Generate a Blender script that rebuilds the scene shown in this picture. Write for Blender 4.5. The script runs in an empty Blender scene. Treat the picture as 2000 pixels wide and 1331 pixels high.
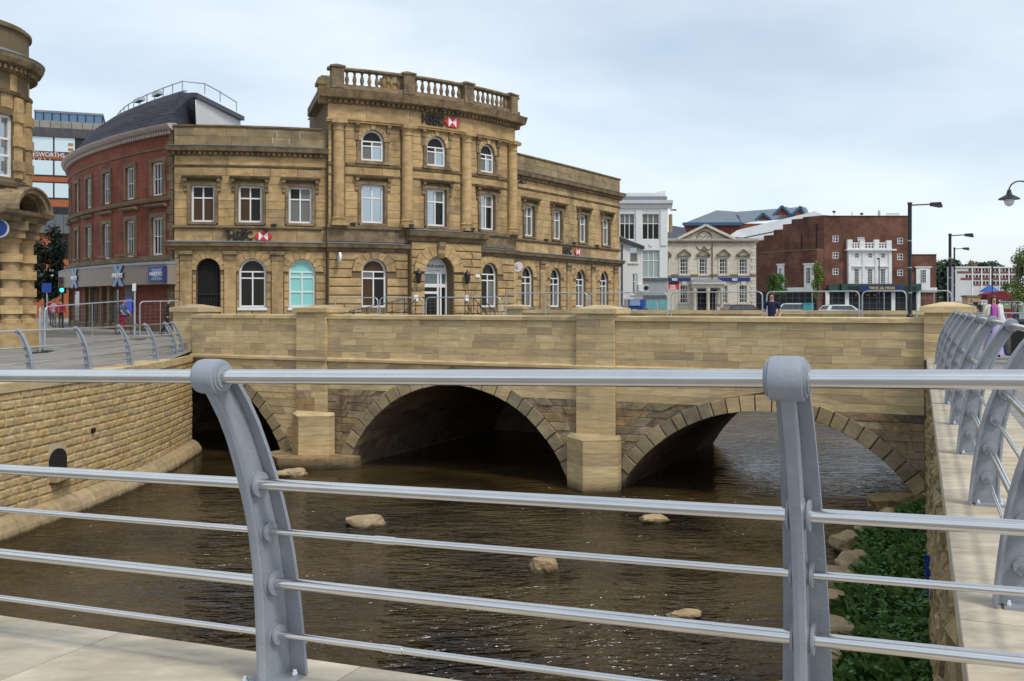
import bpy, bmesh, math, random
from mathutils import Vector, Matrix
from mathutils.geometry import delaunay_2d_cdt
random.seed(7)
PI = math.pi
R = math.radians
sc = bpy.context.scene
COL = sc.collection
# ------------------------------------------------------------------ camera
FPX, HY, EYE = 1930.0, 596.0, 1.40          # focal length and horizon of the photograph (2000 px wide), eye height
cd = bpy.data.cameras.new('camera')
cam = bpy.data.objects.new('camera', cd)
COL.objects.link(cam)
cam.location = (0, 0, EYE)
cam.rotation_euler = (R(90), 0, 0)
cd.sensor_width = 36.0
cd.lens = 36.0 * FPX / 2000.0
cd.shift_y = -(665.5 - HY) / 2000.0
cd.clip_start = 0.05
cd.clip_end = 3000
sc.camera = cam
# ------------------------------------------------------------------ sky, sun, exposure
SUN_EL, SUN_AZ = R(52), R(140)              # azimuth clockwise from +Y: behind the camera, to the right
w = bpy.data.worlds.new('World')
sc.world = w
w.use_nodes = True
wt = w.node_tree
wt.nodes.clear()
def wn(t, **k):
    n = wt.nodes.new(t)
    for a, b in k.items():
        setattr(n, a, b)
    return n
sky = wn('ShaderNodeTexSky', sky_type='NISHITA', sun_disc=False, sun_elevation=SUN_EL, sun_rotation=SUN_AZ,
         altitude=100, air_density=1.0, dust_density=0.7, ozone_density=1.0)
tc = wn('ShaderNodeTexCoord')
mp = wn('ShaderNodeMapping')
mp.inputs['Scale'].default_value = (1.0, 1.0, 3.2)
mp.inputs['Location'].default_value = (7.2, 3.0, 0.4)
wt.links.new(tc.outputs['Generated'], mp.inputs['Vector'])
nz = wn('ShaderNodeTexNoise')
nz.inputs['Scale'].default_value = 1.15
nz.inputs['Detail'].default_value = 6
nz.inputs['Roughness'].default_value = 0.52
nz.inputs['Distortion'].default_value = 0.35
wt.links.new(mp.outputs['Vector'], nz.inputs['Vector'])
nz2 = wn('ShaderNodeTexNoise')
nz2.inputs['Scale'].default_value = 3.1
nz2.inputs['Detail'].default_value = 5
wt.links.new(mp.outputs['Vector'], nz2.inputs['Vector'])
cov = wn('ShaderNodeMapRange')
cov.inputs['From Min'].default_value = 0.34
cov.inputs['From Max'].default_value = 0.64
cov.inputs['To Min'].default_value = 0.40
cov.inputs['To Max'].default_value = 0.95
wt.links.new(nz.outputs['Fac'], cov.inputs['Value'])
cr = wn('ShaderNodeValToRGB')                # cloud brightness: grey bellies to pale tops
cr.color_ramp.elements[0].position = 0.34
cr.color_ramp.elements[0].color = (5.6, 6.35, 7.0, 1)
cr.color_ramp.elements[1].position = 0.66
cr.color_ramp.elements[1].color = (7.2, 7.75, 8.15, 1)
wt.links.new(nz2.outputs['Fac'], cr.inputs['Fac'])
mx = wn('ShaderNodeMix', data_type='RGBA')
wt.links.new(cov.outputs['Result'], mx.inputs['Factor'])
wt.links.new(sky.outputs['Color'], mx.inputs['A'])
wt.links.new(cr.outputs['Color'], mx.inputs['B'])
bg = wn('ShaderNodeBackground')
bg.inputs['Strength'].default_value = 0.10
wo = wn('ShaderNodeOutputWorld')
wt.links.new(mx.outputs['Result'], bg.inputs['Color'])
wt.links.new(bg.outputs['Background'], wo.inputs['Surface'])
sl = bpy.data.lights.new('sun', 'SUN')
sl.energy = 1.5
sl.angle = R(12)
sl.color = (1.0, 0.96, 0.89)
so = bpy.data.objects.new('sun', sl)
COL.objects.link(so)
so.location = (20, -30, 60)
sdir = Vector((math.sin(SUN_AZ) * math.cos(SUN_EL), math.cos(SUN_AZ) * math.cos(SUN_EL), math.sin(SUN_EL)))
so.rotation_euler = (-sdir).to_track_quat('-Z', 'Y').to_euler()
sc.view_settings.view_transform = 'Standard'
sc.view_settings.look = 'None'
sc.view_settings.exposure = 0.50
sc.view_settings.gamma = 1.0
sc.view_settings.use_curve_mapping = False
sc.render.engine = 'CYCLES'
sc.cycles.use_denoising = True
sc.cycles.max_bounces = 6
sc.cycles.diffuse_bounces = 3
sc.cycles.glossy_bounces = 3
sc.cycles.transparent_max_bounces = 8

def at(px, py, d):                           # the point at depth d behind a pixel of the 2000 x 1331 photograph
    return Vector(((px - 1000) / FPX * d, d, EYE + (HY - py) / FPX * d))

# ------------------------------------------------------------------ helpers
ORG = {}
def register(o, org):
    ORG[o.name] = Vector(org)
def empty(name, loc, label=None, cat=None, group=None):
    o = bpy.data.objects.new(name, None)
    o.empty_display_size = 0.2
    COL.objects.link(o)
    o.location = loc
    register(o, loc)
    tag(o, label, cat, group)
    return o
def tag(o, label=None, cat=None, group=None, kind=None):
    if label: o['label'] = label
    if cat: o['category'] = cat
    if group: o['group'] = group
    if kind: o['kind'] = kind
    return o
def copy_tree(o, parent=None):
    c = o.copy()
    COL.objects.link(c)
    c.parent = parent
    ORG[c.name] = ORG.get(o.name, Vector())
    for ch in list(o.children):
        copy_tree(ch, c)
    return c

class MB:
    def __init__(s):
        s.v = []; s.f = []; s.sm = []
    def add(s, vs, fs, smooth=False):
        b = len(s.v)
        s.v.extend([Vector(p) for p in vs])
        for f in fs:
            s.f.append(tuple(b + i for i in f)); s.sm.append(smooth)
        return s
    def hexa(s, p):                          # 8 points: bottom ring 0-3, top ring 4-7
        return s.add(p, [(3, 2, 1, 0), (4, 5, 6, 7), (0, 1, 5, 4), (1, 2, 6, 5), (2, 3, 7, 6), (3, 0, 4, 7)])
    def box(s, c, d, rz=0.0):
        c = Vector(c); x, y, z = d[0] / 2, d[1] / 2, d[2] / 2
        m = Matrix.Rotation(rz, 3, 'Z')
        q = [(-x, -y, -z), (x, -y, -z), (x, y, -z), (-x, y, -z), (-x, -y, z), (x, -y, z), (x, y, z), (-x, y, z)]
        return s.hexa([c + m @ Vector(p) for p in q])
    def bar(s, a, b, wx, wy=None, up=(0, 0, 1)):  # rectangular bar from a to b
        a = Vector(a); b = Vector(b); wy = wy or wx
        t = (b - a).normalized(); u = Vector(up)
        if abs(t.dot(u)) > 0.98: u = Vector((0, 1, 0))
        x = t.cross(u).normalized() * wx / 2; y = x.cross(t).normalized() * wy / 2
        return s.hexa([a - x - y, a + x - y, a + x + y, a - x + y, b - x - y, b + x - y, b + x + y, b - x + y])
    def tube(s, pts, r, n=8, cap=True, smooth=True):
        pts = [Vector(p) for p in pts]; m = len(pts)
        rr = r if isinstance(r, (list, tuple)) else [r] * m
        b = len(s.v); prev = None
        for i, p in enumerate(pts):
            t = (pts[min(i + 1, m - 1)] - pts[max(i - 1, 0)]).normalized()
            if prev is None:
                u = Vector((0, 0, 1)) if abs(t.z) < 0.9 else Vector((1, 0, 0))
                x = t.cross(u).normalized()
            else:
                x = (prev - t * prev.dot(t)).normalized()
            prev = x; y = t.cross(x)
            for k in range(n):
                a = 2 * PI * k / n
                s.v.append(p + (x * math.cos(a) + y * math.sin(a)) * rr[i])
        for i in range(m - 1):
            for k in range(n):
                k2 = (k + 1) % n
                s.f.append((b + i * n + k, b + i * n + k2, b + (i + 1) * n + k2, b + (i + 1) * n + k)); s.sm.append(smooth)
        if cap:
            s.f.append(tuple(b + k for k in range(n - 1, -1, -1))); s.sm.append(False)
            s.f.append(tuple(b + (m - 1) * n + k for k in range(n))); s.sm.append(False)
        return s
    def lathe(s, prof, c=(0, 0, 0), n=12, smooth=True, sq=False):
        c = Vector(c); b = len(s.v); m = len(prof)
        for r, z in prof:
            for k in range(n):
                a = 2 * PI * (k + (0.5 if sq else 0)) / n
                q = r * (math.sqrt(2) if sq else 1)
                s.v.append(c + Vector((q * math.cos(a), q * math.sin(a), z)))
        for i in range(m - 1):
            for k in range(n):
                k2 = (k + 1) % n
                s.f.append((b + i * n + k, b + i * n + k2, b + (i + 1) * n + k2, b + (i + 1) * n + k)); s.sm.append(smooth and not sq)
        s.f.append(tuple(b + k for k in range(n - 1, -1, -1))); s.sm.append(False)
        s.f.append(tuple(b + (m - 1) * n + k for k in range(n))); s.sm.append(False)
        return s
    def poly(s, pl, M, o0, o1, bev=0.0, back=False):
        """polygon pl of (s, z) points, anticlockwise from outside, pushed out from o0 to o1 through the mapping M(s, z, o)"""
        n = len(pl)
        if bev > 0:
            cx = sum(p[0] for p in pl) / n; cz = sum(p[1] for p in pl) / n
            ins = []
            for x, z in pl:
                dx, dz = cx - x, cz - z
                ins.append((x + max(-bev, min(bev, dx)), z + max(-bev, min(bev, dz))))
            rings = [[M(x, z, o0) for x, z in pl], [M(x, z, o1 - bev * 0.7) for x, z in pl], [M(x, z, o1) for x, z in ins]]
        else:
            rings = [[M(x, z, o0) for x, z in pl], [M(x, z, o1) for x, z in pl]]
        vs = [p for r in rings for p in r]; fs = []
        for k in range(len(rings) - 1):
            for i in range(n):
                j = (i + 1) % n
                fs.append((k * n + i, k * n + j, (k + 1) * n + j, (k + 1) * n + i))
        fs.append(tuple((len(rings) - 1) * n + i for i in range(n)))
        if back: fs.append(tuple(i for i in range(n - 1, -1, -1)))
        return s.add(vs, fs)
    def sbox(s, M, s0, s1, z0, z1, o0, o1, n=1):   # a box in facade space, cut n times along s
        for k in range(n):
            a = s0 + (s1 - s0) * k / n; b = s0 + (s1 - s0) * (k + 1) / n
            s.hexa([M(a, z0, o1), M(b, z0, o1), M(b, z0, o0), M(a, z0, o0), M(a, z1, o1), M(b, z1, o1), M(b, z1, o0), M(a, z1, o0)])
        return s
    def sweep(s, M, prof, s0, s1, n):        # open profile of (o, z) points carried along s, ends closed
        b = len(s.v); m = len(prof)
        for k in range(n + 1):
            a = s0 + (s1 - s0) * k / n
            s.v.extend([M(a, z, o) for o, z in prof])
        for k in range(n):
            for i in range(m - 1):
                s.f.append((b + k * m + i, b + (k + 1) * m + i, b + (k + 1) * m + i + 1, b + k * m + i + 1)); s.sm.append(False)
        s.f.append(tuple(b + i for i in range(m))); s.sm.append(False)
        s.f.append(tuple(b + n * m + i for i in range(m - 1, -1, -1))); s.sm.append(False)
        return s
    def build(s, name, mat, parent=None, kind=None, org=None):
        if parent is not None:
            org = ORG[parent.name]
        elif org is None:
            lo = [min(p[i] for p in s.v) for i in range(3)]; hi = [max(p[i] for p in s.v) for i in range(3)]
            org = Vector(((lo[0] + hi[0]) / 2, (lo[1] + hi[1]) / 2, lo[2]))
        org = Vector(org)
        me = bpy.data.meshes.new(name)
        me.from_pydata([p - org for p in s.v], [], s.f)
        me.polygons.foreach_set('use_smooth', s.sm)
        me.update()
        if any(s.sm): me.set_sharp_from_angle(angle=R(38))
        if mat is not None:
            for q in (mat if isinstance(mat, (list, tuple)) else [mat]):
                me.materials.append(q)
        o = bpy.data.objects.new(name, me)
        COL.objects.link(o)
        if parent is not None:
            o.parent = parent
        else:
            o.location = org
        register(o, org)
        if kind: o['kind'] = kind
        return o

def place(o, parent, loc, rz=0.0):           # a copy of a shared piece mesh, put under parent
    c = bpy.data.objects.new(o.name.split('.')[0], o.data)
    COL.objects.link(c)
    c.parent = parent
    c.location = Vector(loc) - ORG[parent.name]
    c.rotation_euler = (0, 0, rz)
    ORG[c.name] = Vector(loc)
    return c

def pieces(parent, name, items, M, mat, limit=300, rest='stonework'):
    """items: (poly, o0, o1, bevel). The largest become objects of their own, the rest one mesh."""
    def area(pl):
        a = 0
        for i in range(len(pl)):
            x, z = pl[i]; x2, z2 = pl[(i + 1) % len(pl)]
            a += x * z2 - x2 * z
        return abs(a)
    items = sorted(items, key=lambda it: -area(it[0]))
    for pl, o0, o1, bev in items[:limit]:
        MB().poly(pl, M, o0, o1, bev).build(name, mat, parent)
    if len(items) > limit:
        mb = MB()
        for pl, o0, o1, bev in items[limit:]:
            mb.poly(pl, M, o0, o1, bev)
        mb.build(rest, mat, parent, kind='stuff')

def text(name, body, size, M4, mat, parent=None, ext=0.02, bold=0.0, align='CENTER', sx=1.0):
    cu = bpy.data.curves.new(name, 'FONT')
    cu.body = body; cu.size = size; cu.extrude = ext; cu.offset = bold
    cu.align_x = align; cu.align_y = 'CENTER'; cu.resolution_u = 2
    tmp = bpy.data.objects.new(name, cu)
    COL.objects.link(tmp)
    dg = bpy.context.evaluated_depsgraph_get()
    me = bpy.data.meshes.new_from_object(tmp.evaluated_get(dg))
    bpy.data.objects.remove(tmp)
    bpy.data.curves.remove(cu)
    org = ORG[parent.name] if parent is not None else M4.translation
    T = Matrix.Translation(-Vector(org)) @ M4 @ Matrix.Diagonal((sx, 1, 1, 1))
    me.transform(T)
    me.materials.clear(); me.materials.append(mat)
    o = bpy.data.objects.new(name, me)
    COL.objects.link(o)
    if parent is not None: o.parent = parent
    else: o.location = org
    register(o, org)
    return o

def face_matrix(M, s, z, o):                 # a frame lying on a facade: x along it, y up, z out of it
    p = M(s, z, o)
    x = (M(s + 0.05, z, o) - M(s - 0.05, z, o)).normalized()
    y = Vector((0, 0, 1)); n = x.cross(y)
    m = Matrix((x, y, n)).transposed().to_4x4()
    m.translation = p
    return m

# ------------------------------------------------------------------ materials
MATS = {}
def mat(name, col, rough=0.6, metal=0.0, emit=None, est=1.0, spec=0.5, alpha=None):
    if name in MATS: return MATS[name]
    m = bpy.data.materials.new(name); m.use_nodes = True
    b = m.node_tree.nodes['Principled BSDF']
    b.inputs['Base Color'].default_value = (*col, 1)
    b.inputs['Roughness'].default_value = rough
    b.inputs['Metallic'].default_value = metal
    b.inputs['Specular IOR Level'].default_value = spec
    if emit:
        b.inputs['Emission Color'].default_value = (*emit, 1); b.inputs['Emission Strength'].default_value = est
    MATS[name] = m
    return m
def stone(name, cols, scale=1.0, grain=(1, 1, 6), rough=0.85, dirt=0.0, dirt_col=(0.05, 0.04, 0.03), bump=0.3, rnd=1.0, fine=0.5, dirt_scale=0.5, dirt_stretch=(1, 1, 0.45)):
    """stone or plaster: a colour picked for each piece, bedding grain, blotches, weather stains"""
    m = bpy.data.materials.new(name); m.use_nodes = True
    t = m.node_tree; N = t.nodes; L = t.links
    b = N['Principled BSDF']; b.inputs['Roughness'].default_value = rough; b.inputs['Specular IOR Level'].default_value = 0.25
    g = N.new('ShaderNodeNewGeometry'); oi = N.new('ShaderNodeObjectInfo'); co = N.new('ShaderNodeTexCoord')
    ad = N.new('ShaderNodeMath'); ad.operation = 'ADD'
    L.new(g.outputs['Random Per Island'], ad.inputs[0]); L.new(oi.outputs['Random'], ad.inputs[1])
    fr = N.new('ShaderNodeMath'); fr.operation = 'FRACT'; L.new(ad.outputs[0], fr.inputs[0])
    ramp = N.new('ShaderNodeValToRGB'); ramp.color_ramp.interpolation = 'LINEAR'
    e = ramp.color_ramp.elements
    for i, c in enumerate(cols):
        p = i / max(1, len(cols) - 1)
        if i < 2: e[i].position = p; e[i].color = (*c, 1)
        else:
            q = e.new(p); q.color = (*c, 1)
    if len(cols) > 2:
        for i, c in enumerate(cols): e[i].position = i / (len(cols) - 1); e[i].color = (*c, 1)
    sc_ = N.new('ShaderNodeMath'); sc_.operation = 'MULTIPLY'; sc_.inputs[1].default_value = rnd
    L.new(fr.outputs[0], sc_.inputs[0])
    L.new(sc_.outputs[0], ramp.inputs['Fac'])
    of = N.new('ShaderNodeVectorMath'); of.operation = 'MULTIPLY_ADD'
    of.inputs[1].default_value = (13.0, 7.0, 5.0)
    cb = N.new('ShaderNodeCombineXYZ')
    for k in range(3): L.new(fr.outputs[0], cb.inputs[k])
    L.new(cb.outputs[0], of.inputs[0]); L.new(co.outputs['Object'], of.inputs[2])
    mp = N.new('ShaderNodeMapping'); mp.inputs['Scale'].default_value = grain
    L.new(of.outputs[0], mp.inputs['Vector'])
    n1 = N.new('ShaderNodeTexNoise'); n1.inputs['Scale'].default_value = 1.6 * scale; n1.inputs['Detail'].default_value = 8; n1.inputs['Roughness'].default_value = 0.62
    L.new(mp.outputs[0], n1.inputs['Vector'])
    mr = N.new('ShaderNodeMapRange'); mr.inputs['From Min'].default_value = 0.3; mr.inputs['From Max'].default_value = 0.7
    mr.inputs['To Min'].default_value = 1 - 0.36 * fine; mr.inputs['To Max'].default_value = 1 + 0.30 * fine
    L.new(n1.outputs['Fac'], mr.inputs['Value'])
    mul = N.new('ShaderNodeVectorMath'); mul.operation = 'SCALE'
    L.new(ramp.outputs['Color'], mul.inputs[0]); L.new(mr.outputs[0], mul.inputs['Scale'])
    last = mul.outputs[0]
    if dirt > 0:
        md = N.new('ShaderNodeMapping'); md.inputs['Scale'].default_value = dirt_stretch
        L.new(co.outputs['Object'], md.inputs['Vector'])
        n2 = N.new('ShaderNodeTexNoise'); n2.inputs['Scale'].default_value = dirt_scale; n2.inputs['Detail'].default_value = 9; n2.inputs['Roughness'].default_value = 0.68
        L.new(md.outputs[0], n2.inputs['Vector'])
        m2 = N.new('ShaderNodeMapRange'); m2.inputs['From Min'].default_value = 0.47; m2.inputs['From Max'].default_value = 0.72
        m2.inputs['To Max'].default_value = dirt
        L.new(n2.outputs['Fac'], m2.inputs['Value'])
        mi = N.new('ShaderNodeMix'); mi.data_type = 'RGBA'
        L.new(m2.outputs[0], mi.inputs['Factor']); L.new(last, mi.inputs['A']); mi.inputs['B'].default_value = (*dirt_col, 1)
        last = mi.outputs['Result']
    L.new(last, b.inputs['Base Color'])
    n3 = N.new('ShaderNodeTexNoise'); n3.inputs['Scale'].default_value = 14 * scale; n3.inputs['Detail'].default_value = 6
    L.new(co.outputs['Object'], n3.inputs['Vector'])
    bp = N.new('ShaderNodeBump'); bp.inputs['Strength'].default_value = bump; bp.inputs['Distance'].default_value = 0.02
    L.new(n3.outputs['Fac'], bp.inputs['Height']); L.new(bp.outputs[0], b.inputs['Normal'])
    MATS[name] = m
    return m
def brick_mat(name, c1, c2, mortar, sx=1.0, rough=0.85, dirt=0.25):
    """far brickwork, courses too fine to build"""
    m = bpy.data.materials.new(name); m.use_nodes = True
    t = m.node_tree; N = t.nodes; L = t.links; b = N['Principled BSDF']; b.inputs['Roughness'].default_value = rough; b.inputs['Specular IOR Level'].default_value = 0.2
    co = N.new('ShaderNodeTexCoord'); sp = N.new('ShaderNodeSeparateXYZ'); L.new(co.outputs['Object'], sp.inputs[0])
    ad = N.new('ShaderNodeMath'); ad.operation = 'ADD'; L.new(sp.outputs['X'], ad.inputs[0])
    my = N.new('ShaderNodeMath'); my.operation = 'MULTIPLY'; my.inputs[1].default_value = 0.8; L.new(sp.outputs['Y'], my.inputs[0]); L.new(my.outputs[0], ad.inputs[1])
    cb = N.new('ShaderNodeCombineXYZ'); L.new(ad.outputs[0], cb.inputs[0]); L.new(sp.outputs['Z'], cb.inputs[1])
    br = N.new('ShaderNodeTexBrick'); br.inputs['Scale'].default_value = 1.0
    br.inputs['Brick Width'].default_value = 0.23 * sx; br.inputs['Row Height'].default_value = 0.08 * sx; br.inputs['Mortar Size'].default_value = 0.010 * sx
    br.inputs['Color1'].default_value = (*c1, 1); br.inputs['Color2'].default_value = (*c2, 1); br.inputs['Mortar'].default_value = (*mortar, 1)
    L.new(cb.outputs[0], br.inputs['Vector'])
    n = N.new('ShaderNodeTexNoise'); n.inputs['Scale'].default_value = 0.55; n.inputs['Detail'].default_value = 9; n.inputs['Roughness'].default_value = 0.65
    L.new(co.outputs['Object'], n.inputs['Vector'])
    mr = N.new('ShaderNodeMapRange'); mr.inputs['From Min'].default_value = 0.32; mr.inputs['From Max'].default_value = 0.7; mr.inputs['To Min'].default_value = 1 - dirt * 1.4; mr.inputs['To Max'].default_value = 1 + dirt
    L.new(n.outputs['Fac'], mr.inputs['Value'])
    mu = N.new('ShaderNodeVectorMath'); mu.operation = 'SCALE'; L.new(br.outputs['Color'], mu.inputs[0]); L.new(mr.outputs[0], mu.inputs['Scale'])
    L.new(mu.outputs[0], b.inputs['Base Color'])
    MATS[name] = m
    return m
def painted(name, col, rough=0.4, metal=0.0, var=0.12, scale=3.0, bump=0.0, spec=0.4):
    """paint or metal with uneven tone and gloss"""
    m = bpy.data.materials.new(name); m.use_nodes = True
    t = m.node_tree; N = t.nodes; L = t.links; b = N['Principled BSDF']
    b.inputs['Metallic'].default_value = metal; b.inputs['Specular IOR Level'].default_value = spec
    co = N.new('ShaderNodeTexCoord')
    n = N.new('ShaderNodeTexNoise'); n.inputs['Scale'].default_value = scale; n.inputs['Detail'].default_value = 8; n.inputs['Roughness'].default_value = 0.65
    L.new(co.outputs['Object'], n.inputs['Vector'])
    mr = N.new('ShaderNodeMapRange'); mr.inputs['From Min'].default_value = 0.3; mr.inputs['From Max'].default_value = 0.7; mr.inputs['To Min'].default_value = 1 - var; mr.inputs['To Max'].default_value = 1 + var
    L.new(n.outputs['Fac'], mr.inputs['Value'])
    mu = N.new('ShaderNodeVectorMath'); mu.operation = 'SCALE'; mu.inputs[0].default_value = col; L.new(mr.outputs[0], mu.inputs['Scale'])
    L.new(mu.outputs[0], b.inputs['Base Color'])
    r2 = N.new('ShaderNodeMapRange'); r2.inputs['To Min'].default_value = max(0.03, rough - 0.12); r2.inputs['To Max'].default_value = rough + 0.12
    L.new(n.outputs['Fac'], r2.inputs['Value']); L.new(r2.outputs[0], b.inputs['Roughness'])
    if bump:
        bp = N.new('ShaderNodeBump'); bp.inputs['Strength'].default_value = bump; bp.inputs['Distance'].default_value = 0.01
        n3 = N.new('ShaderNodeTexNoise'); n3.inputs['Scale'].default_value = scale * 9; n3.inputs['Detail'].default_value = 5
        L.new(co.outputs['Object'], n3.inputs['Vector']); L.new(n3.outputs['Fac'], bp.inputs['Height']); L.new(bp.outputs[0], b.inputs['Normal'])
    MATS[name] = m
    return m
def leaf_mat(name, c1, c2):
    m = bpy.data.materials.new(name); m.use_nodes = True
    t = m.node_tree; N = t.nodes; L = t.links; b = N['Principled BSDF']; b.inputs['Roughness'].default_value = 0.5; b.inputs['Specular IOR Level'].default_value = 0.35
    g = N.new('ShaderNodeNewGeometry'); mi = N.new('ShaderNodeMix'); mi.data_type = 'RGBA'
    mi.inputs['A'].default_value = (*c1, 1); mi.inputs['B'].default_value = (*c2, 1)
    L.new(g.outputs['Random Per Island'], mi.inputs['Factor']); L.new(mi.outputs['Result'], b.inputs['Base Color'])
    MATS[name] = m
    return m

S_NEW = stone('new_sandstone', [(.64, .475, .245), (.61, .47, .26), (.54, .40, .21), (.67, .515, .285), (.43, .325, .19), (.61, .45, .225), (.38, .29, .18), (.63, .485, .265)], grain=(1, 1, 7), fine=0.7, bump=0.22, dirt=0.38, dirt_col=(.31, .215, .115), dirt_scale=1.3, dirt_stretch=(1, 1, .3))
S_OLDB = stone('old_bridge_stone', [(.36, .25, .13), (.26, .19, .12), (.46, .34, .19), (.20, .16, .11), (.40, .265, .125), (.30, .235, .16), (.50, .39, .24)], scale=1.6, grain=(1, 1, 1.6), fine=1.1, bump=0.8, dirt=0.8, dirt_col=(.055, .045, .035), dirt_scale=1.5)
S_VOUS = stone('voussoir_stone', [(.36, .28, .17), (.27, .22, .15), (.42, .33, .19), (.30, .235, .15), (.38, .28, .15)], grain=(1, 1, 2), fine=0.9, bump=0.6, dirt=0.4, dirt_col=(.09, .07, .05), dirt_scale=1.4)
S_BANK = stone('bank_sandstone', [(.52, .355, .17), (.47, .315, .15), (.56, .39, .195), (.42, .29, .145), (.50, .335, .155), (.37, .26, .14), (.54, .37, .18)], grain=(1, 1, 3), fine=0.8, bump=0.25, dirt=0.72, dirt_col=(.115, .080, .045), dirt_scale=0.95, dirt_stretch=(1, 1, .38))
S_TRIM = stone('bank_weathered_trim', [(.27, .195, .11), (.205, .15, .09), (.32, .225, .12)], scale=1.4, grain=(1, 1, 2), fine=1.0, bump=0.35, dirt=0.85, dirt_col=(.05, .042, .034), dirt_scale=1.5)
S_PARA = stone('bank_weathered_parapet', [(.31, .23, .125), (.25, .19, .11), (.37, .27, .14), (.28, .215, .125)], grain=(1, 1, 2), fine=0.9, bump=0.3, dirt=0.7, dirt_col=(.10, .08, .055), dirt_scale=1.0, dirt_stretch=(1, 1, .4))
S_JOINT = mat('dark_joint', (.16, .115, .06), 0.95)
S_ROCK = stone('rock_faced_stone', [(.56, .40, .19), (.50, .35, .16), (.60, .44, .225), (.45, .325, .165), (.54, .365, .155), (.58, .43, .23), (.40, .30, .165)], scale=2.6, grain=(1, 1, 1.6), fine=1.0, bump=1.0)
S_MORT = stone('pale_mortar', [(.56, .46, .30), (.52, .42, .27)], grain=(1, 1, 1), bump=0.3)
S_COPE = stone('coping_stone', [(.52, .455, .35), (.49, .43, .335), (.55, .48, .37), (.51, .435, .32)], scale=1.8, grain=(1.0, 2.2, 3), fine=0.85, bump=0.22, dirt=0.55, dirt_col=(.36, .27, .16), dirt_scale=1.5, dirt_stretch=(1, 1, 1))
S_RUB = stone('rubble_wall_stone', [(.33, .235, .11), (.27, .20, .10), (.38, .28, .14), (.23, .175, .10)], scale=2.2, grain=(2, 2, .7), fine=1.1, bump=1.0, dirt=0.5, dirt_col=(.10, .075, .04), dirt_scale=2.0)
S_BOUL = stone('boulder_stone', [(.45, .33, .18), (.37, .275, .16), (.49, .37, .22)], scale=2.0, grain=(1, 1, 1.4), fine=0.8, bump=0.9)
S_CREAM = stone('cream_stone', [(.60, .55, .46), (.56, .51, .42), (.63, .58, .49)], grain=(1, 1, 3), fine=0.5, bump=0.15, dirt=0.30, dirt_col=(.30, .26, .21), dirt_scale=0.9)
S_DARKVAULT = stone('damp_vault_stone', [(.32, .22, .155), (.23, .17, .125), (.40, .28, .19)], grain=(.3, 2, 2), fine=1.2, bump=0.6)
def wet_stone(nm, up=.05):
    m = MATS[nm]; t = m.node_tree; N = t.nodes; L = t.links; b = N['Principled BSDF']
    g = N.new('ShaderNodeNewGeometry'); sp = N.new('ShaderNodeSeparateXYZ'); L.new(g.outputs['Position'], sp.inputs[0])
    n = N.new('ShaderNodeTexNoise'); n.inputs['Scale'].default_value = 5
    ad = N.new('ShaderNodeMath'); ad.operation = 'MULTIPLY_ADD'; ad.inputs[1].default_value = -.12; L.new(n.outputs['Fac'], ad.inputs[0]); L.new(sp.outputs['Z'], ad.inputs[2])
    mr = N.new('ShaderNodeMapRange'); mr.inputs['From Min'].default_value = -4.16 - .03; mr.inputs['From Max'].default_value = -4.16 + up; mr.inputs['To Min'].default_value = .22
    L.new(ad.outputs[0], mr.inputs['Value'])
    src = b.inputs['Base Color'].links[0].from_socket
    mu = N.new('ShaderNodeVectorMath'); mu.operation = 'SCALE'; L.new(src, mu.inputs[0]); L.new(mr.outputs[0], mu.inputs['Scale']); L.new(mu.outputs[0], b.inputs['Base Color'])
    r2 = N.new('ShaderNodeMapRange'); r2.inputs['From Min'].default_value = .2; r2.inputs['To Min'].default_value = .25; r2.inputs['To Max'].default_value = .9; L.new(mr.outputs[0], r2.inputs['Value']); L.new(r2.outputs[0], b.inputs['Roughness'])
for nm_, up_ in (('boulder_stone', .06), ('new_sandstone', .32), ('old_bridge_stone', .35), ('voussoir_stone', .35), ('rock_faced_stone', .3), ('coping_stone', .12), ('rubble_wall_stone', .3)): wet_stone(nm_, up_)   # stones stay wet and dark for a hand's breadth above the water
GREY = painted('grey_railing_paint', (.285, .308, .345), 0.40, 0.0, 0.13, 7.0, bump=0.22)
STEEL = painted('brushed_steel', (.74, .73, .72), 0.19, 1.0, 0.06, 6.0)
GALV = painted('galvanised_steel', (.42, .46, .49), 0.45, 0.5, 0.15, 5.0)
BLACKM = painted('black_metal', (.018, .018, .02), 0.4, 0.0, 0.2, 4.0)
WHITEF = painted('white_window_frame', (.78, .78, .77), 0.4, 0.0, 0.05, 4.0)
WHITER = painted('white_render', (.74, .72, .69), 0.8, 0.0, 0.07, 1.2, bump=0.1)
FAIENCE = painted('white_faience', (.70, .70, .68), 0.45, 0.0, 0.08, 1.0)
SLATE = painted('slate', (.060, .058, .078), 0.6, 0.0, 0.25, 2.0, bump=0.3)
LEAD = painted('lead_flashing', (.20, .225, .26), 0.5, 0.0, 0.2, 3.0)
ASPH = painted('asphalt', (.10, .095, .092), 0.9, 0.0, 0.25, 3.0, bump=0.4)
PAVE = stone('pale_paving', [(.34, .32, .29), (.30, .285, .26), (.37, .345, .31)], grain=(1, 1, 1), fine=0.5, bump=0.1, dirt=0.3, dirt_col=(.20, .18, .16), dirt_scale=0.7)
B_RED = brick_mat('red_brick', (.30, .072, .045), (.225, .055, .038), (.20, .11, .08), 1.0, dirt=0.28)
B_CIN = brick_mat('brown_brick', (.185, .078, .052), (.135, .057, .041), (.14, .085, .065), 1.2, dirt=0.35)
B_ORG = brick_mat('orange_brick', (.42, .125, .050), (.36, .105, .045), (.33, .13, .07), 1.0, dirt=0.15)
B_BUFF = brick_mat('buff_brick', (.44, .235, .080), (.40, .21, .07), (.36, .22, .11), 1.0, dirt=0.15)
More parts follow.
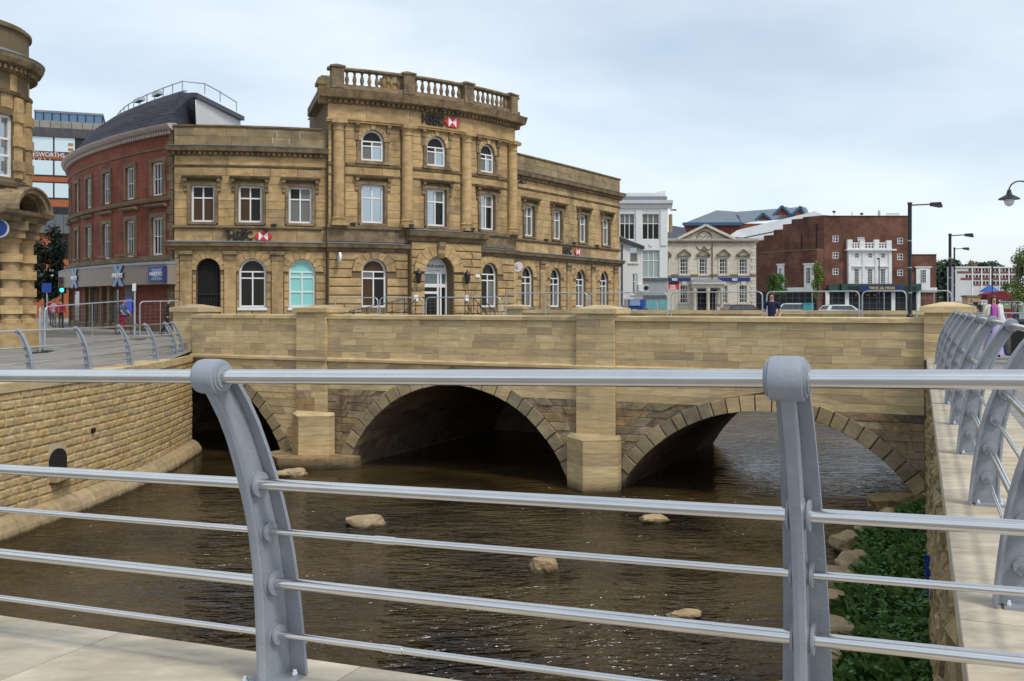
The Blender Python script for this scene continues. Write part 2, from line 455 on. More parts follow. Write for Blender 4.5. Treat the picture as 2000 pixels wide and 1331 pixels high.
GL_DARK = mat('window_glass_dark', (.016, .013, .011), 0.04, 0.0, spec=0.22)
GL_SKY = mat('window_glass_sky', (.42, .46, .50), 0.05, 0.75, spec=0.9)
GL_MID = mat('window_glass_blind', (.15, .14, .125), 0.08, 0.0, spec=0.5)
GL_BROWN = mat('window_glass_brown_room', (.070, .034, .013), 0.05, 0.0, spec=0.22)
TEAL = mat('teal_window_blind', (.25, .62, .58), 0.25, 0.0, spec=0.7)
RED = mat('red_sign', (.62, .02, .03), 0.35)
WHITE = mat('white_sign', (.80, .80, .80), 0.4)
BLUE = mat('blue_sign', (.012, .05, .30), 0.35)
NAVY = mat('navy_sign', (.012, .022, .11), 0.4)
PALEBLUE = mat('pale_blue_sign', (.22, .30, .50), 0.4)
BLACK = mat('black_lettering', (.010, .010, .010), 0.4)
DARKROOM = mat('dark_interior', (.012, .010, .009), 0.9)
# ================================================================== THE SETTING: river, ground
WATER = -4.16
CORNER = Vector((1.452, 3.086, 0)); FL = Vector((-14.9, 10.26, 0))
BL = Vector((-12.05, 37.2, 0)); BR = Vector((10.9, 26.0, 0))
BDIR = (BR - BL).normalized(); BN = Vector((BDIR.y, -BDIR.x, 0)); BLEN = (BR - BL).length     # BN points to the camera side
if BN.y > 0: BN = -BN
BDEPTH = 11.0
RDIR = Vector((0.409, 1, 0)).normalized(); RIN = Vector((RDIR.y, -RDIR.x, 0))                 # right bank direction, and away from the river
FDIR = (FL - CORNER).normalized(); FOUT = Vector((0.402, 0.9157, 0))                          # front edge direction, and towards the river
LEFT = [BL.copy(), Vector((-11.75, 33.6, 0)), Vector((-11.65, 31.0, 0)), Vector((-11.72, 28.8, 0)), Vector((-11.95, 26, 0)), Vector((-12.4, 22.5, 0)), Vector((-13.2, 18, 0)), FL.copy()]

def smooth01(a, b, x):
    t = max(0.0, min(1.0, (x - a) / (b - a)))
    return t * t * (3 - 2 * t)
def ground_z(x, y):
    t = max(0.0, (Vector((x, y, 0)) - CORNER).dot(FDIR))
    z = -0.026 * min(18.5, t)
    return z * (1 - smooth01(33, 43, y)) - 0.03 + 0.16 * smooth01(42, 50, y) * smooth01(-10, -22, x)

def in_poly(p, poly):
    r = False; n = len(poly)
    for i in range(n):
        a, b = poly[i], poly[(i + 1) % n]
        if (a[1] > p[1]) != (b[1] > p[1]) and p[0] < (b[0] - a[0]) * (p[1] - a[1]) / (b[1] - a[1]) + a[0]:
            r = not r
    return r
basin = [tuple(CORNER.xy)] + [tuple(p.xy) for p in reversed(LEFT)] + [tuple(BR.xy)]
fa = BL + BDIR * 15.5 - BN * BDEPTH; fb = BR - BN * BDEPTH
far_ch = [tuple(fa.xy), tuple(fb.xy), (21, 50), (32, 85), (14.2, 85), (9.4, 60)]  # added channel, its outline shaped so water in the right arch reflects open sky
pts = []; edges = []
for poly in (basin, far_ch):
    b0 = len(pts); pts += [Vector(p) for p in poly]
    edges += [(b0 + i, b0 + (i + 1) % len(poly)) for i in range(len(poly))]
xs = [-900, -400, -150, -90, -60, -45] + [-40 + 2.5 * i for i in range(21)] + [14, 20, 30, 45, 70, 120, 300, 900]
ys = [-300, -60, -20, -8] + [-4 + 3 * i for i in range(20)] + [62, 75, 100, 150, 250, 500, 1600]
for x in xs:
    for y in ys: pts.append(Vector((x + 0.013 * (y % 7), y + 0.017 * (x % 5))))
cv, ce, cf, *_ = delaunay_2d_cdt(pts, edges, [], 0, 0.0001)
gm = MB()
keep = []
for f in cf:
    c = sum((cv[i] for i in f), Vector((0, 0))) / len(f)
    if not in_poly(c, basin) and not in_poly(c, far_ch): keep.append(tuple(f))
gm.add([(p.x, p.y, ground_z(p.x, p.y)) for p in cv], keep)
def ground_material():
    m = bpy.data.materials.new('street_ground'); m.use_nodes = True
    t = m.node_tree; N = t.nodes; L = t.links; b = N['Principled BSDF']; b.inputs['Roughness'].default_value = 0.85
    co = N.new('ShaderNodeTexCoord')
    n = N.new('ShaderNodeTexNoise'); n.inputs['Scale'].default_value = 0.35; n.inputs['Detail'].default_value = 9
    L.new(co.outputs['Object'], n.inputs['Vector'])
    br = N.new('ShaderNodeTexBrick'); br.inputs['Scale'].default_value = 1.0; br.inputs['Brick Width'].default_value = 0.9; br.inputs['Row Height'].default_value = 0.6; br.inputs['Mortar Size'].default_value = 0.012
    br.inputs['Color1'].default_value = (.27, .25, .225, 1); br.inputs['Color2'].default_value = (.22, .205, .19, 1); br.inputs['Mortar'].default_value = (.13, .12, .11, 1)
    L.new(co.outputs['Object'], br.inputs['Vector'])
    mr = N.new('ShaderNodeMapRange'); mr.inputs['From Min'].default_value = .3; mr.inputs['From Max'].default_value = .7; mr.inputs['To Min'].default_value = .8; mr.inputs['To Max'].default_value = 1.15
    L.new(n.outputs['Fac'], mr.inputs['Value'])
    mu = N.new('ShaderNodeVectorMath'); mu.operation = 'SCALE'; L.new(br.outputs['Color'], mu.inputs[0]); L.new(mr.outputs[0], mu.inputs['Scale'])
    L.new(mu.outputs[0], b.inputs['Base Color'])
    return m
ground = gm.build('ground', ground_material(), org=(0, 0, 0), kind='structure')

def water_material():
    m = bpy.data.materials.new('river_water'); m.use_nodes = True
    t = m.node_tree; N = t.nodes; L = t.links; b = N['Principled BSDF']
    b.inputs['Roughness'].default_value = 0.09; b.inputs['IOR'].default_value = 1.33; b.inputs['Specular IOR Level'].default_value = 0.72
    co = N.new('ShaderNodeTexCoord')
    # peaty bed showing through in brown patches
    n0 = N.new('ShaderNodeTexNoise'); n0.inputs['Scale'].default_value = 0.28; n0.inputs['Detail'].default_value = 6
    L.new(co.outputs['Object'], n0.inputs['Vector'])
    rp = N.new('ShaderNodeValToRGB'); e = rp.color_ramp.elements
    e[0].position = .36; e[0].color = (.013, .009, .0048, 1); e[1].position = .70; e[1].color = (.088, .057, .019, 1)
    L.new(n0.outputs['Fac'], rp.inputs['Fac']); L.new(rp.outputs['Color'], b.inputs['Base Color'])
    mp = N.new('ShaderNodeMapping'); mp.inputs['Rotation'].default_value = (0, 0, R(-16)); mp.inputs['Scale'].default_value = (0.55, 1.45, 1)
    L.new(co.outputs['Object'], mp.inputs['Vector'])
    n1 = N.new('ShaderNodeTexNoise'); n1.inputs['Scale'].default_value = 1.35; n1.inputs['Detail'].default_value = 2; n1.inputs['Distortion'].default_value = 1.1
    n2 = N.new('ShaderNodeTexNoise'); n2.inputs['Scale'].default_value = 4.6; n2.inputs['Detail'].default_value = 2; n2.inputs['Distortion'].default_value = 0.8
    L.new(mp.outputs[0], n1.inputs['Vector']); L.new(mp.outputs[0], n2.inputs['Vector'])
    # where the current runs over stones the surface is rougher
    n3 = N.new('ShaderNodeTexNoise'); n3.inputs['Scale'].default_value = 0.13; n3.inputs['Detail'].default_value = 3
    L.new(co.outputs['Object'], n3.inputs['Vector'])
    mk = N.new('ShaderNodeMapRange'); mk.inputs['From Min'].default_value = .40; mk.inputs['From Max'].default_value = .60; mk.inputs['To Min'].default_value = .28; mk.inputs['To Max'].default_value = 1.0
    L.new(n3.outputs['Fac'], mk.inputs['Value'])
    sx_ = N.new('ShaderNodeSeparateXYZ'); L.new(co.outputs['Object'], sx_.inputs[0])      # riffle below the near wall, smoother water under the bridge
    r1 = N.new('ShaderNodeMapRange'); r1.inputs['From Min'].default_value = 0.5; r1.inputs['From Max'].default_value = -4.5; L.new(sx_.outputs['Y'], r1.inputs['Value'])
    r2 = N.new('ShaderNodeMapRange'); r2.inputs['From Min'].default_value = 7.0; r2.inputs['From Max'].default_value = 13.0; r2.inputs['To Min'].default_value = 1.0; r2.inputs['To Max'].default_value = 0.2; L.new(sx_.outputs['Y'], r2.inputs['Value'])
    m1 = N.new('ShaderNodeMath'); m1.operation = 'MAXIMUM'; L.new(mk.outputs[0], m1.inputs[0]); L.new(r1.outputs[0], m1.inputs[1])
    m2 = N.new('ShaderNodeMath'); m2.operation = 'MULTIPLY'; L.new(m1.outputs[0], m2.inputs[0]); L.new(r2.outputs[0], m2.inputs[1])
    mk = m2
    a = N.new('ShaderNodeMath'); a.operation = 'MULTIPLY_ADD'; a.inputs[1].default_value = 0.48
    L.new(n2.outputs['Fac'], a.inputs[0]); L.new(n1.outputs['Fac'], a.inputs[2])
    h = N.new('ShaderNodeMath'); h.operation = 'MULTIPLY'; L.new(a.outputs[0], h.inputs[0]); L.new(mk.outputs[0], h.inputs[1])
    bp = N.new('ShaderNodeBump'); bp.inputs['Strength'].default_value = 1.0; bp.inputs['Distance'].default_value = 0.36
    L.new(h.outputs[0], bp.inputs['Height']); L.new(bp.outputs[0], b.inputs['Normal'])
    return m
wm = MB()
wm.add([(-40, -5, WATER), (90, -5, WATER), (90, 110, WATER), (-40, 110, WATER)], [(0, 1, 2, 3)])
river = wm.build('river', water_material(), org=(0, 20, WATER), kind='structure')

# ------------------------------------------------------------------ courses of stones
def hw(Rr, zc, z):
    d = z - zc
    return math.sqrt(Rr * Rr - d * d) if abs(d) < Rr else 0.0
def arch_obs(ac, zc, Rr, z_low=-99):
    def f(z0, z1):
        if z0 >= zc + Rr or z1 <= z_low: return None
        a0, a1 = hw(Rr, zc, max(z0, zc)), hw(Rr, zc, max(z1, zc))
        return (ac - a0, ac - a1, ac + a0, ac + a1)
    return f
def rect_obs(s0, s1, za, zb):
    def f(z0, z1):
        if z0 >= zb - 0.01 or z1 <= za + 0.01: return None
        return (s0, s0, s1, s1)
    return f
def course(z0, z1, L, Rr, obs, blen, gap, rng, jit=0.3):
    segs = [((L, L), (Rr, Rr))]
    for ob in obs:
        q = ob(z0, z1)
        if not q: continue
        l0, l1, r0, r1 = q; new = []
        for (a0, a1), (b0, b1) in segs:
            if max(r0, r1) <= min(a0, a1) or min(l0, l1) >= max(b0, b1):
                new.append(((a0, a1), (b0, b1))); continue
            if max(l0, l1) > min(a0, a1) + 0.02: new.append(((a0, a1), (l0, l1)))
            if min(r0, r1) < max(b0, b1) - 0.02: new.append(((r0, r1), (b0, b1)))
        segs = new
    out = []; g = gap / 2
    for (a0, a1), (b0, b1) in segs:
        ln = ((b0 - a0) + (b1 - a1)) / 2
        if ln < 0.04: continue
        n = max(1, round(ln / (blen * rng.uniform(0.85, 1.15))))
        cuts = [0.0]
        for k in range(1, n): cuts.append((k + rng.uniform(-jit, jit)) / n)
        cuts.append(1.0)
        for k in range(n):
            u0, u1 = cuts[k], cuts[k + 1]
            p = [a0 + (b0 - a0) * u0 + g, a0 + (b0 - a0) * u1 - g, a1 + (b1 - a1) * u1 - g, a1 + (b1 - a1) * u0 + g]
            if p[1] < p[0] + 0.01: p[0] = p[1] = (p[0] + p[1]) / 2
            if p[2] < p[3] + 0.01: p[2] = p[3] = (p[2] + p[3]) / 2
            if p[1] - p[0] < 0.012 and p[2] - p[3] < 0.012: continue
            q = [(p[0], z0 + g), (p[1], z0 + g), (p[2], z1 - g), (p[3], z1 - g)]
            if p[1] - p[0] < 0.012: q = [q[0], q[2], q[3]]
            elif p[2] - p[3] < 0.012: q = [q[0], q[1], q[2]]
            out.append(q)
    return out
def polyline_map(P, sign=1):
    """mapping along a polyline: s from its start, o to the side given by sign"""
    L = [0.0]
    for a, b in zip(P, P[1:]): L.append(L[-1] + (b - a).length)
    T = [(b - a).normalized() for a, b in zip(P, P[1:])]
    Nn = [Vector((t.y, -t.x, 0)) * sign for t in T]
    def nrm(i):
        if i == 0: return Nn[0]
        if i == len(P) - 1: return Nn[-1]
        v = (Nn[i - 1] + Nn[i]); v.normalize(); return v
    VN = [nrm(i) for i in range(len(P))]
    def M(s, z, o):
        i = 0
        while i < len(T) - 1 and s > L[i + 1]: i += 1
        u = (s - L[i]) / (L[i + 1] - L[i])
        n = VN[i].lerp(VN[i + 1], max(0, min(1, u))).normalized()
        p = P[i] + T[i] * (s - L[i]) + n * o
        return Vector((p.x, p.y, z))
    M.length = L[-1]
    return M
def rough_piece(pl, M, o0, o1, amp, rng, us=(0, .10, .9, 1), vs_=(0, .2, .8, 1)):
    """rock-faced stone: pitched margins and an uneven, slightly bulging face"""
    (x0, z0), (x1, _), (x2, z1), (x3, _) = pl
    nx, nz = len(us) - 1, len(vs_) - 1
    mb = MB(); vs = []
    def P(u, v, o):
        xa = x0 + (x1 - x0) * u; xb = x3 + (x2 - x3) * u
        return M(xa + (xb - xa) * v, z0 + (z1 - z0) * v, o)
    for j, v in enumerate(vs_):
        for i, u in enumerate(us):
            rim = i in (0, nx) or j in (0, nz)
            if not rim: u += rng.uniform(-.06, .06); v2 = v + rng.uniform(-.06, .06)
            else: v2 = v
            vs.append(P(u, v2, o1 - .012 if rim else o1 + amp * rng.uniform(.2, 1.3)))
    fs = []
    for j in range(nz):
        for i in range(nx):
            a = j * (nx + 1) + i
            fs.append((a, a + 1, a + nx + 2, a + nx + 1))
    rim = [i for i in range(nx + 1)] + [j * (nx + 1) + nx for j in range(1, nz + 1)] + [nz * (nx + 1) + i for i in range(nx - 1, -1, -1)] + [j * (nx + 1) for j in range(nz - 1, 0, -1)]
    cs = [0, nx, nz * (nx + 1) + nx, nz * (nx + 1)]; back = {}
    for r, (u, v) in zip(cs, ((0, 0), (1, 0), (1, 1), (0, 1))):
        back[r] = len(vs); vs.append(P(u, v, o0))
    for a, c in zip(cs, cs[1:] + cs[:1]):
        i0 = rim.index(a); run = [rim[(i0 + k) % len(rim)] for k in range(len(rim))]; run = run[:run.index(c) + 1]
        fs.append(tuple([back[a], back[c]] + run[::-1]))
    mb.add(vs, fs)
    return mb

# ================================================================== LEFT RIVER WALL
rng = random.Random(11)
ML = polyline_map(LEFT, sign=-1)
if (ML(5, 0, 1) - ML(5, 0, 0)).x < 0: ML = polyline_map(LEFT, sign=1)
LT = -0.48
lw = empty('retaining_wall', (LEFT[2].x, LEFT[2].y, WATER), 'rock-faced honey stone river wall below the curved promenade railing', 'wall')
b = MB()
n = 60
for k in range(n):
    a, c = ML.length * k / n, ML.length * (k + 1) / n
    b.add([ML(a, WATER - .3, 0), ML(c, WATER - .3, 0), ML(c, LT - .03, 0), ML(a, LT - .03, 0)], [(0, 1, 2, 3)])
b.build('mortar_bed', S_MORT, lw)
def s_left(px, py_d=None):                   # s along the left wall for a pixel column
    k = (px - 1000) / FPX; best = None
    for i in range(1200):
        s = ML.length * i / 1200; p = ML(s, 0, 0)
        e = abs(p.x / p.y - k)
        if best is None or e < best[0]: best = (e, s)
    return best[1]
sh = s_left(112); sp_ = s_left(178)
hole = arch_obs(sh, -2.75, 0.40, -3.02)
obsL = [rect_obs(sh - .40, sh + .40, -3.02, -2.36)]
CH = 0.212
zt = LT - 0.24
allst = []
for k in range(15):
    z1 = zt - k * CH; z0 = z1 - CH
    for q in course(z0, z1, 0.02, 17.5, obsL, 0.43, 0.026, rng, 0.28):
        allst.append(q)
allst.sort(key=lambda q: -((q[1][0] - q[0][0]) * (1 / max(1.0, ML(q[0][0], 0, 0).y - 14))))
big = [q for q in allst if len(q) == 4]
for q in big[:300]:
    rough_piece(q, ML, -0.05, 0.022 + rng.uniform(-.008, .010), 0.012, rng).build('wall_stone', S_ROCK, lw)
mb = MB()
for q in big[300:]:
    r_ = rough_piece(q, ML, -0.05, 0.022 + rng.uniform(-.008, .010), 0.012, rng)
    mb.add(r_.v, r_.f)
mb.build('wall_stonework', S_ROCK, lw, kind='stuff')
# coping slabs of the promenade edge
s = 0.0
while s < 24:
    e = min(s + 1.25, ML.length)
    MB().poly([(s + .004, LT - .24), (e - .004, LT - .24), (e - .004, LT), (s + .004, LT)], ML, -0.85, 0.07, 0.008).build('coping_slab', S_NEW, lw)
    s = e
# haunched footing at the water
s = 0.0
while s < 20:
    e = s + rng.uniform(0.7, 1.1)
    f = MB(); f.sweep(ML, [(0.0, -3.66), (0.10, -3.68), (0.26, -3.80), (0.36, -3.98), (0.40, -4.35)], s + .006, e - .006, 2)
    f.build('footing_stone', S_BOUL, lw)
    s = e
# outfall: dark arched mouth with a sill stone, and a small drain hole
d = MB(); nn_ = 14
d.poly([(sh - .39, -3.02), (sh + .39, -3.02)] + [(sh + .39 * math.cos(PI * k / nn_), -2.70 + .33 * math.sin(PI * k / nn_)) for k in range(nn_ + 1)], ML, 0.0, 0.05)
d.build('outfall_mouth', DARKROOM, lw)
MB().poly([(sh - .42, -3.2), (sh + .42, -3.2), (sh + .42, -3.02), (sh - .42, -3.02)], ML, 0.0, 0.28, 0.03).build('outfall_sill', S_ROCK, lw)
p0, p1 = ML(sp_, -2.12, 0.02), ML(sp_, -2.12, 0.10)
MB().tube([p0, p1], 0.075, 12).build('drain_pipe', DARKROOM, lw)

# ================================================================== RIGHT RIVER WALL
MR = polyline_map([CORNER.copy(), BR.copy()], sign=-1)
if (MR(5, 0, 1) - MR(5, 0, 0)).x > 0: MR = polyline_map([CORNER.copy(), BR.copy()], sign=1)
rw = empty('retaining_wall', (6.5, 15.3, WATER), 'rough rubble river wall under the pale coping beside the green bank', 'wall')
MB().add([MR(-.2, WATER - .3, -.12), MR(MR.length, WATER - .3, -.12), MR(MR.length, -.04, -.12), MR(-.2, -.04, -.12)], [(0, 1, 2, 3)]).build('mortar_bed', S_MORT, rw)
mb = MB(); k = 0; z = -0.17
while z > -4.3:
    h = rng.uniform(.16, .32)
    for q in course(z - h, z, 0.0, MR.length, [], 0.42, 0.02, rng, 0.35):
        if len(q) == 4:
            r_ = rough_piece(q, MR, -.14, -.06 + rng.uniform(-.05, .03), 0.07, rng)
            mb.add(r_.v, r_.f)
    z -= h
mb.build('rubble_stonework', S_RUB, rw, kind='stuff')
s = 0.0
while s < MR.length - .1:
    e = min(s + 1.42, MR.length)
    MB().poly([(s + .004, -.15), (e - .004, -.15), (e - .004, 0), (s + .004, 0)], MR, -0.92, 0.0, 0.006).build('coping_slab', S_COPE, rw)
    s = e
# ================================================================== FRONT WALL under the near railing
MF = polyline_map([CORNER.copy(), FL.copy()], sign=1)
if (MF(5, 0, 1) - MF(5, 0, 0)).y < 0: MF = polyline_map([CORNER.copy(), FL.copy()], sign=-1)
def MFs(s, z, o):                            # follows the fall of the footway
    p = MF(s, z, o); p.z += -0.026 * s
    return p
fw = empty('retaining_wall', (-6, 6.3, WATER), 'pale stone coping and wall under the near railing', 'wall')
MB().add([MF(0, WATER - .3, -.06), MF(MF.length, WATER - .3, -.06), MFs(MF.length, -.16, -.06), MFs(0, -.16, -.06)], [(0, 1, 2, 3)]).build('wall_face', S_RUB, fw)
s = -0.25
for ln in (1.05, 1.45, 1.28, 1.35, 1.3, 1.3, 1.35, 1.3, 1.3, 1.3, 1.3, 1.3):
    e = s + ln
    MB().poly([(s + .003, -.15), (e - .003, -.15), (e - .003, 0), (s + .003, 0)], MFs, -0.92, 0.0, 0.006).build('coping_slab', S_COPE, fw)
    s = e

# ================================================================== THE BRIDGE
def Mb(a, z, o):
    p = BL + BDIR * a + BN * o
    return Vector((p.x, p.y, z))
bridge = empty('stone_bridge', (BL + BDIR * 12.5 + Vector((0, 0, WATER))), 'three-arched pale sandstone bridge with parapet and square piers across the river', 'bridge')
ARCH = []
for ac, half, crown, ring in ((0.24, 4.11, -1.20, .44), (11.25, 4.12, -1.21, .42), (21.30, 4.28, -1.60, .43)):
    rise = crown - (-4.15)
    Rr = (half * half + rise * rise) / (2 * rise)
    ARCH.append((ac, crown - Rr, Rr, ring, crown))
PIL = [(4.99, 6.26), (15.65, 16.88)]
ZS0, ZS1, ZC0, ZC1 = -0.58, -0.44, 0.917, 1.07
# solid behind the facing, with the arch openings, near and far face
for face_o, nm in ((-0.03, 'core_face'), (-BDEPTH, 'far_face')):
    b = MB(); n = 150
    a0, a1 = -0.6, BLEN + .6
    def low(a):
        z = WATER - .4
        for ac, zc, Rr, ring, crown in ARCH:
            if abs(a - ac) < Rr:
                zi = zc + hw(Rr, 0, a - ac)
                if zi > WATER - .3: z = max(z, zi)
        return z
    for k in range(n):
        x, y = a0 + (a1 - a0) * k / n, a0 + (a1 - a0) * (k + 1) / n
        b.add([Mb(x, low(x), face_o), Mb(y, low(y), face_o), Mb(y, -.05, face_o), Mb(x, -.05, face_o)], [(0, 1, 2, 3)])
    b.build(nm, S_OLDB, bridge)
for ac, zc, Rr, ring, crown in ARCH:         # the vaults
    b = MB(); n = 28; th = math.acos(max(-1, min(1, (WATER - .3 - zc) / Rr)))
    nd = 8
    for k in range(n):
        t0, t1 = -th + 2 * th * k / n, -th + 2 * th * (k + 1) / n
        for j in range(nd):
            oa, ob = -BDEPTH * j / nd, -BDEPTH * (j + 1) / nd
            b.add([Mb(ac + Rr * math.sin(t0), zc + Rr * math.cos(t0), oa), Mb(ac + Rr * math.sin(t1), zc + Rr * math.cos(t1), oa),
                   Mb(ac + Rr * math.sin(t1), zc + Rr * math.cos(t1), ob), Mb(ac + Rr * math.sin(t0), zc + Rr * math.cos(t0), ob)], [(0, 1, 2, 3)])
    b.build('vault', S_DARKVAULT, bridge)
# parapet courses, then the courses below the string
new_items, old_items = [], []
pobs = [rect_obs(p[0], p[1], -9, 9) for p in PIL]
ch = (ZC0 - ZS1) / 6
for k in range(6):
    for q in course(ZS1 + k * ch, ZS1 + (k + 1) * ch, 0.0, BLEN, pobs, 0.82, 0.006, rng, 0.38):
        new_items.append((q, -.03, rng.uniform(-.002, .002), .003))
aobs = [arch_obs(ac, zc, Rr + ring) for ac, zc, Rr, ring, crown in ARCH]
z = ZS0
while z > WATER - .1:
    h = 0.235 if z > -1.5 else rng.uniform(.2, .3)
    for q in course(z - h, z, -0.1, BLEN, pobs + aobs, 0.85 if z > -1.5 else 0.5, 0.006 if z > -1.5 else 0.02, rng, 0.38):
        cx = sum(p[0] for p in q) / len(q)
        if z > -1.5 or cx < PIL[0][0]: new_items.append((q, -.03, rng.uniform(-.002, .002), .003))
        else: old_items.append((q, -.03, rng.uniform(-.03, .02), .012))
    z -= h
pieces(bridge, 'ashlar_block', new_items, Mb, S_NEW, 300, 'ashlar_stonework')
pieces(bridge, 'old_block', old_items, Mb, S_OLDB, 120, 'old_stonework')
# pilasters, their courses and caps
def prism_cap(mb, s0, s1, o0, o1, z0, z1, z2, M):
    mb.sbox(M, s0, s1, z0, z1, o0, o1)
    cs, co_ = (s0 + s1) / 2, (o0 + o1) / 2
    e = .16
    q = [M(s0 + .02, z1, o1 - .02), M(s1 - .02, z1, o1 - .02), M(s1 - .02, z1, o0 + .02), M(s0 + .02, z1, o0 + .02)]
    t = [M(cs - e, z2, co_ + e), M(cs + e, z2, co_ + e), M(cs + e, z2, co_ - e), M(cs - e, z2, co_ - e)]
    mb.hexa(q + t)
for i, (p0_, p1_) in enumerate(PIL):
    z = -4.2
    while z < 1.13:
        h = min(0.235, 1.135 - z)
        if h < .05: break
        w2 = [(p0_, p1_)] if rng.random() < .35 else [(p0_, p0_ + (p1_ - p0_) * rng.choice([.35, .5, .62]))]
        if len(w2) == 1 and w2[0][1] < p1_: w2.append((w2[0][1], p1_))
        for x, y in w2:
            MB().poly([(x + .003, z + .003), (y - .003, z + .003), (y - .003, z + h - .003), (x + .003, z + h - .003)], Mb, -1.0 if z > .9 else -.04, 0.12, .004).build('pier_block', S_OLDB if (i == 0 and x == p0_ and -2.6 < z < -1.7) else S_NEW, bridge)
        z += h
    c = MB(); prism_cap(c, p0_ - .1, p1_ + .1, -1.1, .22, 1.138, 1.29, 1.40, Mb)
    c.build('pier_cap', S_NEW, bridge)
    # pointed cutwater
    ca = (p0_ + p1_) / 2 + (0.18 if i == 0 else 0.0)
    zb = -3.75 if i == 0 else -4.5
    zt = -2.42 if i == 0 else -2.62
    zz = zb
    def plan(g, z):
        return [Mb(ca - .84 + g, z, .121), Mb(ca - .84 + g, z, .30), Mb(ca - .05, z, .98 - g), Mb(ca + .84 - g, z, .42), Mb(ca + .84 - g, z, .121)]
    nb = 5 if i else 4
    for k in range(nb):
        za, zb2 = zb + (zt - zb) * k / nb, zb + (zt - zb) * (k + 1) / nb
        lo_, hi_ = plan(0, za + .003), plan(0, zb2 - .003)
        m = MB(); nn = 5
        m.add(lo_ + hi_, [(j, (j + 1) % nn, nn + (j + 1) % nn, nn + j) for j in range(nn)] + [tuple(range(nn, 2 * nn)), tuple(range(nn - 1, -1, -1))])
        m.build('cutwater_block', S_NEW, bridge)
    m = MB(); lo_ = plan(-.015, zt); top = [Mb(ca - .8, zt + .1, .122), Mb(ca + .8, zt + .1, .122)]
    m.add(lo_ + top, [(0, 1, 5), (1, 2, 5), (2, 6, 5), (2, 3, 6), (3, 4, 6), (0, 5, 6, 4)])
    m.build('cutwater_cap', S_NEW, bridge)
# apron and stones at the foot of the left pier
m = MB()
pl = [(4.4, .1), (4.25, .95), (5.5, 1.75), (6.6, 1.4), (7.7, .5), (7.7, .1)]
for za, zb2, g in ((-4.4, -3.98, 0.08), (-3.98, -3.75, 0.0)):
    lo_ = [Mb(a + g, za, o - g) for a, o in pl]; hi_ = [Mb(a, zb2, o) for a, o in pl]; nn = len(pl)
    m.add(lo_ + hi_, [(j, (j + 1) % nn, nn + (j + 1) % nn, nn + j) for j in range(nn)] + [tuple(range(nn, 2 * nn))])
m.build('pier_apron', S_OLDB, bridge)
# arch rings
for ai, (ac, zc, Rr, ring, crown) in enumerate(ARCH):
    th = math.acos((WATER - .2 - zc) / Rr); n = (24, 25, 27)[ai]
    t = -th; cuts = [-th]
    for k in range(1, n): cuts.append(-th + 2 * th * (k + rng.uniform(-.14, .14)) / n)
    cuts.append(th)
    for k in range(n):
        a, c = cuts[k] + .004, cuts[k + 1] - .004
        mid = (a + c) / 2
        if ai == 0 and Rr * math.sin(mid) < -.6: continue
        rr = Rr + ring * rng.uniform(.93, 1.08)
        pl = [(ac + Rr * math.sin(a), zc + Rr * math.cos(a)), (ac + Rr * math.sin(c), zc + Rr * math.cos(c)),
              (ac + rr * math.sin(c), zc + rr * math.cos(c)), (ac + rr * math.sin(a), zc + rr * math.cos(a))]
        newst = abs(mid) < (.42, .50, .20)[ai]
        MB().poly(pl, Mb, -.35, .045 if newst else .04 + rng.uniform(-.015, .025), .008 if newst else .02).build('voussoir', S_NEW if newst else S_VOUS, bridge)
# string course and parapet coping
for s0, s1, oo in [(-.1, PIL[0][0], .09), (PIL[0][0] - .02, PIL[0][1] + .02, .20), (PIL[0][1], PIL[1][0], .09), (PIL[1][0] - .02, PIL[1][1] + .02, .20), (PIL[1][1], BLEN, .09)]:
    x = s0
    while x < s1 - .05:
        y = min(x + rng.uniform(1.0, 1.5), s1)
        if s1 - y < .4: y = s1
        MB().sweep(Mb, [(-.02, ZS1 + .02), (oo - .03, ZS1), (oo, ZS1 - .03), (oo, ZS0 + .03), (oo - .05, ZS0), (-.02, ZS0)], x + .002, y - .002, 1).build('string_stone', S_NEW, bridge)
        x = y
for s0, s1 in [(-.02, PIL[0][0]), (PIL[0][1], PIL[1][0]), (PIL[1][1], BLEN - .02)]:
    x = s0
    while x < s1 - .05:
        y = min(x + rng.uniform(.95, 1.3), s1)
        if s1 - y < .4: y = s1
        MB().sweep(Mb, [(-.46, ZC0), (-.46, ZC1 - .03), (-.19, ZC1), (.07, ZC1 - .03), (.07, ZC0), (-.46, ZC0)], x + .002, y - .002, 1).build('coping_stone', S_NEW, bridge)
        x = y
MB().sbox(Mb, 0, BLEN, -.04, ZC0 - .002, -.40, -.035).build('parapet_back', S_NEW, bridge)
# end pillars
for a0_, a1_, o0_, o1_, zb in ((-1.05, .18, -1.25, -.10, -.6), (BLEN - .05, BLEN + 1.08, -.95, .16, -.05)):
    z = zb; top = 1.14 if a0_ < 0 else 1.2
    while z < top - .02:
        h = min(.235, top - z)
        cutx = a0_ + (a1_ - a0_) * rng.choice([.4, .5, .6])
        for x, y in ((a0_, cutx), (cutx, a1_)):
            MB().sbox(Mb, x + .003, y - .003, z + .003, z + h - .003, o0_, o1_ + rng.uniform(-.002, .002)).build('pillar_block', S_NEW, bridge)
        z += h
    c = MB(); prism_cap(c, a0_ - .1, a1_ + .1, o0_ - .1, o1_ + .1, top, top + .16, top + .28, Mb)
    c.build('pillar_cap', S_NEW, bridge)
MB().sbox(Mb, BLEN - .05, BLEN + 1.08, -4.3, -.05, -.9, .05).build('pillar_foot', S_OLDB, bridge)
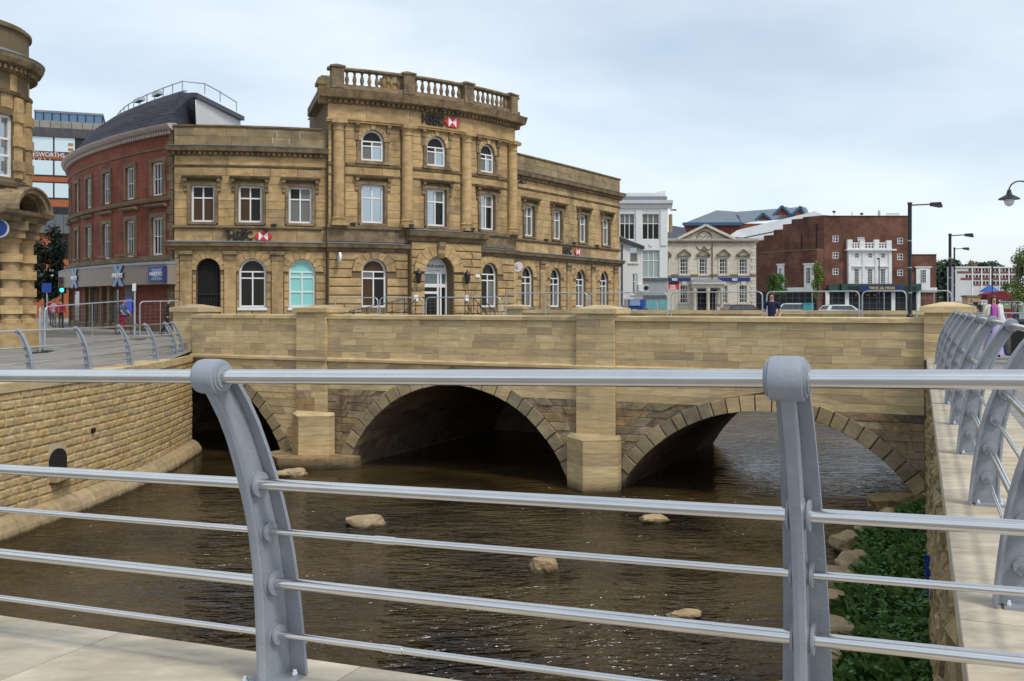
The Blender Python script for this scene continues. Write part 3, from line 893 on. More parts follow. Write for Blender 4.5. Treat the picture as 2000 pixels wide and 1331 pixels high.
# far parapet along the other side of the road
fp = empty('far_parapet', Mb(15, 0, -BDEPTH), 'far stone parapet of the bridge road with flat coping and end pillar', 'wall')
def a_far(px):
    k = (px - 1000) / FPX
    return min((abs(Mb(i * .02, 0, -BDEPTH).x / Mb(i * .02, 0, -BDEPTH).y - k), i * .02) for i in range(1500))[1]
FA = a_far(1018)
x = FA
while x < 25.4:
    y = min(x + rng.uniform(1.0, 1.5), 25.4)
    MB().sweep(Mb, [(-BDEPTH - .4, 1.04), (-BDEPTH - .4, 1.19), (-BDEPTH + .06, 1.19), (-BDEPTH + .06, 1.04)], x + .002, y - .002, 1).build('coping_stone', S_NEW, fp)
    x = y
its = []
for k in range(5):
    for q in course(.0 + .208 * k, .208 * (k + 1), FA, 25.4, [], .9, .006, rng, .35): its.append((q, -BDEPTH - .3, -BDEPTH, .003))
pieces(fp, 'ashlar_block', its, Mb, S_NEW, 300)
c = MB(); c.sbox(Mb, FA - .7, FA + .05, -.05, 1.22, -BDEPTH - .45, -BDEPTH + .1); prism_cap(c, FA - .78, FA + .13, -BDEPTH - .53, -BDEPTH + .18, 1.22, 1.34, 1.42, Mb)
c.build('end_pillar', S_NEW, fp)
# walls of the added channel beyond
for A, Bq in zip(far_ch[1:], far_ch[2:] + far_ch[:1]):
    MB().add([(A[0], A[1], WATER - .3), (Bq[0], Bq[1], WATER - .3), (Bq[0], Bq[1], -.03), (A[0], A[1], -.03)], [(0, 1, 2, 3)]).build('added_channel_wall', S_RUB, kind='structure')
# wall added behind the middle and left vaults to shut out light
MB().sbox(Mb, -5, 15.6, WATER - .3, -.2, -BDEPTH - .4, -BDEPTH - .05).build('vault_light_stop', S_DARKVAULT, bridge)

# ================================================================== stones in the river, green bank
def boulder(mb, c, d, rng, n=3):
    bm = bmesh.new(); bmesh.ops.create_icosphere(bm, subdivisions=n, radius=1.0)
    ph = [rng.uniform(0, 6) for _ in range(6)]
    for v in bm.verts:
        p = v.co
        f = 1 + .20 * math.sin(3 * p.x + ph[0]) * math.sin(3 * p.y + ph[1]) + .15 * math.sin(4 * p.z + ph[2] + 2 * p.x) + .07 * math.sin(7 * p.x + ph[3]) * math.sin(6 * p.y + ph[4] + 3 * p.z)
        q = Vector((max(-.86, min(.88, p.x * f)), max(-.88, min(.85, p.y * f)), max(-.7, min(.74, p.z * f)))) + Vector((rng.uniform(-.018, .018), rng.uniform(-.018, .018), rng.uniform(-.018, .018)))
        v.co = q
    rot = Matrix.Rotation(rng.uniform(0, 6.28), 3, 'Z') @ Matrix.Rotation(rng.uniform(-.2, .2), 3, 'X')
    vs = [Vector(c) + Vector((x[0] * d[0], x[1] * d[1], x[2] * d[2])) for x in (rot @ v.co for v in bm.verts)]
    bm.verts.index_update()
    mb.add(vs, [tuple(v.index for v in f.verts) for f in bm.faces])
    bm.free()
def river_stone(px, py, d, label, name='river_boulder', z=None, group=None):
    dep = (EYE - WATER) * FPX / (py - HY)
    p = at(px, py, dep)
    m = MB(); boulder(m, (p.x, p.y, WATER + .02 if z is None else z), d, rng)
    tag(m.build(name, S_BOUL), label, 'boulder', group)
river_stone(716, 1026, (.50, .42, .24), 'pale flat boulder in the river below the middle arch')
river_stone(1063, 1112, (.36, .36, .30), 'pointed tan boulder standing alone in mid river')
river_stone(1277, 1019, (.42, .35, .2), 'flat boulder in the river in front of the larger cutwater')
river_stone(1335, 1207, (.36, .22, .12), 'low stone barely breaking the rippled water near the railing')
river_stone(575, 930, (.40, .35, .26), 'tan boulder at the tip of the pier apron')
river_stone(546, 931, (.45, .3, .22), 'dark wet boulder against the pier apron')
# bank strip at the foot of the right wall: soil, boulder edge, plants
def Mk(s, o, z):
    p = MR(s, 0, 0) - RIN * o
    return Vector((p.x, p.y, z))
bk = MB(); n = 40; L0, L1 = 7.5, 24.6
def bank_w(s): return 1.55 + .15 * math.sin(s * 1.3) - max(0, s - 21) * .25
for k in range(n):
    s0, s1 = L0 + (L1 - L0) * k / n, L0 + (L1 - L0) * (k + 1) / n
    for j in range(6):
        u0, u1 = j / 6, (j + 1) / 6
        def zz(s, u): return WATER + .52 - .62 * u * u + .06 * math.sin(s * 2.1 + u * 5)
        bk.add([Mk(s0, bank_w(s0) * u0 - .1, zz(s0, u0)), Mk(s1, bank_w(s1) * u0 - .1, zz(s1, u0)), Mk(s1, bank_w(s1) * u1 - .1, zz(s1, u1)), Mk(s0, bank_w(s0) * u1 - .1, zz(s0, u1))], [(0, 1, 2, 3)], True)
SOIL = painted('dark_soil', (.030, .027, .020), 0.95, 0, 0.4, 6.0, bump=0.8)
bk.build('river_bank', SOIL, kind='structure')
bl = [('tan flat-topped', 'nearest the bridge'), ('rounded brown', 'second from the bridge'), ('squat pale', 'third from the bridge'), ('angular tan', 'fourth from the bridge'), ('broad honey-coloured', 'midway along the bank'), ('dark-sided square', 'just past the middle of the bank'), ('large pale smooth', 'below the blue strap'), ('small wedge-shaped', 'near the railing post'), ('low half-buried', 'closest to the near railing')]
for i, (adj, where) in enumerate(bl):
    s = 23.4 - i * 1.62
    m = MB(); boulder(m, Mk(s, bank_w(s) + .02, WATER + .16), (rng.uniform(.26, .42), rng.uniform(.40, .60), rng.uniform(.22, .36)), rng)
    tag(m.build('edge_boulder', S_BOUL), f'{adj} boulder edging the green bank, {where}', 'boulder', 'boulders edging the green bank')
m = MB(); boulder(m, Mk(24.2, .7, WATER + .38), (.85, .6, .34), rng)
tag(m.build('edge_boulder', S_RUB), 'dark mossy mound of rock at the foot of the bridge arch', 'boulder')
PLANT = leaf_mat('bank_leaves', (.030, .085, .016), (.085, .19, .035))
GRASS = leaf_mat('bank_grass', (.06, .13, .03), (.12, .20, .05))
def leafy(mb, c, r, nl, rng, size=.09):
    for _ in range(nl):
        a = rng.uniform(0, 6.28); el = rng.uniform(-.2, 1.3); rr = r * rng.uniform(.35, 1)
        p = Vector(c) + Vector((math.cos(a) * math.cos(el), math.sin(a) * math.cos(el), math.sin(el) * .8)) * rr
        l = size * rng.uniform(.7, 1.5); wd = l * .38
        d = Vector((math.cos(a), math.sin(a), rng.uniform(-.5, .5))).normalized(); sd = d.cross(Vector((rng.uniform(-.4, .4), rng.uniform(-.4, .4), 1))).normalized(); up = sd.cross(d) * l * .12
        mb.add([p, p + d * l * .5 + sd * wd + up, p + d * l, p + d * l * .5 - sd * wd + up], [(0, 1, 2, 3)])
pm = MB()
for k in range(360):
    s = rng.uniform(L0, 23.2); u = rng.uniform(0.0, .86) ** 1.15
    leafy(pm, Mk(s, bank_w(s) * u, WATER + .5 - .5 * u * u), rng.uniform(.10, .36), rng.randrange(24, 52), rng, rng.choice([.045, .06, .08, .11]))
po = pm.build('bank_plants', PLANT, kind='stuff'); tag(po, 'low dark green leafy plants covering the bank below the right wall', 'plants')
gmb = MB()
for k in range(4200):
    s = rng.uniform(L0, 23.6); u = rng.uniform(.1, 1.06)
    p = Mk(s, bank_w(s) * u - .1, WATER + .42 - .45 * u * u); a = rng.uniform(0, 6.28); h = rng.uniform(.12, .42)
    d = Vector((math.cos(a), math.sin(a), 0)); sd = Vector((-d.y, d.x, 0)) * .012
    gmb.add([p - sd, p + sd, p + d * h * .3 + Vector((0, 0, h * .7)) + sd * .6, p + d * h * .75 + Vector((0, 0, h * .8))], [(0, 1, 2, 3)])
go = gmb.build('bank_grass', GRASS, kind='stuff'); tag(go, 'thin grass blades among the bank plants and boulders', 'grass')
# blue strap hanging on the wall face
d = 18.6
p = at(1824, 1092, 15.6)
m = MB()
q = MR((Vector((p.x, p.y, 0)) - CORNER).dot(RDIR), 0, .04)
for k in range(3):
    m.box((q.x, q.y, p.z - .02 - k * .16), (.10 - .01 * k, .05, .15), -.38)
m.tube([(q.x, q.y, p.z + .05), (q.x - .01, q.y, p.z - .3), (q.x + .02, q.y, p.z - .62)], .025, 6)
tag(m.build('mooring_strap', BLUE), 'bright blue strap hanging on the rubble river wall', 'strap')
# ================================================================== RAILINGS
RAILS = [(1.21, -.36, .0255), (.79, -.125, .0215), (.60, -.065, .0125), (.395, -.03, .0215), (.19, -.012, .0125)]   # height, offset to the river, radius
def post_y(z):
    P = [(0, 0), (.19, -.012), (.395, -.03), (.60, -.065), (.79, -.125), (1.0, -.215), (1.21, -.36)]
    for (z0, y0), (z1, y1) in zip(P, P[1:]):
        if z <= z1: return y0 + (y1 - y0) * (z - z0) / (z1 - z0)
    return P[-1][1]
def post_mesh():
    """x along the rail, y to the river, z up; origin at the foot"""
    zs = [0.0, .1, .2, .3, .4, .5, .6, .7, .8, .9, 1.0, 1.08, 1.14, 1.19]
    ys = [post_y(z) for z in zs]
    for _ in range(2): ys = [ys[0]] + [(ys[i - 1] + 2 * ys[i] + ys[i + 1]) / 4 for i in range(1, len(ys) - 1)] + [ys[-1]]
    web = MB(); fl = MB()
    def rib(mb, prof_fn, smooth=False):
        b = len(mb.v); m = None
        for i, z in enumerate(zs):
            tz = (zs[min(i + 1, len(zs) - 1)] - zs[max(i - 1, 0)]); ty = (ys[min(i + 1, len(zs) - 1)] - ys[max(i - 1, 0)])
            l = math.hypot(tz, ty); ny, nz = tz / l, -ty / l           # normal to the curve, riverward
            pr = prof_fn(z); m = len(pr)
            for x, dy in pr: mb.v.append(Vector((x, ys[i] + ny * dy, z + nz * dy)))
        for i in range(len(zs) - 1):
            for k in range(m):
                k2 = (k + 1) % m
                mb.f.append((b + i * m + k, b + i * m + k2, b + (i + 1) * m + k2, b + (i + 1) * m + k)); mb.sm.append(smooth)
        mb.f.append(tuple(b + k for k in range(m - 1, -1, -1))); mb.sm.append(False)
        mb.f.append(tuple(b + (len(zs) - 1) * m + k for k in range(m))); mb.sm.append(False)
    hd = lambda z: .092 - .036 * z
    def webp(z):
        h = hd(z); t = .011; bq = .020
        return [(t, h - .004), (t, -h + .03), (bq, -h + .016), (bq * .8, -h + .004), (0, -h), (-bq * .8, -h + .004), (-bq, -h + .016), (-t, -h + .03), (-t, h - .004)]
    def flp(z):
        h = hd(z); wq = .082 - .030 * z
        return [(-wq, h - .002), (wq, h - .002), (wq, h + .014), (-wq, h + .014)]
    rib(web, webp); rib(fl, flp)
    base = MB(); base.box((0, -.03, .008), (.17, .19, .016))
    bolt = MB().lathe([(.014, .0), (.014, .012), (.010, .018), (.008, .028)], (0, 0, 0), 8)
    zt, yt = RAILS[0][0], RAILS[0][1]
    bar = MB()
    prof = [(.034, -.060), (.041, -.060), (.041, -.054), (.051, -.054), (.051, -.047), (.0595, -.045), (.0625, -.03), (.063, 0), (.0625, .03), (.0595, .045), (.051, .047), (.051, .054), (.041, .054), (.041, .060), (.034, .060)]
    bar.lathe(prof, (0, 0, 0), 28)
    mrot = Matrix.Rotation(R(90), 3, 'Y')
    bar.v = [mrot @ p + Vector((0, yt, zt)) for p in bar.v]
    socks = []
    for r in (.0215, .0125):
        bq = MB(); k = r + .026
        bq.lathe([(k, -.034), (k, -.026), (k - .008, -.024), (k - .008, -.017), (k + .004, -.014), (k + .004, .014), (k - .008, .017), (k - .008, .024), (k, .026), (k, .034)], (0, 0, 0), 18)
        bq.v = [mrot @ p for p in bq.v]
        socks.append(bq)
    return web, fl, base, bolt, bar, socks[0], socks[1]
PARTS = {}
def railing(name, label, M, posts, zf, off, s_ends, n_seg, sleeves=()):
    """M(s, z, o) runs along the coping edge; posts: s of each; zf: coping height at s"""
    s0, s1 = s_ends
    root = empty(name, M((s0 + s1) / 2, zf((s0 + s1) / 2), -off), label, 'railing')
    if not PARTS:
        proto = empty('proto', (0, 0, 0))
        for nm, mb, mt in zip(('post', 'flange', 'base_plate', 'anchor_bolt', 'collar', 'socket_a', 'socket_b'), post_mesh(), (GREY, GREY, GREY, STEEL, GREY, GREY, GREY)):
            o = mb.build(nm, mt, proto); PARTS[nm] = o.data
            bpy.data.objects.remove(o)
        bpy.data.objects.remove(proto)
    for s in posts:
        p = M(s, zf(s), -off); t = (M(s + .05, 0, -off) - M(s - .05, 0, -off)).normalized()
        n = M(s, 0, 1) - M(s, 0, 0)
        rz = math.atan2(n.y, n.x) - PI / 2            # local y to the river
        po = bpy.data.objects.new('post', PARTS['post']); COL.objects.link(po)
        po.parent = root; po.location = p - ORG[root.name]; po.rotation_euler = (0, 0, rz)
        sub = [('flange', 'flange', (0, 0, 0)), ('base_plate', 'base_plate', (0, 0, 0)), ('collar', 'collar', (0, 0, 0))]
        sub += [('anchor_bolt', 'anchor_bolt', (x, y, .016)) for x in (-.062, .062) for y in (-.10, .045)]
        sub += [('rail_socket', 'socket_a' if r > .02 else 'socket_b', (0, y, z)) for z, y, r in RAILS[1:]]
        for nm, key, lc in sub:
            c = bpy.data.objects.new(nm, PARTS[key]); COL.objects.link(c); c.parent = po; c.location = lc
    for zr, yr, r in RAILS:
        pts = [M(s0 + (s1 - s0) * k / n_seg, zf(s0 + (s1 - s0) * k / n_seg) + zr, -off + yr) for k in range(n_seg + 1)]
        ro = MB().tube(pts, r, 20).build('rail', STEEL, root)
        for sv in sleeves:
            if r < .02:
                a, c = M(sv, zf(sv) + zr, -off + yr), M(sv + .085, zf(sv + .085) + zr, -off + yr)
                MB().tube([a, c], r + .0022, 16).build('sleeve', STEEL, ro)
    return root
# near railing in front of the camera
def s_front(px):
    k = (px - 1000) / FPX
    for i in range(4000):
        s = -1 + i * .003; p = MF(s, 0, -.62)
        if p.x / p.y < k: return s
sA, sB = s_front(1539), s_front(414)
print('front posts', sA, sB)
sp2 = sB - sA
railing('steel_railing', 'near grey-posted steel railing crossing the foreground', MF, [sA - sp2, sA, sB, sB + sp2, sB + 2 * sp2], lambda s: -.026 * s, .26, (sA - sp2 - .5, sB + 3 * sp2), 1, sleeves=(sB - .58,))
# right bank railing
sR = [(y - 3.086) / .9256 for y in (4.69, 7.04, 9.39, 11.70, 14.05, 16.4, 18.75, 21.1, 23.45)]
railing('steel_railing', 'grey-posted steel railing receding along the pale coping beside the woman', MR, sR, lambda s: 0.0, .26, (1.0, 24.3), 1)
# left promenade railing
def s_of_y(y):
    for i in range(3000):
        s = i * .01
        if ML(s, 0, 0).y < y: return s
sL = [s_of_y(y) for y in (36.9, 35.9, 33.4, 30.9, 28.1, 25.3, 22.5)]
railing('steel_railing', 'curved grey steel railing along the promenade below the red brick building', ML, sL, lambda s: LT, .30, (0.05, sL[-1] + 1.5), 26)
# ================================================================== FACADE TOOLS
def wall_band(mb, M, s0, s1, z0, z1, o, ops, depth=.28, seg=.7):
    """wall sheet with openings (centre, width, bottom, top, arched) and their reveals"""
    def strip(a, b, za, zb):
        if b - a < .002 or zb - za < .002: return
        n = max(1, int((b - a) / seg) + 1)
        for k in range(n):
            x, y = a + (b - a) * k / n, a + (b - a) * (k + 1) / n
            mb.add([M(x, za, o), M(y, za, o), M(y, zb, o), M(x, zb, o)], [(0, 1, 2, 3)])
    cur = s0
    for c, w, zb, zt, ar in sorted(ops):
        l, r = c - w / 2, c + w / 2
        strip(cur, l, z0, z1); strip(l, r, z0, zb)
        i = o - depth
        if ar:
            rad = w / 2; zs = zt - rad; n = 12
            P = [(c - rad * math.cos(PI * k / n), zs + rad * math.sin(PI * k / n)) for k in range(n + 1)]
            for (x0, a0), (x1, a1) in zip(P, P[1:]):
                mb.add([M(x0, a0, o), M(x1, a1, o), M(x1, z1, o), M(x0, z1, o)], [(0, 1, 2, 3)])
                mb.add([M(x0, a0, o), M(x1, a1, o), M(x1, a1, i), M(x0, a0, i)], [(0, 1, 2, 3)])
            top = zs
        else:
            strip(l, r, zt, z1); top = zt
            mb.add([M(l, zt, o), M(r, zt, o), M(r, zt, i), M(l, zt, i)], [(0, 1, 2, 3)])
        for x in (l, r): mb.add([M(x, zb, o), M(x, top, o), M(x, top, i), M(x, zb, i)], [(0, 1, 2, 3)])
        mb.add([M(l, zb, o), M(r, zb, o), M(r, zb, i), M(l, zb, i)], [(0, 1, 2, 3)])
        cur = r
    strip(cur, s1, z0, z1)
def sash(root, M, c, w, zb, zt, o, glass, fm=None, fw=.095, cols=2, rows=(.62,), arched=False, name='window', mid=.065, th=.06):
    """window: white frame (a part) with its panes (sub-parts). o: face of the glass"""
    fm = fm or WHITEF
    l, r = c - w / 2, c + w / 2; f = MB(); ow = o + th
    rad = w / 2; zs = zt - rad if arched else zt
    f.sbox(M, l, l + fw, zb, zs, o - .02, ow); f.sbox(M, r - fw, r, zb, zs, o - .02, ow)
    f.sbox(M, l + fw, r - fw, zb, zb + fw, o - .02, ow)
    if arched:
        n = 12
        for k in range(n):
            a, b = PI * k / n, PI * (k + 1) / n
            pl = [(c - rad * math.cos(a), zs + rad * math.sin(a)), (c - rad * math.cos(b), zs + rad * math.sin(b)),
                  (c - (rad - fw) * math.cos(b), zs + (rad - fw) * math.sin(b)), (c - (rad - fw) * math.cos(a), zs + (rad - fw) * math.sin(a))]
            f.poly(pl, M, o - .02, ow)
        f.sbox(M, l + fw, r - fw, zs - mid / 2, zs + mid / 2, o - .02, ow - .01)
        ztop = zs - mid / 2
    else:
        f.sbox(M, l + fw, r - fw, zt - fw, zt, o - .02, ow); ztop = zt - fw
    zl = [zb + fw] + [zb + (zt - zb) * q for q in rows if zb + (zt - zb) * q < ztop - .1] + [ztop]
    for q in zl[1:-1]: f.sbox(M, l + fw, r - fw, q - mid / 2, q + mid / 2, o - .02, ow - .01)
    xs_ = [l + fw + (w - 2 * fw) * k / cols for k in range(cols + 1)]
    for x in xs_[1:-1]: f.sbox(M, x - mid / 2, x + mid / 2, zb + fw, ztop, o - .02, ow - .012)
    fo = f.build(name, fm, root)
    gl = glass if isinstance(glass, (list, tuple)) else [glass]
    k = 0
    for za, zc in zip(zl, zl[1:]):
        for x, y in zip(xs_, xs_[1:]):
            MB().add([M(x, za, o), M(y, za, o), M(y, zc, o), M(x, zc, o)], [(0, 1, 2, 3)]).build('pane', gl[k % len(gl)], fo); k += 1
    if arched:
        n = 12; pl = [(c - (rad - fw) * math.cos(PI * q / n), zs + (rad - fw) * math.sin(PI * q / n)) for q in range(n + 1)]
        MB().add([M(x, z, o) for x, z in pl], [tuple(range(n + 1))]).build('pane', gl[-1], fo)
    return fo
def voussoirs(root, M, c, rad, zs, ring, n, o0, o1, mt, zmax=99, a0=0.0, key=False, bev=.015):
    for k in range(n):
        a, b = a0 + (PI - 2 * a0) * k / n + .01, a0 + (PI - 2 * a0) * (k + 1) / n - .01
        rr = rad + ring * (1.0 if not (key and k == n // 2) else 1.25)
        pl = [(c + rad * math.cos(a), zs + rad * math.sin(a)), (c + rr * math.cos(a), min(zmax, zs + rr * math.sin(a))),
              (c + rr * math.cos(b), min(zmax, zs + rr * math.sin(b))), (c + rad * math.cos(b), zs + rad * math.sin(b))]
        MB().poly(pl, M, o0, o1 + (.05 if key and k == n // 2 else 0), bev).build('keystone' if key and k == n // 2 else 'voussoir', mt, root)
def solve_s(M, px, smax, o=0.0):
    k = (px - 1000) / FPX; lo, hi = -1.0, smax
    best = None
    for i in range(1600):
        s = lo + (hi - lo) * i / 1600; p = M(s, 0, o); e = abs(p.x / p.y - k)
        if best is None or e < best[0]: best = (e, s)
    return best[1]
def plane_map(P, ang):
    """flat facade through P with heading ang (0 = square on, positive recedes to the right)"""
    t = Vector((math.cos(ang), math.sin(ang), 0)); n = Vector((t.y, -t.x, 0)); P = Vector((P[0], P[1], 0))
    return lambda s, z, o: P + t * s + n * o + Vector((0, 0, z))

# ================================================================== THE BANK (HSBC)
def make_curve(P, heads):                    # heads: (s, heading in degrees), integrated in small steps
    ds = .05; pts = []; n = int(heads[-1][0] / ds)
    x, y = P
    for i in range(n + 1):
        s = i * ds
        for (a, h0), (b, h1) in zip(heads, heads[1:]):
            if s <= b + 1e-6:
                h = R(h0 + (h1 - h0) * (s - a) / (b - a)); break
        pts.append((x, y, h)); x += math.cos(h) * ds; y += math.sin(h) * ds
    def M(s, z, o):
        i = max(0, min(n, int(s / ds))); px, py, h = pts[i]; d = s - i * ds
        return Vector((px + math.cos(h) * d + math.sin(h) * o, py + math.sin(h) * d - math.cos(h) * o, z))
    return M
MH = make_curve((-16.35, 47.8), [(0, 1), (7.5, 19), (18.8, 57), (33.5, 60)])
sx = lambda px, o=0.0: solve_s(MH, px, 33.5, o)
rng = random.Random(5)
TO = .36
bank = empty('bank_building', (-4.0, 52.0, 0), 'curved sandstone bank with columned central tower, balustrade and two lower wings', 'building')
T0, T1, SE = sx(641, TO), sx(1004, TO), sx(1212)
# openings
LWu = [sx(p) for p in (396, 489, 587)]; LWg = [sx(p) for p in (407, 493, 590)]
TWu = [sx(p, TO) for p in (728, 852, 952)]; TWg = [sx(731, TO), sx(858, TO + .3), sx(956, TO)]
RWu = [sx(p) for p in (1033, 1088, 1138, 1183)]; RWg = [sx(p) for p in (1030, 1085, 1134, 1180)]
U0, U1, G0, G1 = 5.42, 7.20, 1.28, 3.66
UW, GW = 1.12, 1.28
wb = MB()
wall_band(wb, MH, 0, T0 + .1, -.4, 4.4, 0, [(LWg[0], 1.15, -.4, 3.66, True)] + [(c, GW, G0, G1, True) for c in LWg[1:]], .32)
wall_band(wb, MH, 0, T0 + .1, 4.4, 9.2, 0, [(c, UW, U0, U1, False) for c in LWu])
wall_band(wb, MH, T1 - .1, SE, -.4, 4.4, 0, [(c, GW, G0, G1, True) for c in RWg], .32)
wall_band(wb, MH, T1 - .1, SE, 4.4, 9.2, 0, [(c, UW, U0, U1, False) for c in RWu])
DB0, DB1 = sx(797, TO), sx(932, TO)          # the door bay
wall_band(wb, MH, T0, DB0 + .05, -.4, 4.4, TO, [(TWg[0], GW, G0, G1 + .05, True)], .32)
wall_band(wb, MH, DB1 - .05, T1, -.4, 4.4, TO, [(TWg[2], GW, G0, G1 + .05, True)], .32)
wall_band(wb, MH, DB0, DB1, -.4, 5.1, TO + .32, [(TWg[1], 1.7, -.2, 3.95, True)], .75)
wall_band(wb, MH, T0, T1, 4.4, 8.3, TO, [(c, 1.16, 5.5, 7.42, False) for c in TWu])
wall_band(wb, MH, T0, T1, 8.3, 11.5, TO, [(c, 1.14, 8.62, 10.16, True) for c in TWu])
for s_, oa, ob, za, zb in ((T0, -.6, TO, -.4, 12.0), (T1, -.6, TO, -.4, 12.0), (DB0, TO, TO + .32, -.4, 5.1), (DB1, TO, TO + .32, -.4, 5.1), (SE, -9, 0, -.4, 10.1), (0, -.3, 0, -.4, 10.1), (T0, -7, -.6, 9, 12.0), (T1, -7, -.6, 9, 12.0)):
    wb.add([MH(s_, za, oa), MH(s_, za, ob), MH(s_, zb, ob), MH(s_, zb, oa)], [(0, 1, 2, 3)])
wb.build('wall', S_JOINT, bank)
# roofs behind the parapets
rf = MB()
for a, b_, z in ((0, T0, 9.3), (T0, T1, 12.0), (T1, SE, 9.3)):
    n = 14
    for k in range(n):
        x, y = a + (b_ - a) * k / n, a + (b_ - a) * (k + 1) / n
        rf.add([MH(x, z, 0), MH(y, z, 0), MH(y, z, -8), MH(x, z, -8)], [(0, 1, 2, 3)])
rf.build('roof', LEAD, bank)
# ---- stone facing, course by course
items = []; rust = []; para = []
def ring_obs(c, w, zb, zt, ring):
    rad = w / 2; zs = zt - rad
    return [rect_obs(c - rad, c + rad, zb, zs + .001), arch_obs(c, zs, rad + ring, zs)]
def lay(z0, z1, ch, L, Rr, obs, o, blen, gap, bev, proud, out):
    n = max(1, round((z1 - z0) / ch)); h = (z1 - z0) / n
    for k in range(n):
        for q in course(z0 + k * h, z0 + (k + 1) * h, L, Rr, obs, blen, gap, rng, .25):
            out.append((q, o - .02, o + proud + rng.uniform(-.003, .003), bev))
for A, B, up, gr in ((0, T0, LWu, LWg), (T1, SE, RWu, RWg)):
    og = []
    for i, c in enumerate(gr):
        w_ = 1.15 if (A == 0 and i == 0) else GW
        og += ring_obs(c, w_, -.4 if (A == 0 and i == 0) else G0, G1, .40)
    pil = [(a + b) / 2 for a, b in zip(gr, gr[1:])]
    pil = [gr[0] - (pil[0] - gr[0])] + pil + [gr[-1] + (gr[-1] - pil[-1])]
    pil = [p for p in pil if A + .2 < p < B - .2]
    og += [rect_obs(p - .30, p + .30, -.5, 4.1) for p in pil]
    lay(-.3, 4.05, .40, A + .02, B - .02, og, 0, .95, .035, .02, .03, rust)
    for p in pil:                            # flat pilasters with small capitals
        MB().sbox(MH, p - .27, p + .27, -.3, 3.55, -.01, .09).build('pilaster', S_BANK, bank)
        m = MB(); m.sbox(MH, p - .29, p + .29, 3.55, 3.68, -.01, .12); m.sbox(MH, p - .33, p + .33, 3.85, 4.02, -.01, .17); m.sbox(MH, p - .28, p + .28, 3.68, 3.85, -.01, .10)
        m.build('capital', S_TRIM, bank)
    lay(4.5, 5.08, .58, A + .02, B - .02, [], 0, 1.5, .012, .004, .02, items)
    lay(5.26, 8.08, .40, A + .02, B - .02, [rect_obs(c - UW / 2 - .17, c + UW / 2 + .17, U0 - .1, 7.62) for c in up], 0, 1.2, .016, .006, .025, items)
    lay(8.2, 8.64, .44, A + .02, B - .02, [], 0, 1.6, .010, .004, .02, items)
    lay(9.16, 10.02, .43, A + .02, B - .02, [], .0, 1.35, .012, .004, .05, para)
# tower
lay(-.3, 4.05, .42, T0 + .02, DB0, ring_obs(TWg[0], GW, G0, G1 + .05, .48), TO, 1.1, .05, .03, .06, rust)
lay(-.3, 4.05, .42, DB1, T1 - .02, ring_obs(TWg[2], GW, G0, G1 + .05, .48), TO, 1.1, .05, .03, .06, rust)
lay(-.3, 4.62, .41, DB0 + .02, DB1 - .02, ring_obs(TWg[1], 1.7, -.4, 3.95, .62), TO + .32, .9, .05, .03, .06, rust)
COLS = [sx(p, TO) for p in (661, 793, 908, 997)]
colob = [rect_obs(c - .33, c + .33, 5.2, 10.5) for c in COLS]
lay(5.36, 8.28, .42, T0 + .02, T1 - .02, colob + [rect_obs(c - .58 - .17, c + .58 + .17, 5.4, 7.86) for c in TWu], TO, 1.1, .018, .006, .025, items)
lay(8.46, 10.44, .40, T0 + .02, T1 - .02, colob + sum([ring_obs(c, 1.14, 8.55, 10.16, .26) for c in TWu], []), TO, 1.0, .018, .006, .025, items)
lay(10.62, 11.34, .72, T0 - .02, T1 + .02, [], TO + .03, 1.9, .012, .005, .03, items)
pieces(bank, 'rusticated_block', rust, MH, S_BANK, 260, 'rusticated_stonework')
pieces(bank, 'ashlar_block', items, MH, S_BANK, 300, 'ashlar_stonework')
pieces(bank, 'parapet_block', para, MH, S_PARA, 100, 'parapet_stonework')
# ---- cornices and bands
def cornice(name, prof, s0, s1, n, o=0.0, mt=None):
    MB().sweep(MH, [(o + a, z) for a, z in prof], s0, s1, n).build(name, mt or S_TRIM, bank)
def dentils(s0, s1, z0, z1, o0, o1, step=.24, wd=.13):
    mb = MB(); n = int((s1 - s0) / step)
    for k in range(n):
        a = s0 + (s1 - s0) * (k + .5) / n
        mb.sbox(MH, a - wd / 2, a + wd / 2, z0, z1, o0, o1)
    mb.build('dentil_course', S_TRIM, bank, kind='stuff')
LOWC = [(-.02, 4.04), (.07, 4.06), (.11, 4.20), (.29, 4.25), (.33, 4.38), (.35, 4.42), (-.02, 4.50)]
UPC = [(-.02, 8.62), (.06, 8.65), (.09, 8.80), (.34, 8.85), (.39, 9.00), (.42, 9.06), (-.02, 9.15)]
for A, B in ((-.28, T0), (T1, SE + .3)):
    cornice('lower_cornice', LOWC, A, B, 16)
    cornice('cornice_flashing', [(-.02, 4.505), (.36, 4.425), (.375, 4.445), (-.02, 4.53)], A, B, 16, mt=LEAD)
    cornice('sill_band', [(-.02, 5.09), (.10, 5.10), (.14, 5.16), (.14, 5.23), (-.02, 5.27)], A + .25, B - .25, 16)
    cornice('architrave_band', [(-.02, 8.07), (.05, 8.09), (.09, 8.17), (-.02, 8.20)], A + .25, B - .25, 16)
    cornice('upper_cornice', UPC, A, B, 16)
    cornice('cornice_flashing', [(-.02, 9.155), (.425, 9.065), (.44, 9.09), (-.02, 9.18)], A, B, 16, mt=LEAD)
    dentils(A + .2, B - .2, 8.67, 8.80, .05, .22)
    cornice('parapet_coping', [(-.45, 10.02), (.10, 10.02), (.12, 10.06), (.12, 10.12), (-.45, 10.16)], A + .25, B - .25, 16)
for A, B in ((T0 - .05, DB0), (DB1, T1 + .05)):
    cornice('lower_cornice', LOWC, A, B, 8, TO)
    cornice('cornice_flashing', [(-.02, 4.505), (.36, 4.425), (.375, 4.445), (-.02, 4.53)], A, B, 8, TO, LEAD)
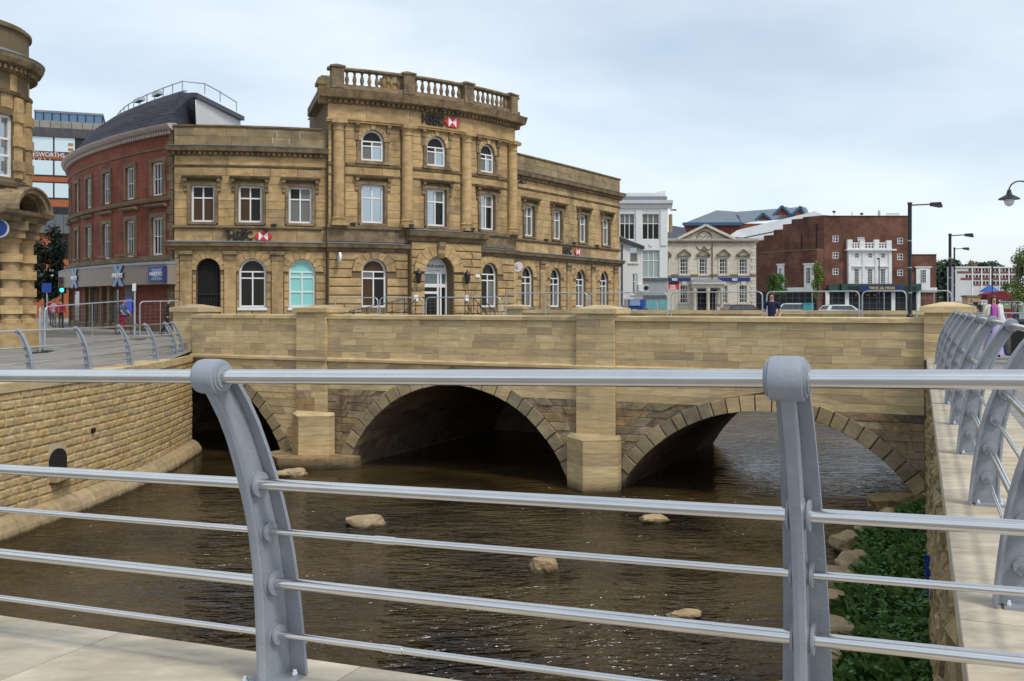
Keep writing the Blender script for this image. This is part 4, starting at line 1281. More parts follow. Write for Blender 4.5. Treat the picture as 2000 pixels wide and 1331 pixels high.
cornice('porch_cornice', [(-.02, 4.66), (.08, 4.68), (.12, 4.84), (.36, 4.92), (.42, 5.10), (.44, 5.16), (-.3, 5.26)], DB0 - .2, DB1 + .2, 10, TO + .32)
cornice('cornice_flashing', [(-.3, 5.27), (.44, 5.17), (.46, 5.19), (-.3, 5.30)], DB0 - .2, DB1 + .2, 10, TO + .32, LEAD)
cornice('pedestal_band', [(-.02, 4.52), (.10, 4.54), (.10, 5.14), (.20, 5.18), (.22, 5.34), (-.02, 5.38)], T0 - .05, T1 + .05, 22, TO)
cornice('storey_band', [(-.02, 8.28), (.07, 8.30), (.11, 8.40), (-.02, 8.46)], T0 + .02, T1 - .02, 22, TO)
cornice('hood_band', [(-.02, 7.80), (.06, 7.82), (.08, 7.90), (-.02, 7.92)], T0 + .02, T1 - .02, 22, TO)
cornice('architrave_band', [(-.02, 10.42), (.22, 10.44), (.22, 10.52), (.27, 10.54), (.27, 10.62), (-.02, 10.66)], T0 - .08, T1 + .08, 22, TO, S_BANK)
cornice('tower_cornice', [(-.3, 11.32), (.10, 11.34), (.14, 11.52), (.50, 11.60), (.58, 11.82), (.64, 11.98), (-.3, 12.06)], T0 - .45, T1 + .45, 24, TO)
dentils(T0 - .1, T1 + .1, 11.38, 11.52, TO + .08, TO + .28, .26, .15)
# cornice returns down the tower sides
for s_, sg in ((T0, -1), (T1, 1)):
    m = MB(); m.sbox(MH, s_ - .45 if sg < 0 else s_, s_ if sg < 0 else s_ + .45, 11.62, 12.05, -5, TO - .3); m.build('cornice_return', S_TRIM, bank)
# ---- columns
cm = MB()
cm.lathe([(.36, 0), (.36, .12), (.31, .14), (.34, .20), (.34, .26), (.285, .30), (.285, 1.6), (.28, 2.9), (.255, 4.48), (.255, 4.55), (.29, 4.57), (.29, 4.63), (.26, 4.65), (.26, 4.78), (.34, 4.90)], (0, 0, 0), 20)
cm.box((0, 0, 4.99), (.74, .74, .18)); cm.box((0, 0, -.06), (.78, .78, .14))
colo = cm.build('column', S_BANK, org=(0, 0, 0))
cdat = colo.data; bpy.data.objects.remove(colo)
for c in COLS:
    p = MH(c, 5.44, TO + .13); t = MH(c + .1, 0, 0) - MH(c - .1, 0, 0)
    o = bpy.data.objects.new('column', cdat); COL.objects.link(o); o.parent = bank; o.location = p - ORG[bank.name]; o.rotation_euler = (0, 0, math.atan2(t.y, t.x)); ORG[o.name] = p
# ---- window surrounds with brackets and hoods
def console(M, c, zt, o, h=.55, wd=.15):
    m = MB()
    pr = [(o - .02, zt), (o + .24, zt), (o + .24, zt - .10), (o + .15, zt - .2), (o + .12, zt - .36), (o + .07, zt - .45), (o + .09, zt - h + .04), (o + .03, zt - h), (o - .02, zt - h)]
    m.sweep(M, pr, c - wd / 2, c + wd / 2, 1)
    return m
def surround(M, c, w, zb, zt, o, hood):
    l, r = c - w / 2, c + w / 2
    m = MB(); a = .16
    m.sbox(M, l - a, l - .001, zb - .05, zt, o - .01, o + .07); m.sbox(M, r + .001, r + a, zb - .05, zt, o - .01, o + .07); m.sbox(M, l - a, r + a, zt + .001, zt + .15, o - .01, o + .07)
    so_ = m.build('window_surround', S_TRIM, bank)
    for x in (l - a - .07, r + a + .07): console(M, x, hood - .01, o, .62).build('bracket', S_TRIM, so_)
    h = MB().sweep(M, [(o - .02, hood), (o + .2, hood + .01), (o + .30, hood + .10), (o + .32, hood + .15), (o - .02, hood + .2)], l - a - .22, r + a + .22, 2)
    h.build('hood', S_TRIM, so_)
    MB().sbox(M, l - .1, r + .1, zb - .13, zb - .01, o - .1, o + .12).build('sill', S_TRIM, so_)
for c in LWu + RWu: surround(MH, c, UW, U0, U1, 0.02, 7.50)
for c in TWu: surround(MH, c, 1.16, 5.5, 7.42, TO + .02, 7.72)
for c in TWu:
    voussoirs(bank, MH, c, .57, 10.16 - .57, .24, 9, TO - .01, TO + .07, S_BANK, key=True)
    for x in (c - .80, c + .80): console(MH, x, 10.42, TO, .85, .18).build('bracket', S_TRIM, bank)
    for x in (c - .70, c + .70): MB().sbox(MH, x - .10, x + .10, 8.5, 9.55, TO - .01, TO + .09).build('jamb', S_TRIM, bank)
    MB().sbox(MH, c - .85, c + .85, 8.44, 8.58, TO - .05, TO + .16).build('sill', S_TRIM, bank)
for i, c in enumerate(LWg): voussoirs(bank, MH, c, (1.15 if i == 0 else GW) / 2, G1 - (1.15 if i == 0 else GW) / 2, .40, 9, -.01, .05, S_BANK, 4.05)
for c in RWg: voussoirs(bank, MH, c, GW / 2, G1 - GW / 2, .40, 9, -.01, .05, S_BANK, 4.05)
for c in (TWg[0], TWg[2]): voussoirs(bank, MH, c, GW / 2, G1 + .05 - GW / 2, .48, 7, TO - .01, TO + .08, S_BANK, 4.05)
voussoirs(bank, MH, TWg[1], .85, 3.95 - .85, .62, 9, TO + .31, TO + .42, S_BANK, 4.64)
m = MB()                                     # carved keystone console over the door
m.sweep(MH, [(TO + .35, 4.66), (TO + .66, 4.64), (TO + .62, 4.42), (TO + .52, 4.25), (TO + .56, 4.05), (TO + .44, 3.82), (TO + .35, 3.80)], TWg[1] - .19, TWg[1] + .19, 1)
m.build('keystone', S_TRIM, bank)
# ---- windows
for i, c in enumerate(LWu): sash(bank, MH, c, UW, U0, U1, -.18, [GL_BROWN, GL_BROWN, GL_DARK, GL_DARK] if i == 0 else ([GL_BROWN, GL_DARK, GL_BROWN, GL_DARK] if i == 1 else [GL_MID, GL_MID, GL_DARK, GL_MID]), rows=(.66,))
for i, c in enumerate(TWu): sash(bank, MH, c, 1.16, 5.5, 7.42, TO - .18, GL_SKY if i == 0 else [GL_SKY, GL_DARK, GL_SKY, GL_MID], rows=(.66,))
for c in RWu: sash(bank, MH, c, UW, U0, U1, -.18, [GL_MID, GL_MID, GL_MID, GL_SKY], rows=(.66,))
for c in TWu: sash(bank, MH, c, 1.14, 8.62, 10.16, TO - .16, [GL_MID, GL_SKY, GL_DARK], rows=(.48,), arched=True)
MB().sbox(MH, LWg[0] - .6, LWg[0] + .6, -.3, 3.66, -.34, -.32).build('passage_door', DARKROOM, bank)
m = MB()
for k in range(8): m.sbox(MH, LWg[0] - .5 + k * .143 - .012, LWg[0] - .5 + k * .143 + .012, -.2, 3.3, -.27, -.25)
m.sbox(MH, LWg[0] - .57, LWg[0] + .57, 1.9, 1.96, -.28, -.24); m.build('iron_gate', BLACKM, bank)
sash(bank, MH, LWg[1], GW, G0, G1, -.2, [GL_DARK, GL_DARK, GL_DARK], rows=(.60, .70), arched=True)
sash(bank, MH, LWg[2], GW, G0, G1, -.2, TEAL, rows=(.32, .62, .72), arched=True)
for c in (TWg[0], TWg[2]): sash(bank, MH, c, GW, G0, G1 + .05, TO - .2, [GL_BROWN, GL_DARK, GL_MID, GL_DARK, GL_BROWN, GL_BROWN] if c == TWg[0] else [GL_DARK, GL_MID, GL_DARK], rows=(.60, .70), arched=True)
for c in RWg: sash(bank, MH, c, GW, G0, G1, -.2, [GL_DARK, GL_MID, GL_DARK], rows=(.58, .68), arched=True)
for c in LWg[1:] + RWg: MB().sbox(MH, c - GW / 2 - .06, c + GW / 2 + .06, G0 - .14, G0 - .005, -.25, .10).build('sill', WHITEF if c in LWg else S_TRIM, bank)
# ---- the door: white frame, glass door, dark transom, welcome panel
dc = TWg[1]; do = TO - .30
d = MB()
for x in (dc - .81, dc + .28, dc + .46, dc + .81): d.sbox(MH, x - .05, x + .05, -.2, 3.1, do - .03, do + .05)
d.sbox(MH, dc - .86, dc + .86, 2.32, 2.50, do - .03, do + .052); d.sbox(MH, dc - .76, dc + .23, 1.98, 2.10, do - .03, do + .045)
d.sbox(MH, dc - .86, dc + .86, 3.02, 3.10, do - .03, do + .051)
door = d.build('door', WHITEF, bank)
MB().sbox(MH, dc - .76, dc + .81, -.2, 2.32, do - .02, do).build('pane', GL_DARK, door)
MB().sbox(MH, dc - .8, dc + .8, 2.5, 3.02, do - .02, do + .01).build('pane', mat('smoky_glass', (.10, .14, .15), .06, 0, spec=.8), door)
n = 14; pl = [(dc - .85 * math.cos(PI * q / n), 3.1 + .85 * math.sin(PI * q / n)) for q in range(n + 1)]
MB().poly(list(reversed(pl)), MH, do - .02, do + .03).build('welcome_panel', WHITE, door)
text('welcome_lettering', 'Welcome', .30, face_matrix(MH, dc + .06, 3.44, do + .035), BLACK, door, .004)
text('small_lettering', 'to Rochdale', .15, face_matrix(MH, dc + .05, 3.2, do + .035), mat('pale_red_print', (.62, .42, .40), .5), door, .003)
# ---- lettering and logos
def logo(s, z, o, h, root):
    w = h * 1.0; lg = MB().sbox(MH, s - w, s + w, z - h / 2, z + h / 2, o - .03, o - .004)
    base = MB().poly([(s - w, z), (s - w / 2, z - h / 2), (s + w / 2, z - h / 2), (s + w, z), (s + w / 2, z + h / 2), (s - w / 2, z + h / 2)], MH, o - .06, o).build('logo', RED, root)
    for t in ([(s - w / 2, z - h / 2), (s, z), (s - w / 2, z + h / 2)], [(s + w / 2, z - h / 2), (s + w / 2, z + h / 2), (s, z)]):
        MB().poly(t, MH, o - .01, o + .008).build('logo_triangle', WHITE, base)
def hsbc(px_c, px_l, z, h, o):
    s1_, s2_ = sx(px_c, o), sx(px_l, o)
    text('lettering', 'HSBC', h * 1.38, face_matrix(MH, s1_, z, o), BLACK, bank, .035, bold=.016, sx=.80)
    logo(s2_, z, o + .04, h * .98, bank)
hsbc(470, 514, 4.75, .44, .06); hsbc(846, 883, 10.98, .50, TO + .10); hsbc(1108, 1128, 4.77, .44, .06)
# floodlights on the ledges
for px, z, o in ((443, 5.07, .2), (480, 5.07, .2), (520, 5.07, .2), (535, 5.30, .12), (690, 5.42, TO + .2), (803, 5.42, TO + .5), (923, 5.42, TO + .5), (1067, 5.3, .15), (1122, 5.3, .15), (1166, 5.3, .15), (833, 11.50, TO + .36), (865, 11.50, TO + .36), (893, 11.50, TO + .36)):
    p = MH(sx(px, o), z, o); m = MB(); m.box(p, (.24, .18, .11), .4); m.bar(p - Vector((0, 0, .14)), p, .04); m.build('floodlight', BLACKM, bank)
# round projecting signs
for px, z, nm in ((1010, 3.55, 1), (662, 3.72, 0)):
    s_ = sx(px, .5); p = MH(s_, z, .55 if nm else TO + .4); t = (MH(s_ + .1, 0, 0) - MH(s_ - .1, 0, 0)).normalized(); nn = Vector((t.y, -t.x, 0))
    ax = Vector((-.25, -1, 0)).normalized() if nm else t
    m = MB().tube([p - ax * .05, p + ax * .05], .27, 24); o_ = m.build('round_sign', WHITE, bank)
    MB().bar(p - nn * .55 + Vector((0, 0, .34)), p + nn * .1 + Vector((0, 0, .34)), .04).build('sign_bracket', BLACKM, o_)
    if nm:
        Mx = plane_map((p.x, p.y), math.atan2(-ax.x, ax.y) + PI if ax.y > 0 else math.atan2(ax.x, -ax.y) * -1)
        h = .15; w_ = .17; oz = .056
        bs = MB().poly([(-w_, z + .05), (-w_ / 2, z + .05 - h / 2), (w_ / 2, z + .05 - h / 2), (w_, z + .05), (w_ / 2, z + .05 + h / 2), (-w_ / 2, z + .05 + h / 2)], Mx, oz - .01, oz).build('logo', RED, o_)
        for t3 in ([(-w_ / 2, z + .05 - h / 2), (0, z + .05), (-w_ / 2, z + .05 + h / 2)], [(w_ / 2, z + .05 - h / 2), (w_ / 2, z + .05 + h / 2), (0, z + .05)]):
            MB().poly(t3, Mx, oz, oz + .004).build('logo_triangle', WHITE, bs)
        text('lettering', 'HSBC', .12, face_matrix(Mx, 0, z - .10, oz + .002), BLACK, o_, .002)
# wall lanterns by the door, notices
for px in (817, 912):
    s_ = sx(px, TO + .6); p = MH(s_, 2.85, TO + .62)
    m = MB(); m.lathe([(.06, -.36), (.10, -.30), (.16, .12), (.19, .15), (.10, .28), (.03, .34), (.02, .42)], p, 8, False); m.bar(p + Vector((0, 0, .2)), MH(s_, 3.05, TO + .3), .04)
    m.build('wall_lantern', BLACKM, bank)
for px, z, w_, h in ((812, 1.75, .22, .32), (911, 1.75, .2, .3), (932, 2.95, .28, .16)):
    s_ = sx(px, TO + .4); MB().sbox(MH, s_ - w_ / 2, s_ + w_ / 2, z - h / 2, z + h / 2, TO + .0, TO + .45).build('notice', WHITE, bank)
MB().sbox(MH, sx(815, TO + .4) - .28, sx(815, TO + .4) + .28, 2.14, 2.30, TO + .3, TO + .43).build('name_plaque', S_TRIM, bank)
# ---- balustrade
bm_ = MB().lathe([(.10, 0), (.10, .06), (.065, .09), (.11, .26), (.10, .34), (.055, .52), (.05, .58), (.085, .62), (.085, .70)], (0, 0, 0), 12)
bo = bm_.build('baluster', S_TRIM, org=(0, 0, 0)); bdat = bo.data; bpy.data.objects.remove(bo)
BO = TO + .12
PX = [sx(p, BO) for p in (658, 795, 910, 997)]
MB().sweep(MH, [(BO - .22, 12.05), (BO + .22, 12.05), (BO + .22, 12.26), (BO - .22, 12.26)], T0 - .1, T1 + .1, 20).build('balustrade_plinth', S_TRIM, bank)
MB().sweep(MH, [(BO - .2, 12.96), (BO + .2, 12.96), (BO + .23, 13.03), (BO + .18, 13.10), (BO - .2, 13.10)], T0 - .05, T1 + .05, 20).build('balustrade_rail', S_TRIM, bank)
for c in PX:
    m = MB(); m.sbox(MH, c - .3, c + .3, 12.06, 13.08, BO - .3, BO + .3); m.sbox(MH, c - .36, c + .36, 13.08, 13.16, BO - .36, BO + .36)
    q = [MH(c - .34, 13.16, BO + .34), MH(c + .34, 13.16, BO + .34), MH(c + .34, 13.16, BO - .34), MH(c - .34, 13.16, BO - .34)]; t = [MH(c - .06, 13.28, BO + .06), MH(c + .06, 13.28, BO + .06), MH(c + .06, 13.28, BO - .06), MH(c - .06, 13.28, BO - .06)]
    m.hexa(q + t); m.build('balustrade_pier', S_TRIM, bank)
for a, b_ in zip(PX, PX[1:]):
    for k in range(8):
        s_ = a + .3 + (b_ - a - .6) * (k + .5) / 8; p = MH(s_, 12.26, BO)
        o = bpy.data.objects.new('baluster', bdat); COL.objects.link(o); o.parent = bank; o.location = p - ORG[bank.name]; ORG[o.name] = p
# chimney stacks behind the balustrade
for px, dd, z1, w_ in ((872, -5.5, 14.6, 1.5), (646, -3.2, 13.55, 1.2)):
    s_ = sx(px, TO) + (.9 if dd < -5 else .5); m = MB(); m.sbox(MH, s_ - w_ / 2, s_ + w_ / 2, 12, z1 - .5, dd - .8, dd); ch = m.build('chimney', B_BUFF, bank)
    m = MB(); m.sbox(MH, s_ - w_ / 2 - .12, s_ + w_ / 2 + .12, z1 - .5, z1 - .3, dd - .92, dd + .12); m.sbox(MH, s_ - w_ / 2 - .02, s_ + w_ / 2 + .02, z1 - .3, z1 - .12, dd - .85, dd + .03); m.sbox(MH, s_ - w_ / 2 + .15, s_ + w_ / 2 - .15, z1 - .12, z1, dd - .7, dd - .1); m.build('chimney_cap', S_TRIM, ch)
# lamp bracket on the right wing
p = MH(sx(1018, .6), 8.35, .7); m = MB(); m.lathe([(.02, .12), (.2, .05), (.26, -.06), (.1, -.10)], p, 12); m.bar(p + Vector((0, 0, .05)), MH(sx(1012), 8.4, .0), .05); m.build('bracket_lamp', BLACKM, bank)
# ---- ramp and step handrails before the door
def handrail(pts, label, hgt=.95, n=5):
    m = MB(); P = [Vector(p) for p in pts]
    m.tube([p + Vector((0, 0, hgt)) for p in P], .025, 6); m.tube([p + Vector((0, 0, hgt * .5)) for p in P], .018, 6)
    for i in range(len(P) - 1):
        for k in range(n + 1):
            q = P[i].lerp(P[i + 1], k / n); m.bar(q, q + Vector((0, 0, hgt)), .035)
    tag(m.build('handrail', BLACKM), label, 'handrail')
gp = lambda px, d, z: Vector(((px - 1000) / FPX * d, d, z))
handrail([gp(665, 46.5, .05), gp(790, 48.6, .75)], 'long black ramp handrail climbing to the bank door from the left')
handrail([gp(790, 48.0, .1), gp(812, 48.8, .75)], 'short black step handrail just left of the bank door', n=2)
handrail([gp(908, 50.4, .7), gp(922, 49.0, .0)], 'short black step handrail just right of the bank door', n=2)
handrail([gp(925, 49.6, .8), gp(950, 47.0, .1)], 'black step handrail third from the right end of the ramp', n=3)
handrail([gp(938, 49.8, .85), gp(967, 47.4, .1)], 'rightmost black step handrail before the bank', n=3)
# ================================================================== RED BRICK BUILDING WITH THE ROUNDED FRONT
heads = [(0, -118), (4, -70), (9.3, -59), (14, -51), (19.7, -45), (24.0, -36)]
Mt = make_curve((0, 0), heads); e_ = Mt(24.0, 0, 0)
MRd = make_curve((-16.42 - e_.x, 47.95 - e_.y), heads)
rs = lambda px, o=0.0: max((s for s in [solve_s(lambda s, z, oo: MRd(max(3.0, s), z, oo), px, 24.0, o)]), default=0)
red = empty('brick_building', (-23, 55, 0), 'rounded red brick corner building with slate mansard roof and bank shopfront', 'building')
rng = random.Random(21)
RW_ = [rs(p) for p in (308, 255, 209, 174, 151)]
RW_ += [RW_[-1] - 2.6]
wb = MB(); E_ = 24.0
wall_band(wb, MRd, 0, E_, 3.3, 6.45, 0, [(c, 1.02, 3.86, 5.72, False) for c in RW_], .2)
wall_band(wb, MRd, 0, E_, 6.45, 9.75, 0, [(c, 1.0, 6.80, 8.44, False) for c in RW_], .2)
wall_band(wb, MRd, 0, E_, -.3, 3.3, -.25, [], .2)
wb.add([MRd(E_, -.3, -6), MRd(E_, -.3, 0), MRd(E_, 10, 0), MRd(E_, 10, -6)], [(0, 1, 2, 3)])
wb.build('wall', B_RED, red)
S_BR = stone('brown_dressings', [(.22, .165, .10), (.19, .14, .085), (.25, .185, .11)], fine=.8, dirt=.4, dirt_col=(.08, .06, .045), dirt_scale=1.2)
PINK = painted('pale_cornice_paint', (.46, .385, .345), .6, 0, .1, 2)
def rsw(name, prof, s0, s1, mt, n=36): MB().sweep(MRd, prof, s0, s1, n).build(name, mt, red)
rsw('cornice', [(-.02, 9.84), (.10, 9.86), (.30, 9.95), (.40, 10.06), (.44, 10.16), (-.1, 10.22)], 0, E_ + .12, PINK)
mb = MB(); n = 110
for k in range(n): mb.sbox(MRd, E_ * k / n, E_ * k / n + .11, 9.70, 9.86, -.01, .20)
mb.build('dentil_course', PINK, red, kind='stuff')
rsw('brick_string', [(-.01, 9.02), (.05, 9.04), (.05, 9.12), (-.01, 9.14)], 0, E_, S_BR)
rsw('sill_band', [(-.01, 6.46), (.12, 6.50), (.14, 6.60), (.14, 6.68), (-.01, 6.72)], 0, E_, S_BR)
rsw('shop_cornice', [(-.01, 3.50), (.10, 3.52), (.15, 3.60), (.15, 3.84), (-.01, 3.86)], 0, E_, S_BR)
rsw('shop_flashing', [(-.01, 3.36), (.62, 3.36), (.60, 3.44), (-.01, 3.56)], 2, E_ + .3, LEAD)
FASC = painted('taupe_fascia', (.27, .215, .175), .45, 0, .05, 2)
rsw('fascia', [(-.28, 2.40), (.58, 2.40), (.58, 3.36), (-.28, 3.36)], 2, E_ + .28, FASC)
for c in RW_:
    for w_, zb, zt, hood in ((1.02, 3.86, 5.72, 6.20), (1.0, 6.80, 8.44, 0)):
        l, r = c - w_ / 2, c + w_ / 2; m = MB()
        m.sbox(MRd, l - .2, l - .001, zb, zt, -.01, .07); m.sbox(MRd, r + .001, r + .2, zb, zt, -.01, .07); m.sbox(MRd, l - .2, r + .2, zt + .001, zt + .22, -.01, .07)
        if hood: m.sweep(MRd, [(-.01, hood), (.16, hood + .02), (.24, hood + .1), (.24, hood + .16), (-.01, hood + .2)], l - .36, r + .36, 2)
        m.build('window_surround', S_BR, red)
        sash(red, MRd, c, w_, zb, zt, -.13, [GL_DARK, GL_DARK, GL_DARK, GL_MID], rows=(.5,), cols=3, fw=.09, mid=.035)
q_ = MB(); z = -.2
k = 0
while z < 9.6:
    wq = .42 if k % 2 else .26
    MB().sbox(MRd, E_ - wq, E_ + .02, z + .01, z + .39, -.01, .07).build('quoin', S_BR, red); z += .4; k += 1
# slate mansard
def slate_tiles():
    m = brick_mat('slate_tiles', (.062, .060, .082), (.048, .047, .066), (.030, .030, .040), 2.6, dirt=.18)
    return m
MAN = [(.0, 10.22), (-.45, 10.95), (-1.05, 11.75), (-1.8, 12.35), (-2.7, 12.62), (-3.3, 12.66), (-3.4, 10.2)]
m = MB(); nn_ = 44
for k in range(nn_ + 1):
    for o, z in MAN: m.v.append(MRd((E_ + .1 + 1.35 * max(o, -2.7)) * k / nn_, z, o))
for k in range(nn_):
    for i in range(len(MAN) - 1): m.f.append((k * 7 + i, (k + 1) * 7 + i, (k + 1) * 7 + i + 1, k * 7 + i + 1)); m.sm.append(False)
m.f.append(tuple(nn_ * 7 + i for i in range(7))); m.sm.append(False)
m.build('mansard_roof', slate_tiles(), red)
rsw('ridge_flashing', [(-2.60, 12.60), (-2.62, 12.72), (-2.9, 12.74)], .3, E_ - 3.5, LEAD)
m = MB()
pp = [at(383, 193, 50.6), at(470, 231, 61), at(470, 300, 61), at(383, 300, 50.6)]
m.add(pp, [(0, 1, 2, 3)]); m.build('gable_wall', WHITER, red)
m = MB(); m.bar(at(378, 186, 50.4), at(472, 232, 61), .35, .25); m.build('gable_coping', SLATE, red)
# safety rail on the roof
m = MB(); ps = [MRd(3 + k * 1.22, 12.72, -2.75) for k in range(15)] + [at(400, 184, 53), at(430, 199, 56.5), at(462, 218, 60)]
m.tube([p + Vector((0, 0, .55)) for p in ps], .03, 6)
for p in ps: m.bar(p, p + Vector((0, 0, .6)), .05)
m.build('roof_rail', GALV, red)
for px, py in ((308, 184), (272, 196)): p = at(px, py, 53); MB().box(p, (1.0, .3, .16), -.9).build('roof_vent', GALV, red)
# shopfront below the fascia
m = MB()
for c, w_, mt in ((rs(318), 1.6, 0), (rs(210), 1.2, 0)): pass
for px, wd, mt in ((150, 1.7, GL_DARK), (185, .8, GL_MID), (225, .9, GL_MID)):
    c = rs(px, -.2); MB().sbox(MRd, c - wd / 2, c + wd / 2, -.1, 2.2, -.26, -.21).build('shop_window', mt, red)
for px in (136, 168, 178, 200, 215): c = rs(px, -.1); MB().sbox(MRd, c - .13, c + .13, -.2, 2.4, -.25, .0).build('shop_pillar', S_BR, red)
for px, wd in ((251, 1.0),): c = rs(px, -.1); MB().sbox(MRd, c - wd / 2, c + wd / 2, -.1, 2.39, -.25, -.12).build('cash_machine_panel', mat('dark_panel', (.05, .05, .06), .5), red)
c = rs(252, -.1); MB().sbox(MRd, c - .42, c + .42, 1.0, 1.75, -.13, -.06).build('cash_machine_sign', mat('lit_blue_sign', (.01, .03, .55), .3, 0, (.02, .04, .9), .12), red)
MB().sweep(MRd, [(-.26, -.2), (-.12, -.2), (-.12, .45), (-.26, .5)], 4, E_, 20).build('plinth', S_BR, red)
for px in (270, 245, 210, 180, 160): p = MRd(rs(px), 3.95, .32); m = MB(); m.box(p, (.42, .22, .12), -.6); m.bar(p, p + Vector((.1, .4, -.12)), .05); m.build('fascia_lamp', S_BR, red)
# the X sign: two crossed bands, name across
def xsign(px, wd, root):
    s_ = rs(px, .6); z = 2.88; o = .585; h = .54
    b0 = MB().sbox(MRd, s_ - wd * .45, s_ + wd * .5, z - h * .95, z + h * .97, o, o + .035); b0 = None
    for sg in (1, -1):
        for dx, mt, oo in ((.07, NAVY, .03), (0, PALEBLUE, .06)):
            for z0, z1 in ((.17, 1), (-1, -.17)):
                def xx(zq): return s_ + dx + sg * zq * wd * .40
                a, b_ = z + h * z0, z + h * z1; hwid = wd * .17
                pl = [(xx(z0) - hwid, a), (xx(z0) + hwid, a), (xx(z1) + hwid, b_), (xx(z1) - hwid, b_)]
                MB().poly(pl, MRd, o, o + oo + (.004 if sg > 0 else 0)).build('emblem_band', mt, root)
    MB().sbox(MRd, s_ - wd * .5, s_ + wd * .58, z - .16, z + .16, o, o + .05).build('emblem_bar', NAVY, root)
    text('lettering', 'HALIFAX', .34 * wd / 1.0 * .86, face_matrix(MRd, s_, z, o + .075), WHITE, root, .01, bold=.012)
xsign(231, 1.05, red); xsign(146, 1.05, red)
s_ = rs(308, .6); bx_ = MB().sbox(MRd, s_ - .72, s_ + .66, 2.52, 3.24, .585, .66).build('blue_sign', BLUE, red)
MB().sbox(MRd, s_ + .67, s_ + .74, 2.46, 3.26, .585, .80).build('sign_edge', NAVY, red)
for sg in (1, -1):
    MB().poly([(s_ - .22 - sg * .26, 2.6), (s_ + .22 - sg * .26, 2.6), (s_ + .22 + sg * .26, 3.16), (s_ - .22 + sg * .26, 3.16)], MRd, .66, .668 + .003 * sg).build('emblem_band', PALEBLUE, bx_)
MB().sbox(MRd, s_ - .6, s_ + .56, 2.78, 3.0, .66, .674).build('emblem_bar', BLUE, bx_)
text('lettering', 'HALIFAX', .27, face_matrix(MRd, s_ - .02, 2.89, .68), WHITE, bx_, .006, bold=.008)

# ================================================================== ROUND-FRONTED STONE BUILDING AT THE LEFT EDGE
cx, cy, RB = -23.6, 41.0, 3.2
def Mc(a, z, o):                              # a: angle in metres of arc, from the side facing right
    t = a / RB - R(60)
    return Vector((cx + (RB + o) * math.cos(t), cy + (RB + o) * math.sin(t), z))
lbd = empty('stone_building', (-22.5, 40, 0), 'round-fronted old sandstone building with banded entrance columns', 'building')
rng = random.Random(31)
AL, AR = -4.2, 9.0
wb = MB(); aw = solve_s(Mc, 0, 4.6); wins = [(aw, 1.5, 6.6, 9.15, False)]
wall_band(wb, Mc, AL, AR, -.6, 6.3, 0, [], .3, .5)
wall_band(wb, Mc, AL, AR, 6.3, 12.9, 0, wins, .35, .5)
wb.build('wall', S_JOINT, lbd)
its = []
lay(-.5, 6.2, .45, AL, AR, [], 0, 1.0, .03, .012, .03, its)
lay(6.5, 10.0, .55, AL, AR, [rect_obs(aw - .76, aw + .76, 6.55, 9.2)], 0, 1.1, .02, .008, .03, its)
lay(10.15, 10.85, .7, AL, AR, [], 0, 1.4, .012, .005, .03, its)
lay(11.85, 12.65, .4, AL, AR, [], -.12, .95, .02, .008, .03, its)
pieces(lbd, 'ashlar_block', its, Mc, S_BANK, 260)
sash(lbd, Mc, aw, 1.5, 6.6, 9.15, -.2, [GL_MID, GL_SKY], rows=(.35, .62), cols=2, fw=.12, mid=.09)
for c in (aw - .95, aw + .95): MB().sbox(Mc, c - .2, c + .2, 6.6, 9.9, .0, .14).build('window_jamb', S_BANK, lbd)
for z in (6.9, 7.9, 8.9):
    for c in (aw - .98, aw + .98, aw + 2.0): MB().sbox(Mc, c - .3, c + .3, z, z + .42, .0, .22).build('band_block', S_BANK, lbd)
MB().sbox(Mc, aw + 1.75, aw + 2.25, 6.4, 9.9, 0, .15, 2).build('pilaster', S_BANK, lbd)
def csw(name, prof, mt, a=AL, b=AR): MB().sweep(Mc, prof, a, b, 40).build(name, mt, lbd)
csw('parapet_coping', [(-.4, 12.6), (.0, 12.62), (.12, 12.68), (.12, 12.80), (-.4, 12.86)], S_TRIM)
csw('main_cornice', [(-.02, 10.85), (.12, 10.88), (.18, 11.08), (.48, 11.18), (.58, 11.36), (.62, 11.50), (-.1, 11.62)], S_TRIM)
csw('cornice_flashing', [(-.1, 11.63), (.62, 11.51), (.64, 11.54), (-.1, 11.86)], LEAD)
mb = MB()
for k in range(50): a = AL + k * .26; mb.sbox(Mc, a, a + .14, 10.92, 11.08, .1, .34)
mb.build('dentil_course', S_TRIM, lbd, kind='stuff')
csw('frieze_band', [(-.02, 9.98), (.10, 10.0), (.16, 10.12), (-.02, 10.16)], S_TRIM)
csw('storey_band', [(-.02, 6.2), (.14, 6.22), (.20, 6.40), (-.02, 6.48)], S_TRIM)
# entrance: paired banded columns, entablature, segmental hood
for px, d_, rz in ((22, 38.0, 0), (50, 39.2, 0)):
    p = gp(px, d_, -.5)
    MB().box(p + Vector((0, 0, .55)), (.95, .95, 1.3), .5).build('column_pedestal', S_BANK, lbd)
    m = MB().lathe([(.40, 1.2), (.40, 1.32), (.34, 1.36), (.32, 2.6), (.29, 4.15), (.29, 4.25), (.36, 4.32), (.38, 4.45)], p, 18)
    co = m.build('column', S_BANK, lbd)
    for k in range(4): MB().box(p + Vector((0, 0, 1.72 + k * .66)), (.76, .76, .32), .5).build('band_block', S_BANK, co)
    MB().box(p + Vector((0, 0, 4.6)), (.95, .95, .3), .5).build('entablature_block', S_TRIM, lbd)
    MB().box(p + Vector((0, 0, 4.92)), (1.15, 1.15, .34), .5).build('cornice_block', S_TRIM, lbd)
pa, pb = gp(-25, 36.6, 0), gp(50, 39.2, 0)
dv = (pb - pa).normalized(); nv = Vector((dv.y, -dv.x, 0))
Mp = lambda s, z, o: pa + dv * s + nv * o + Vector((0, 0, z))
Lp = (pb - pa).length
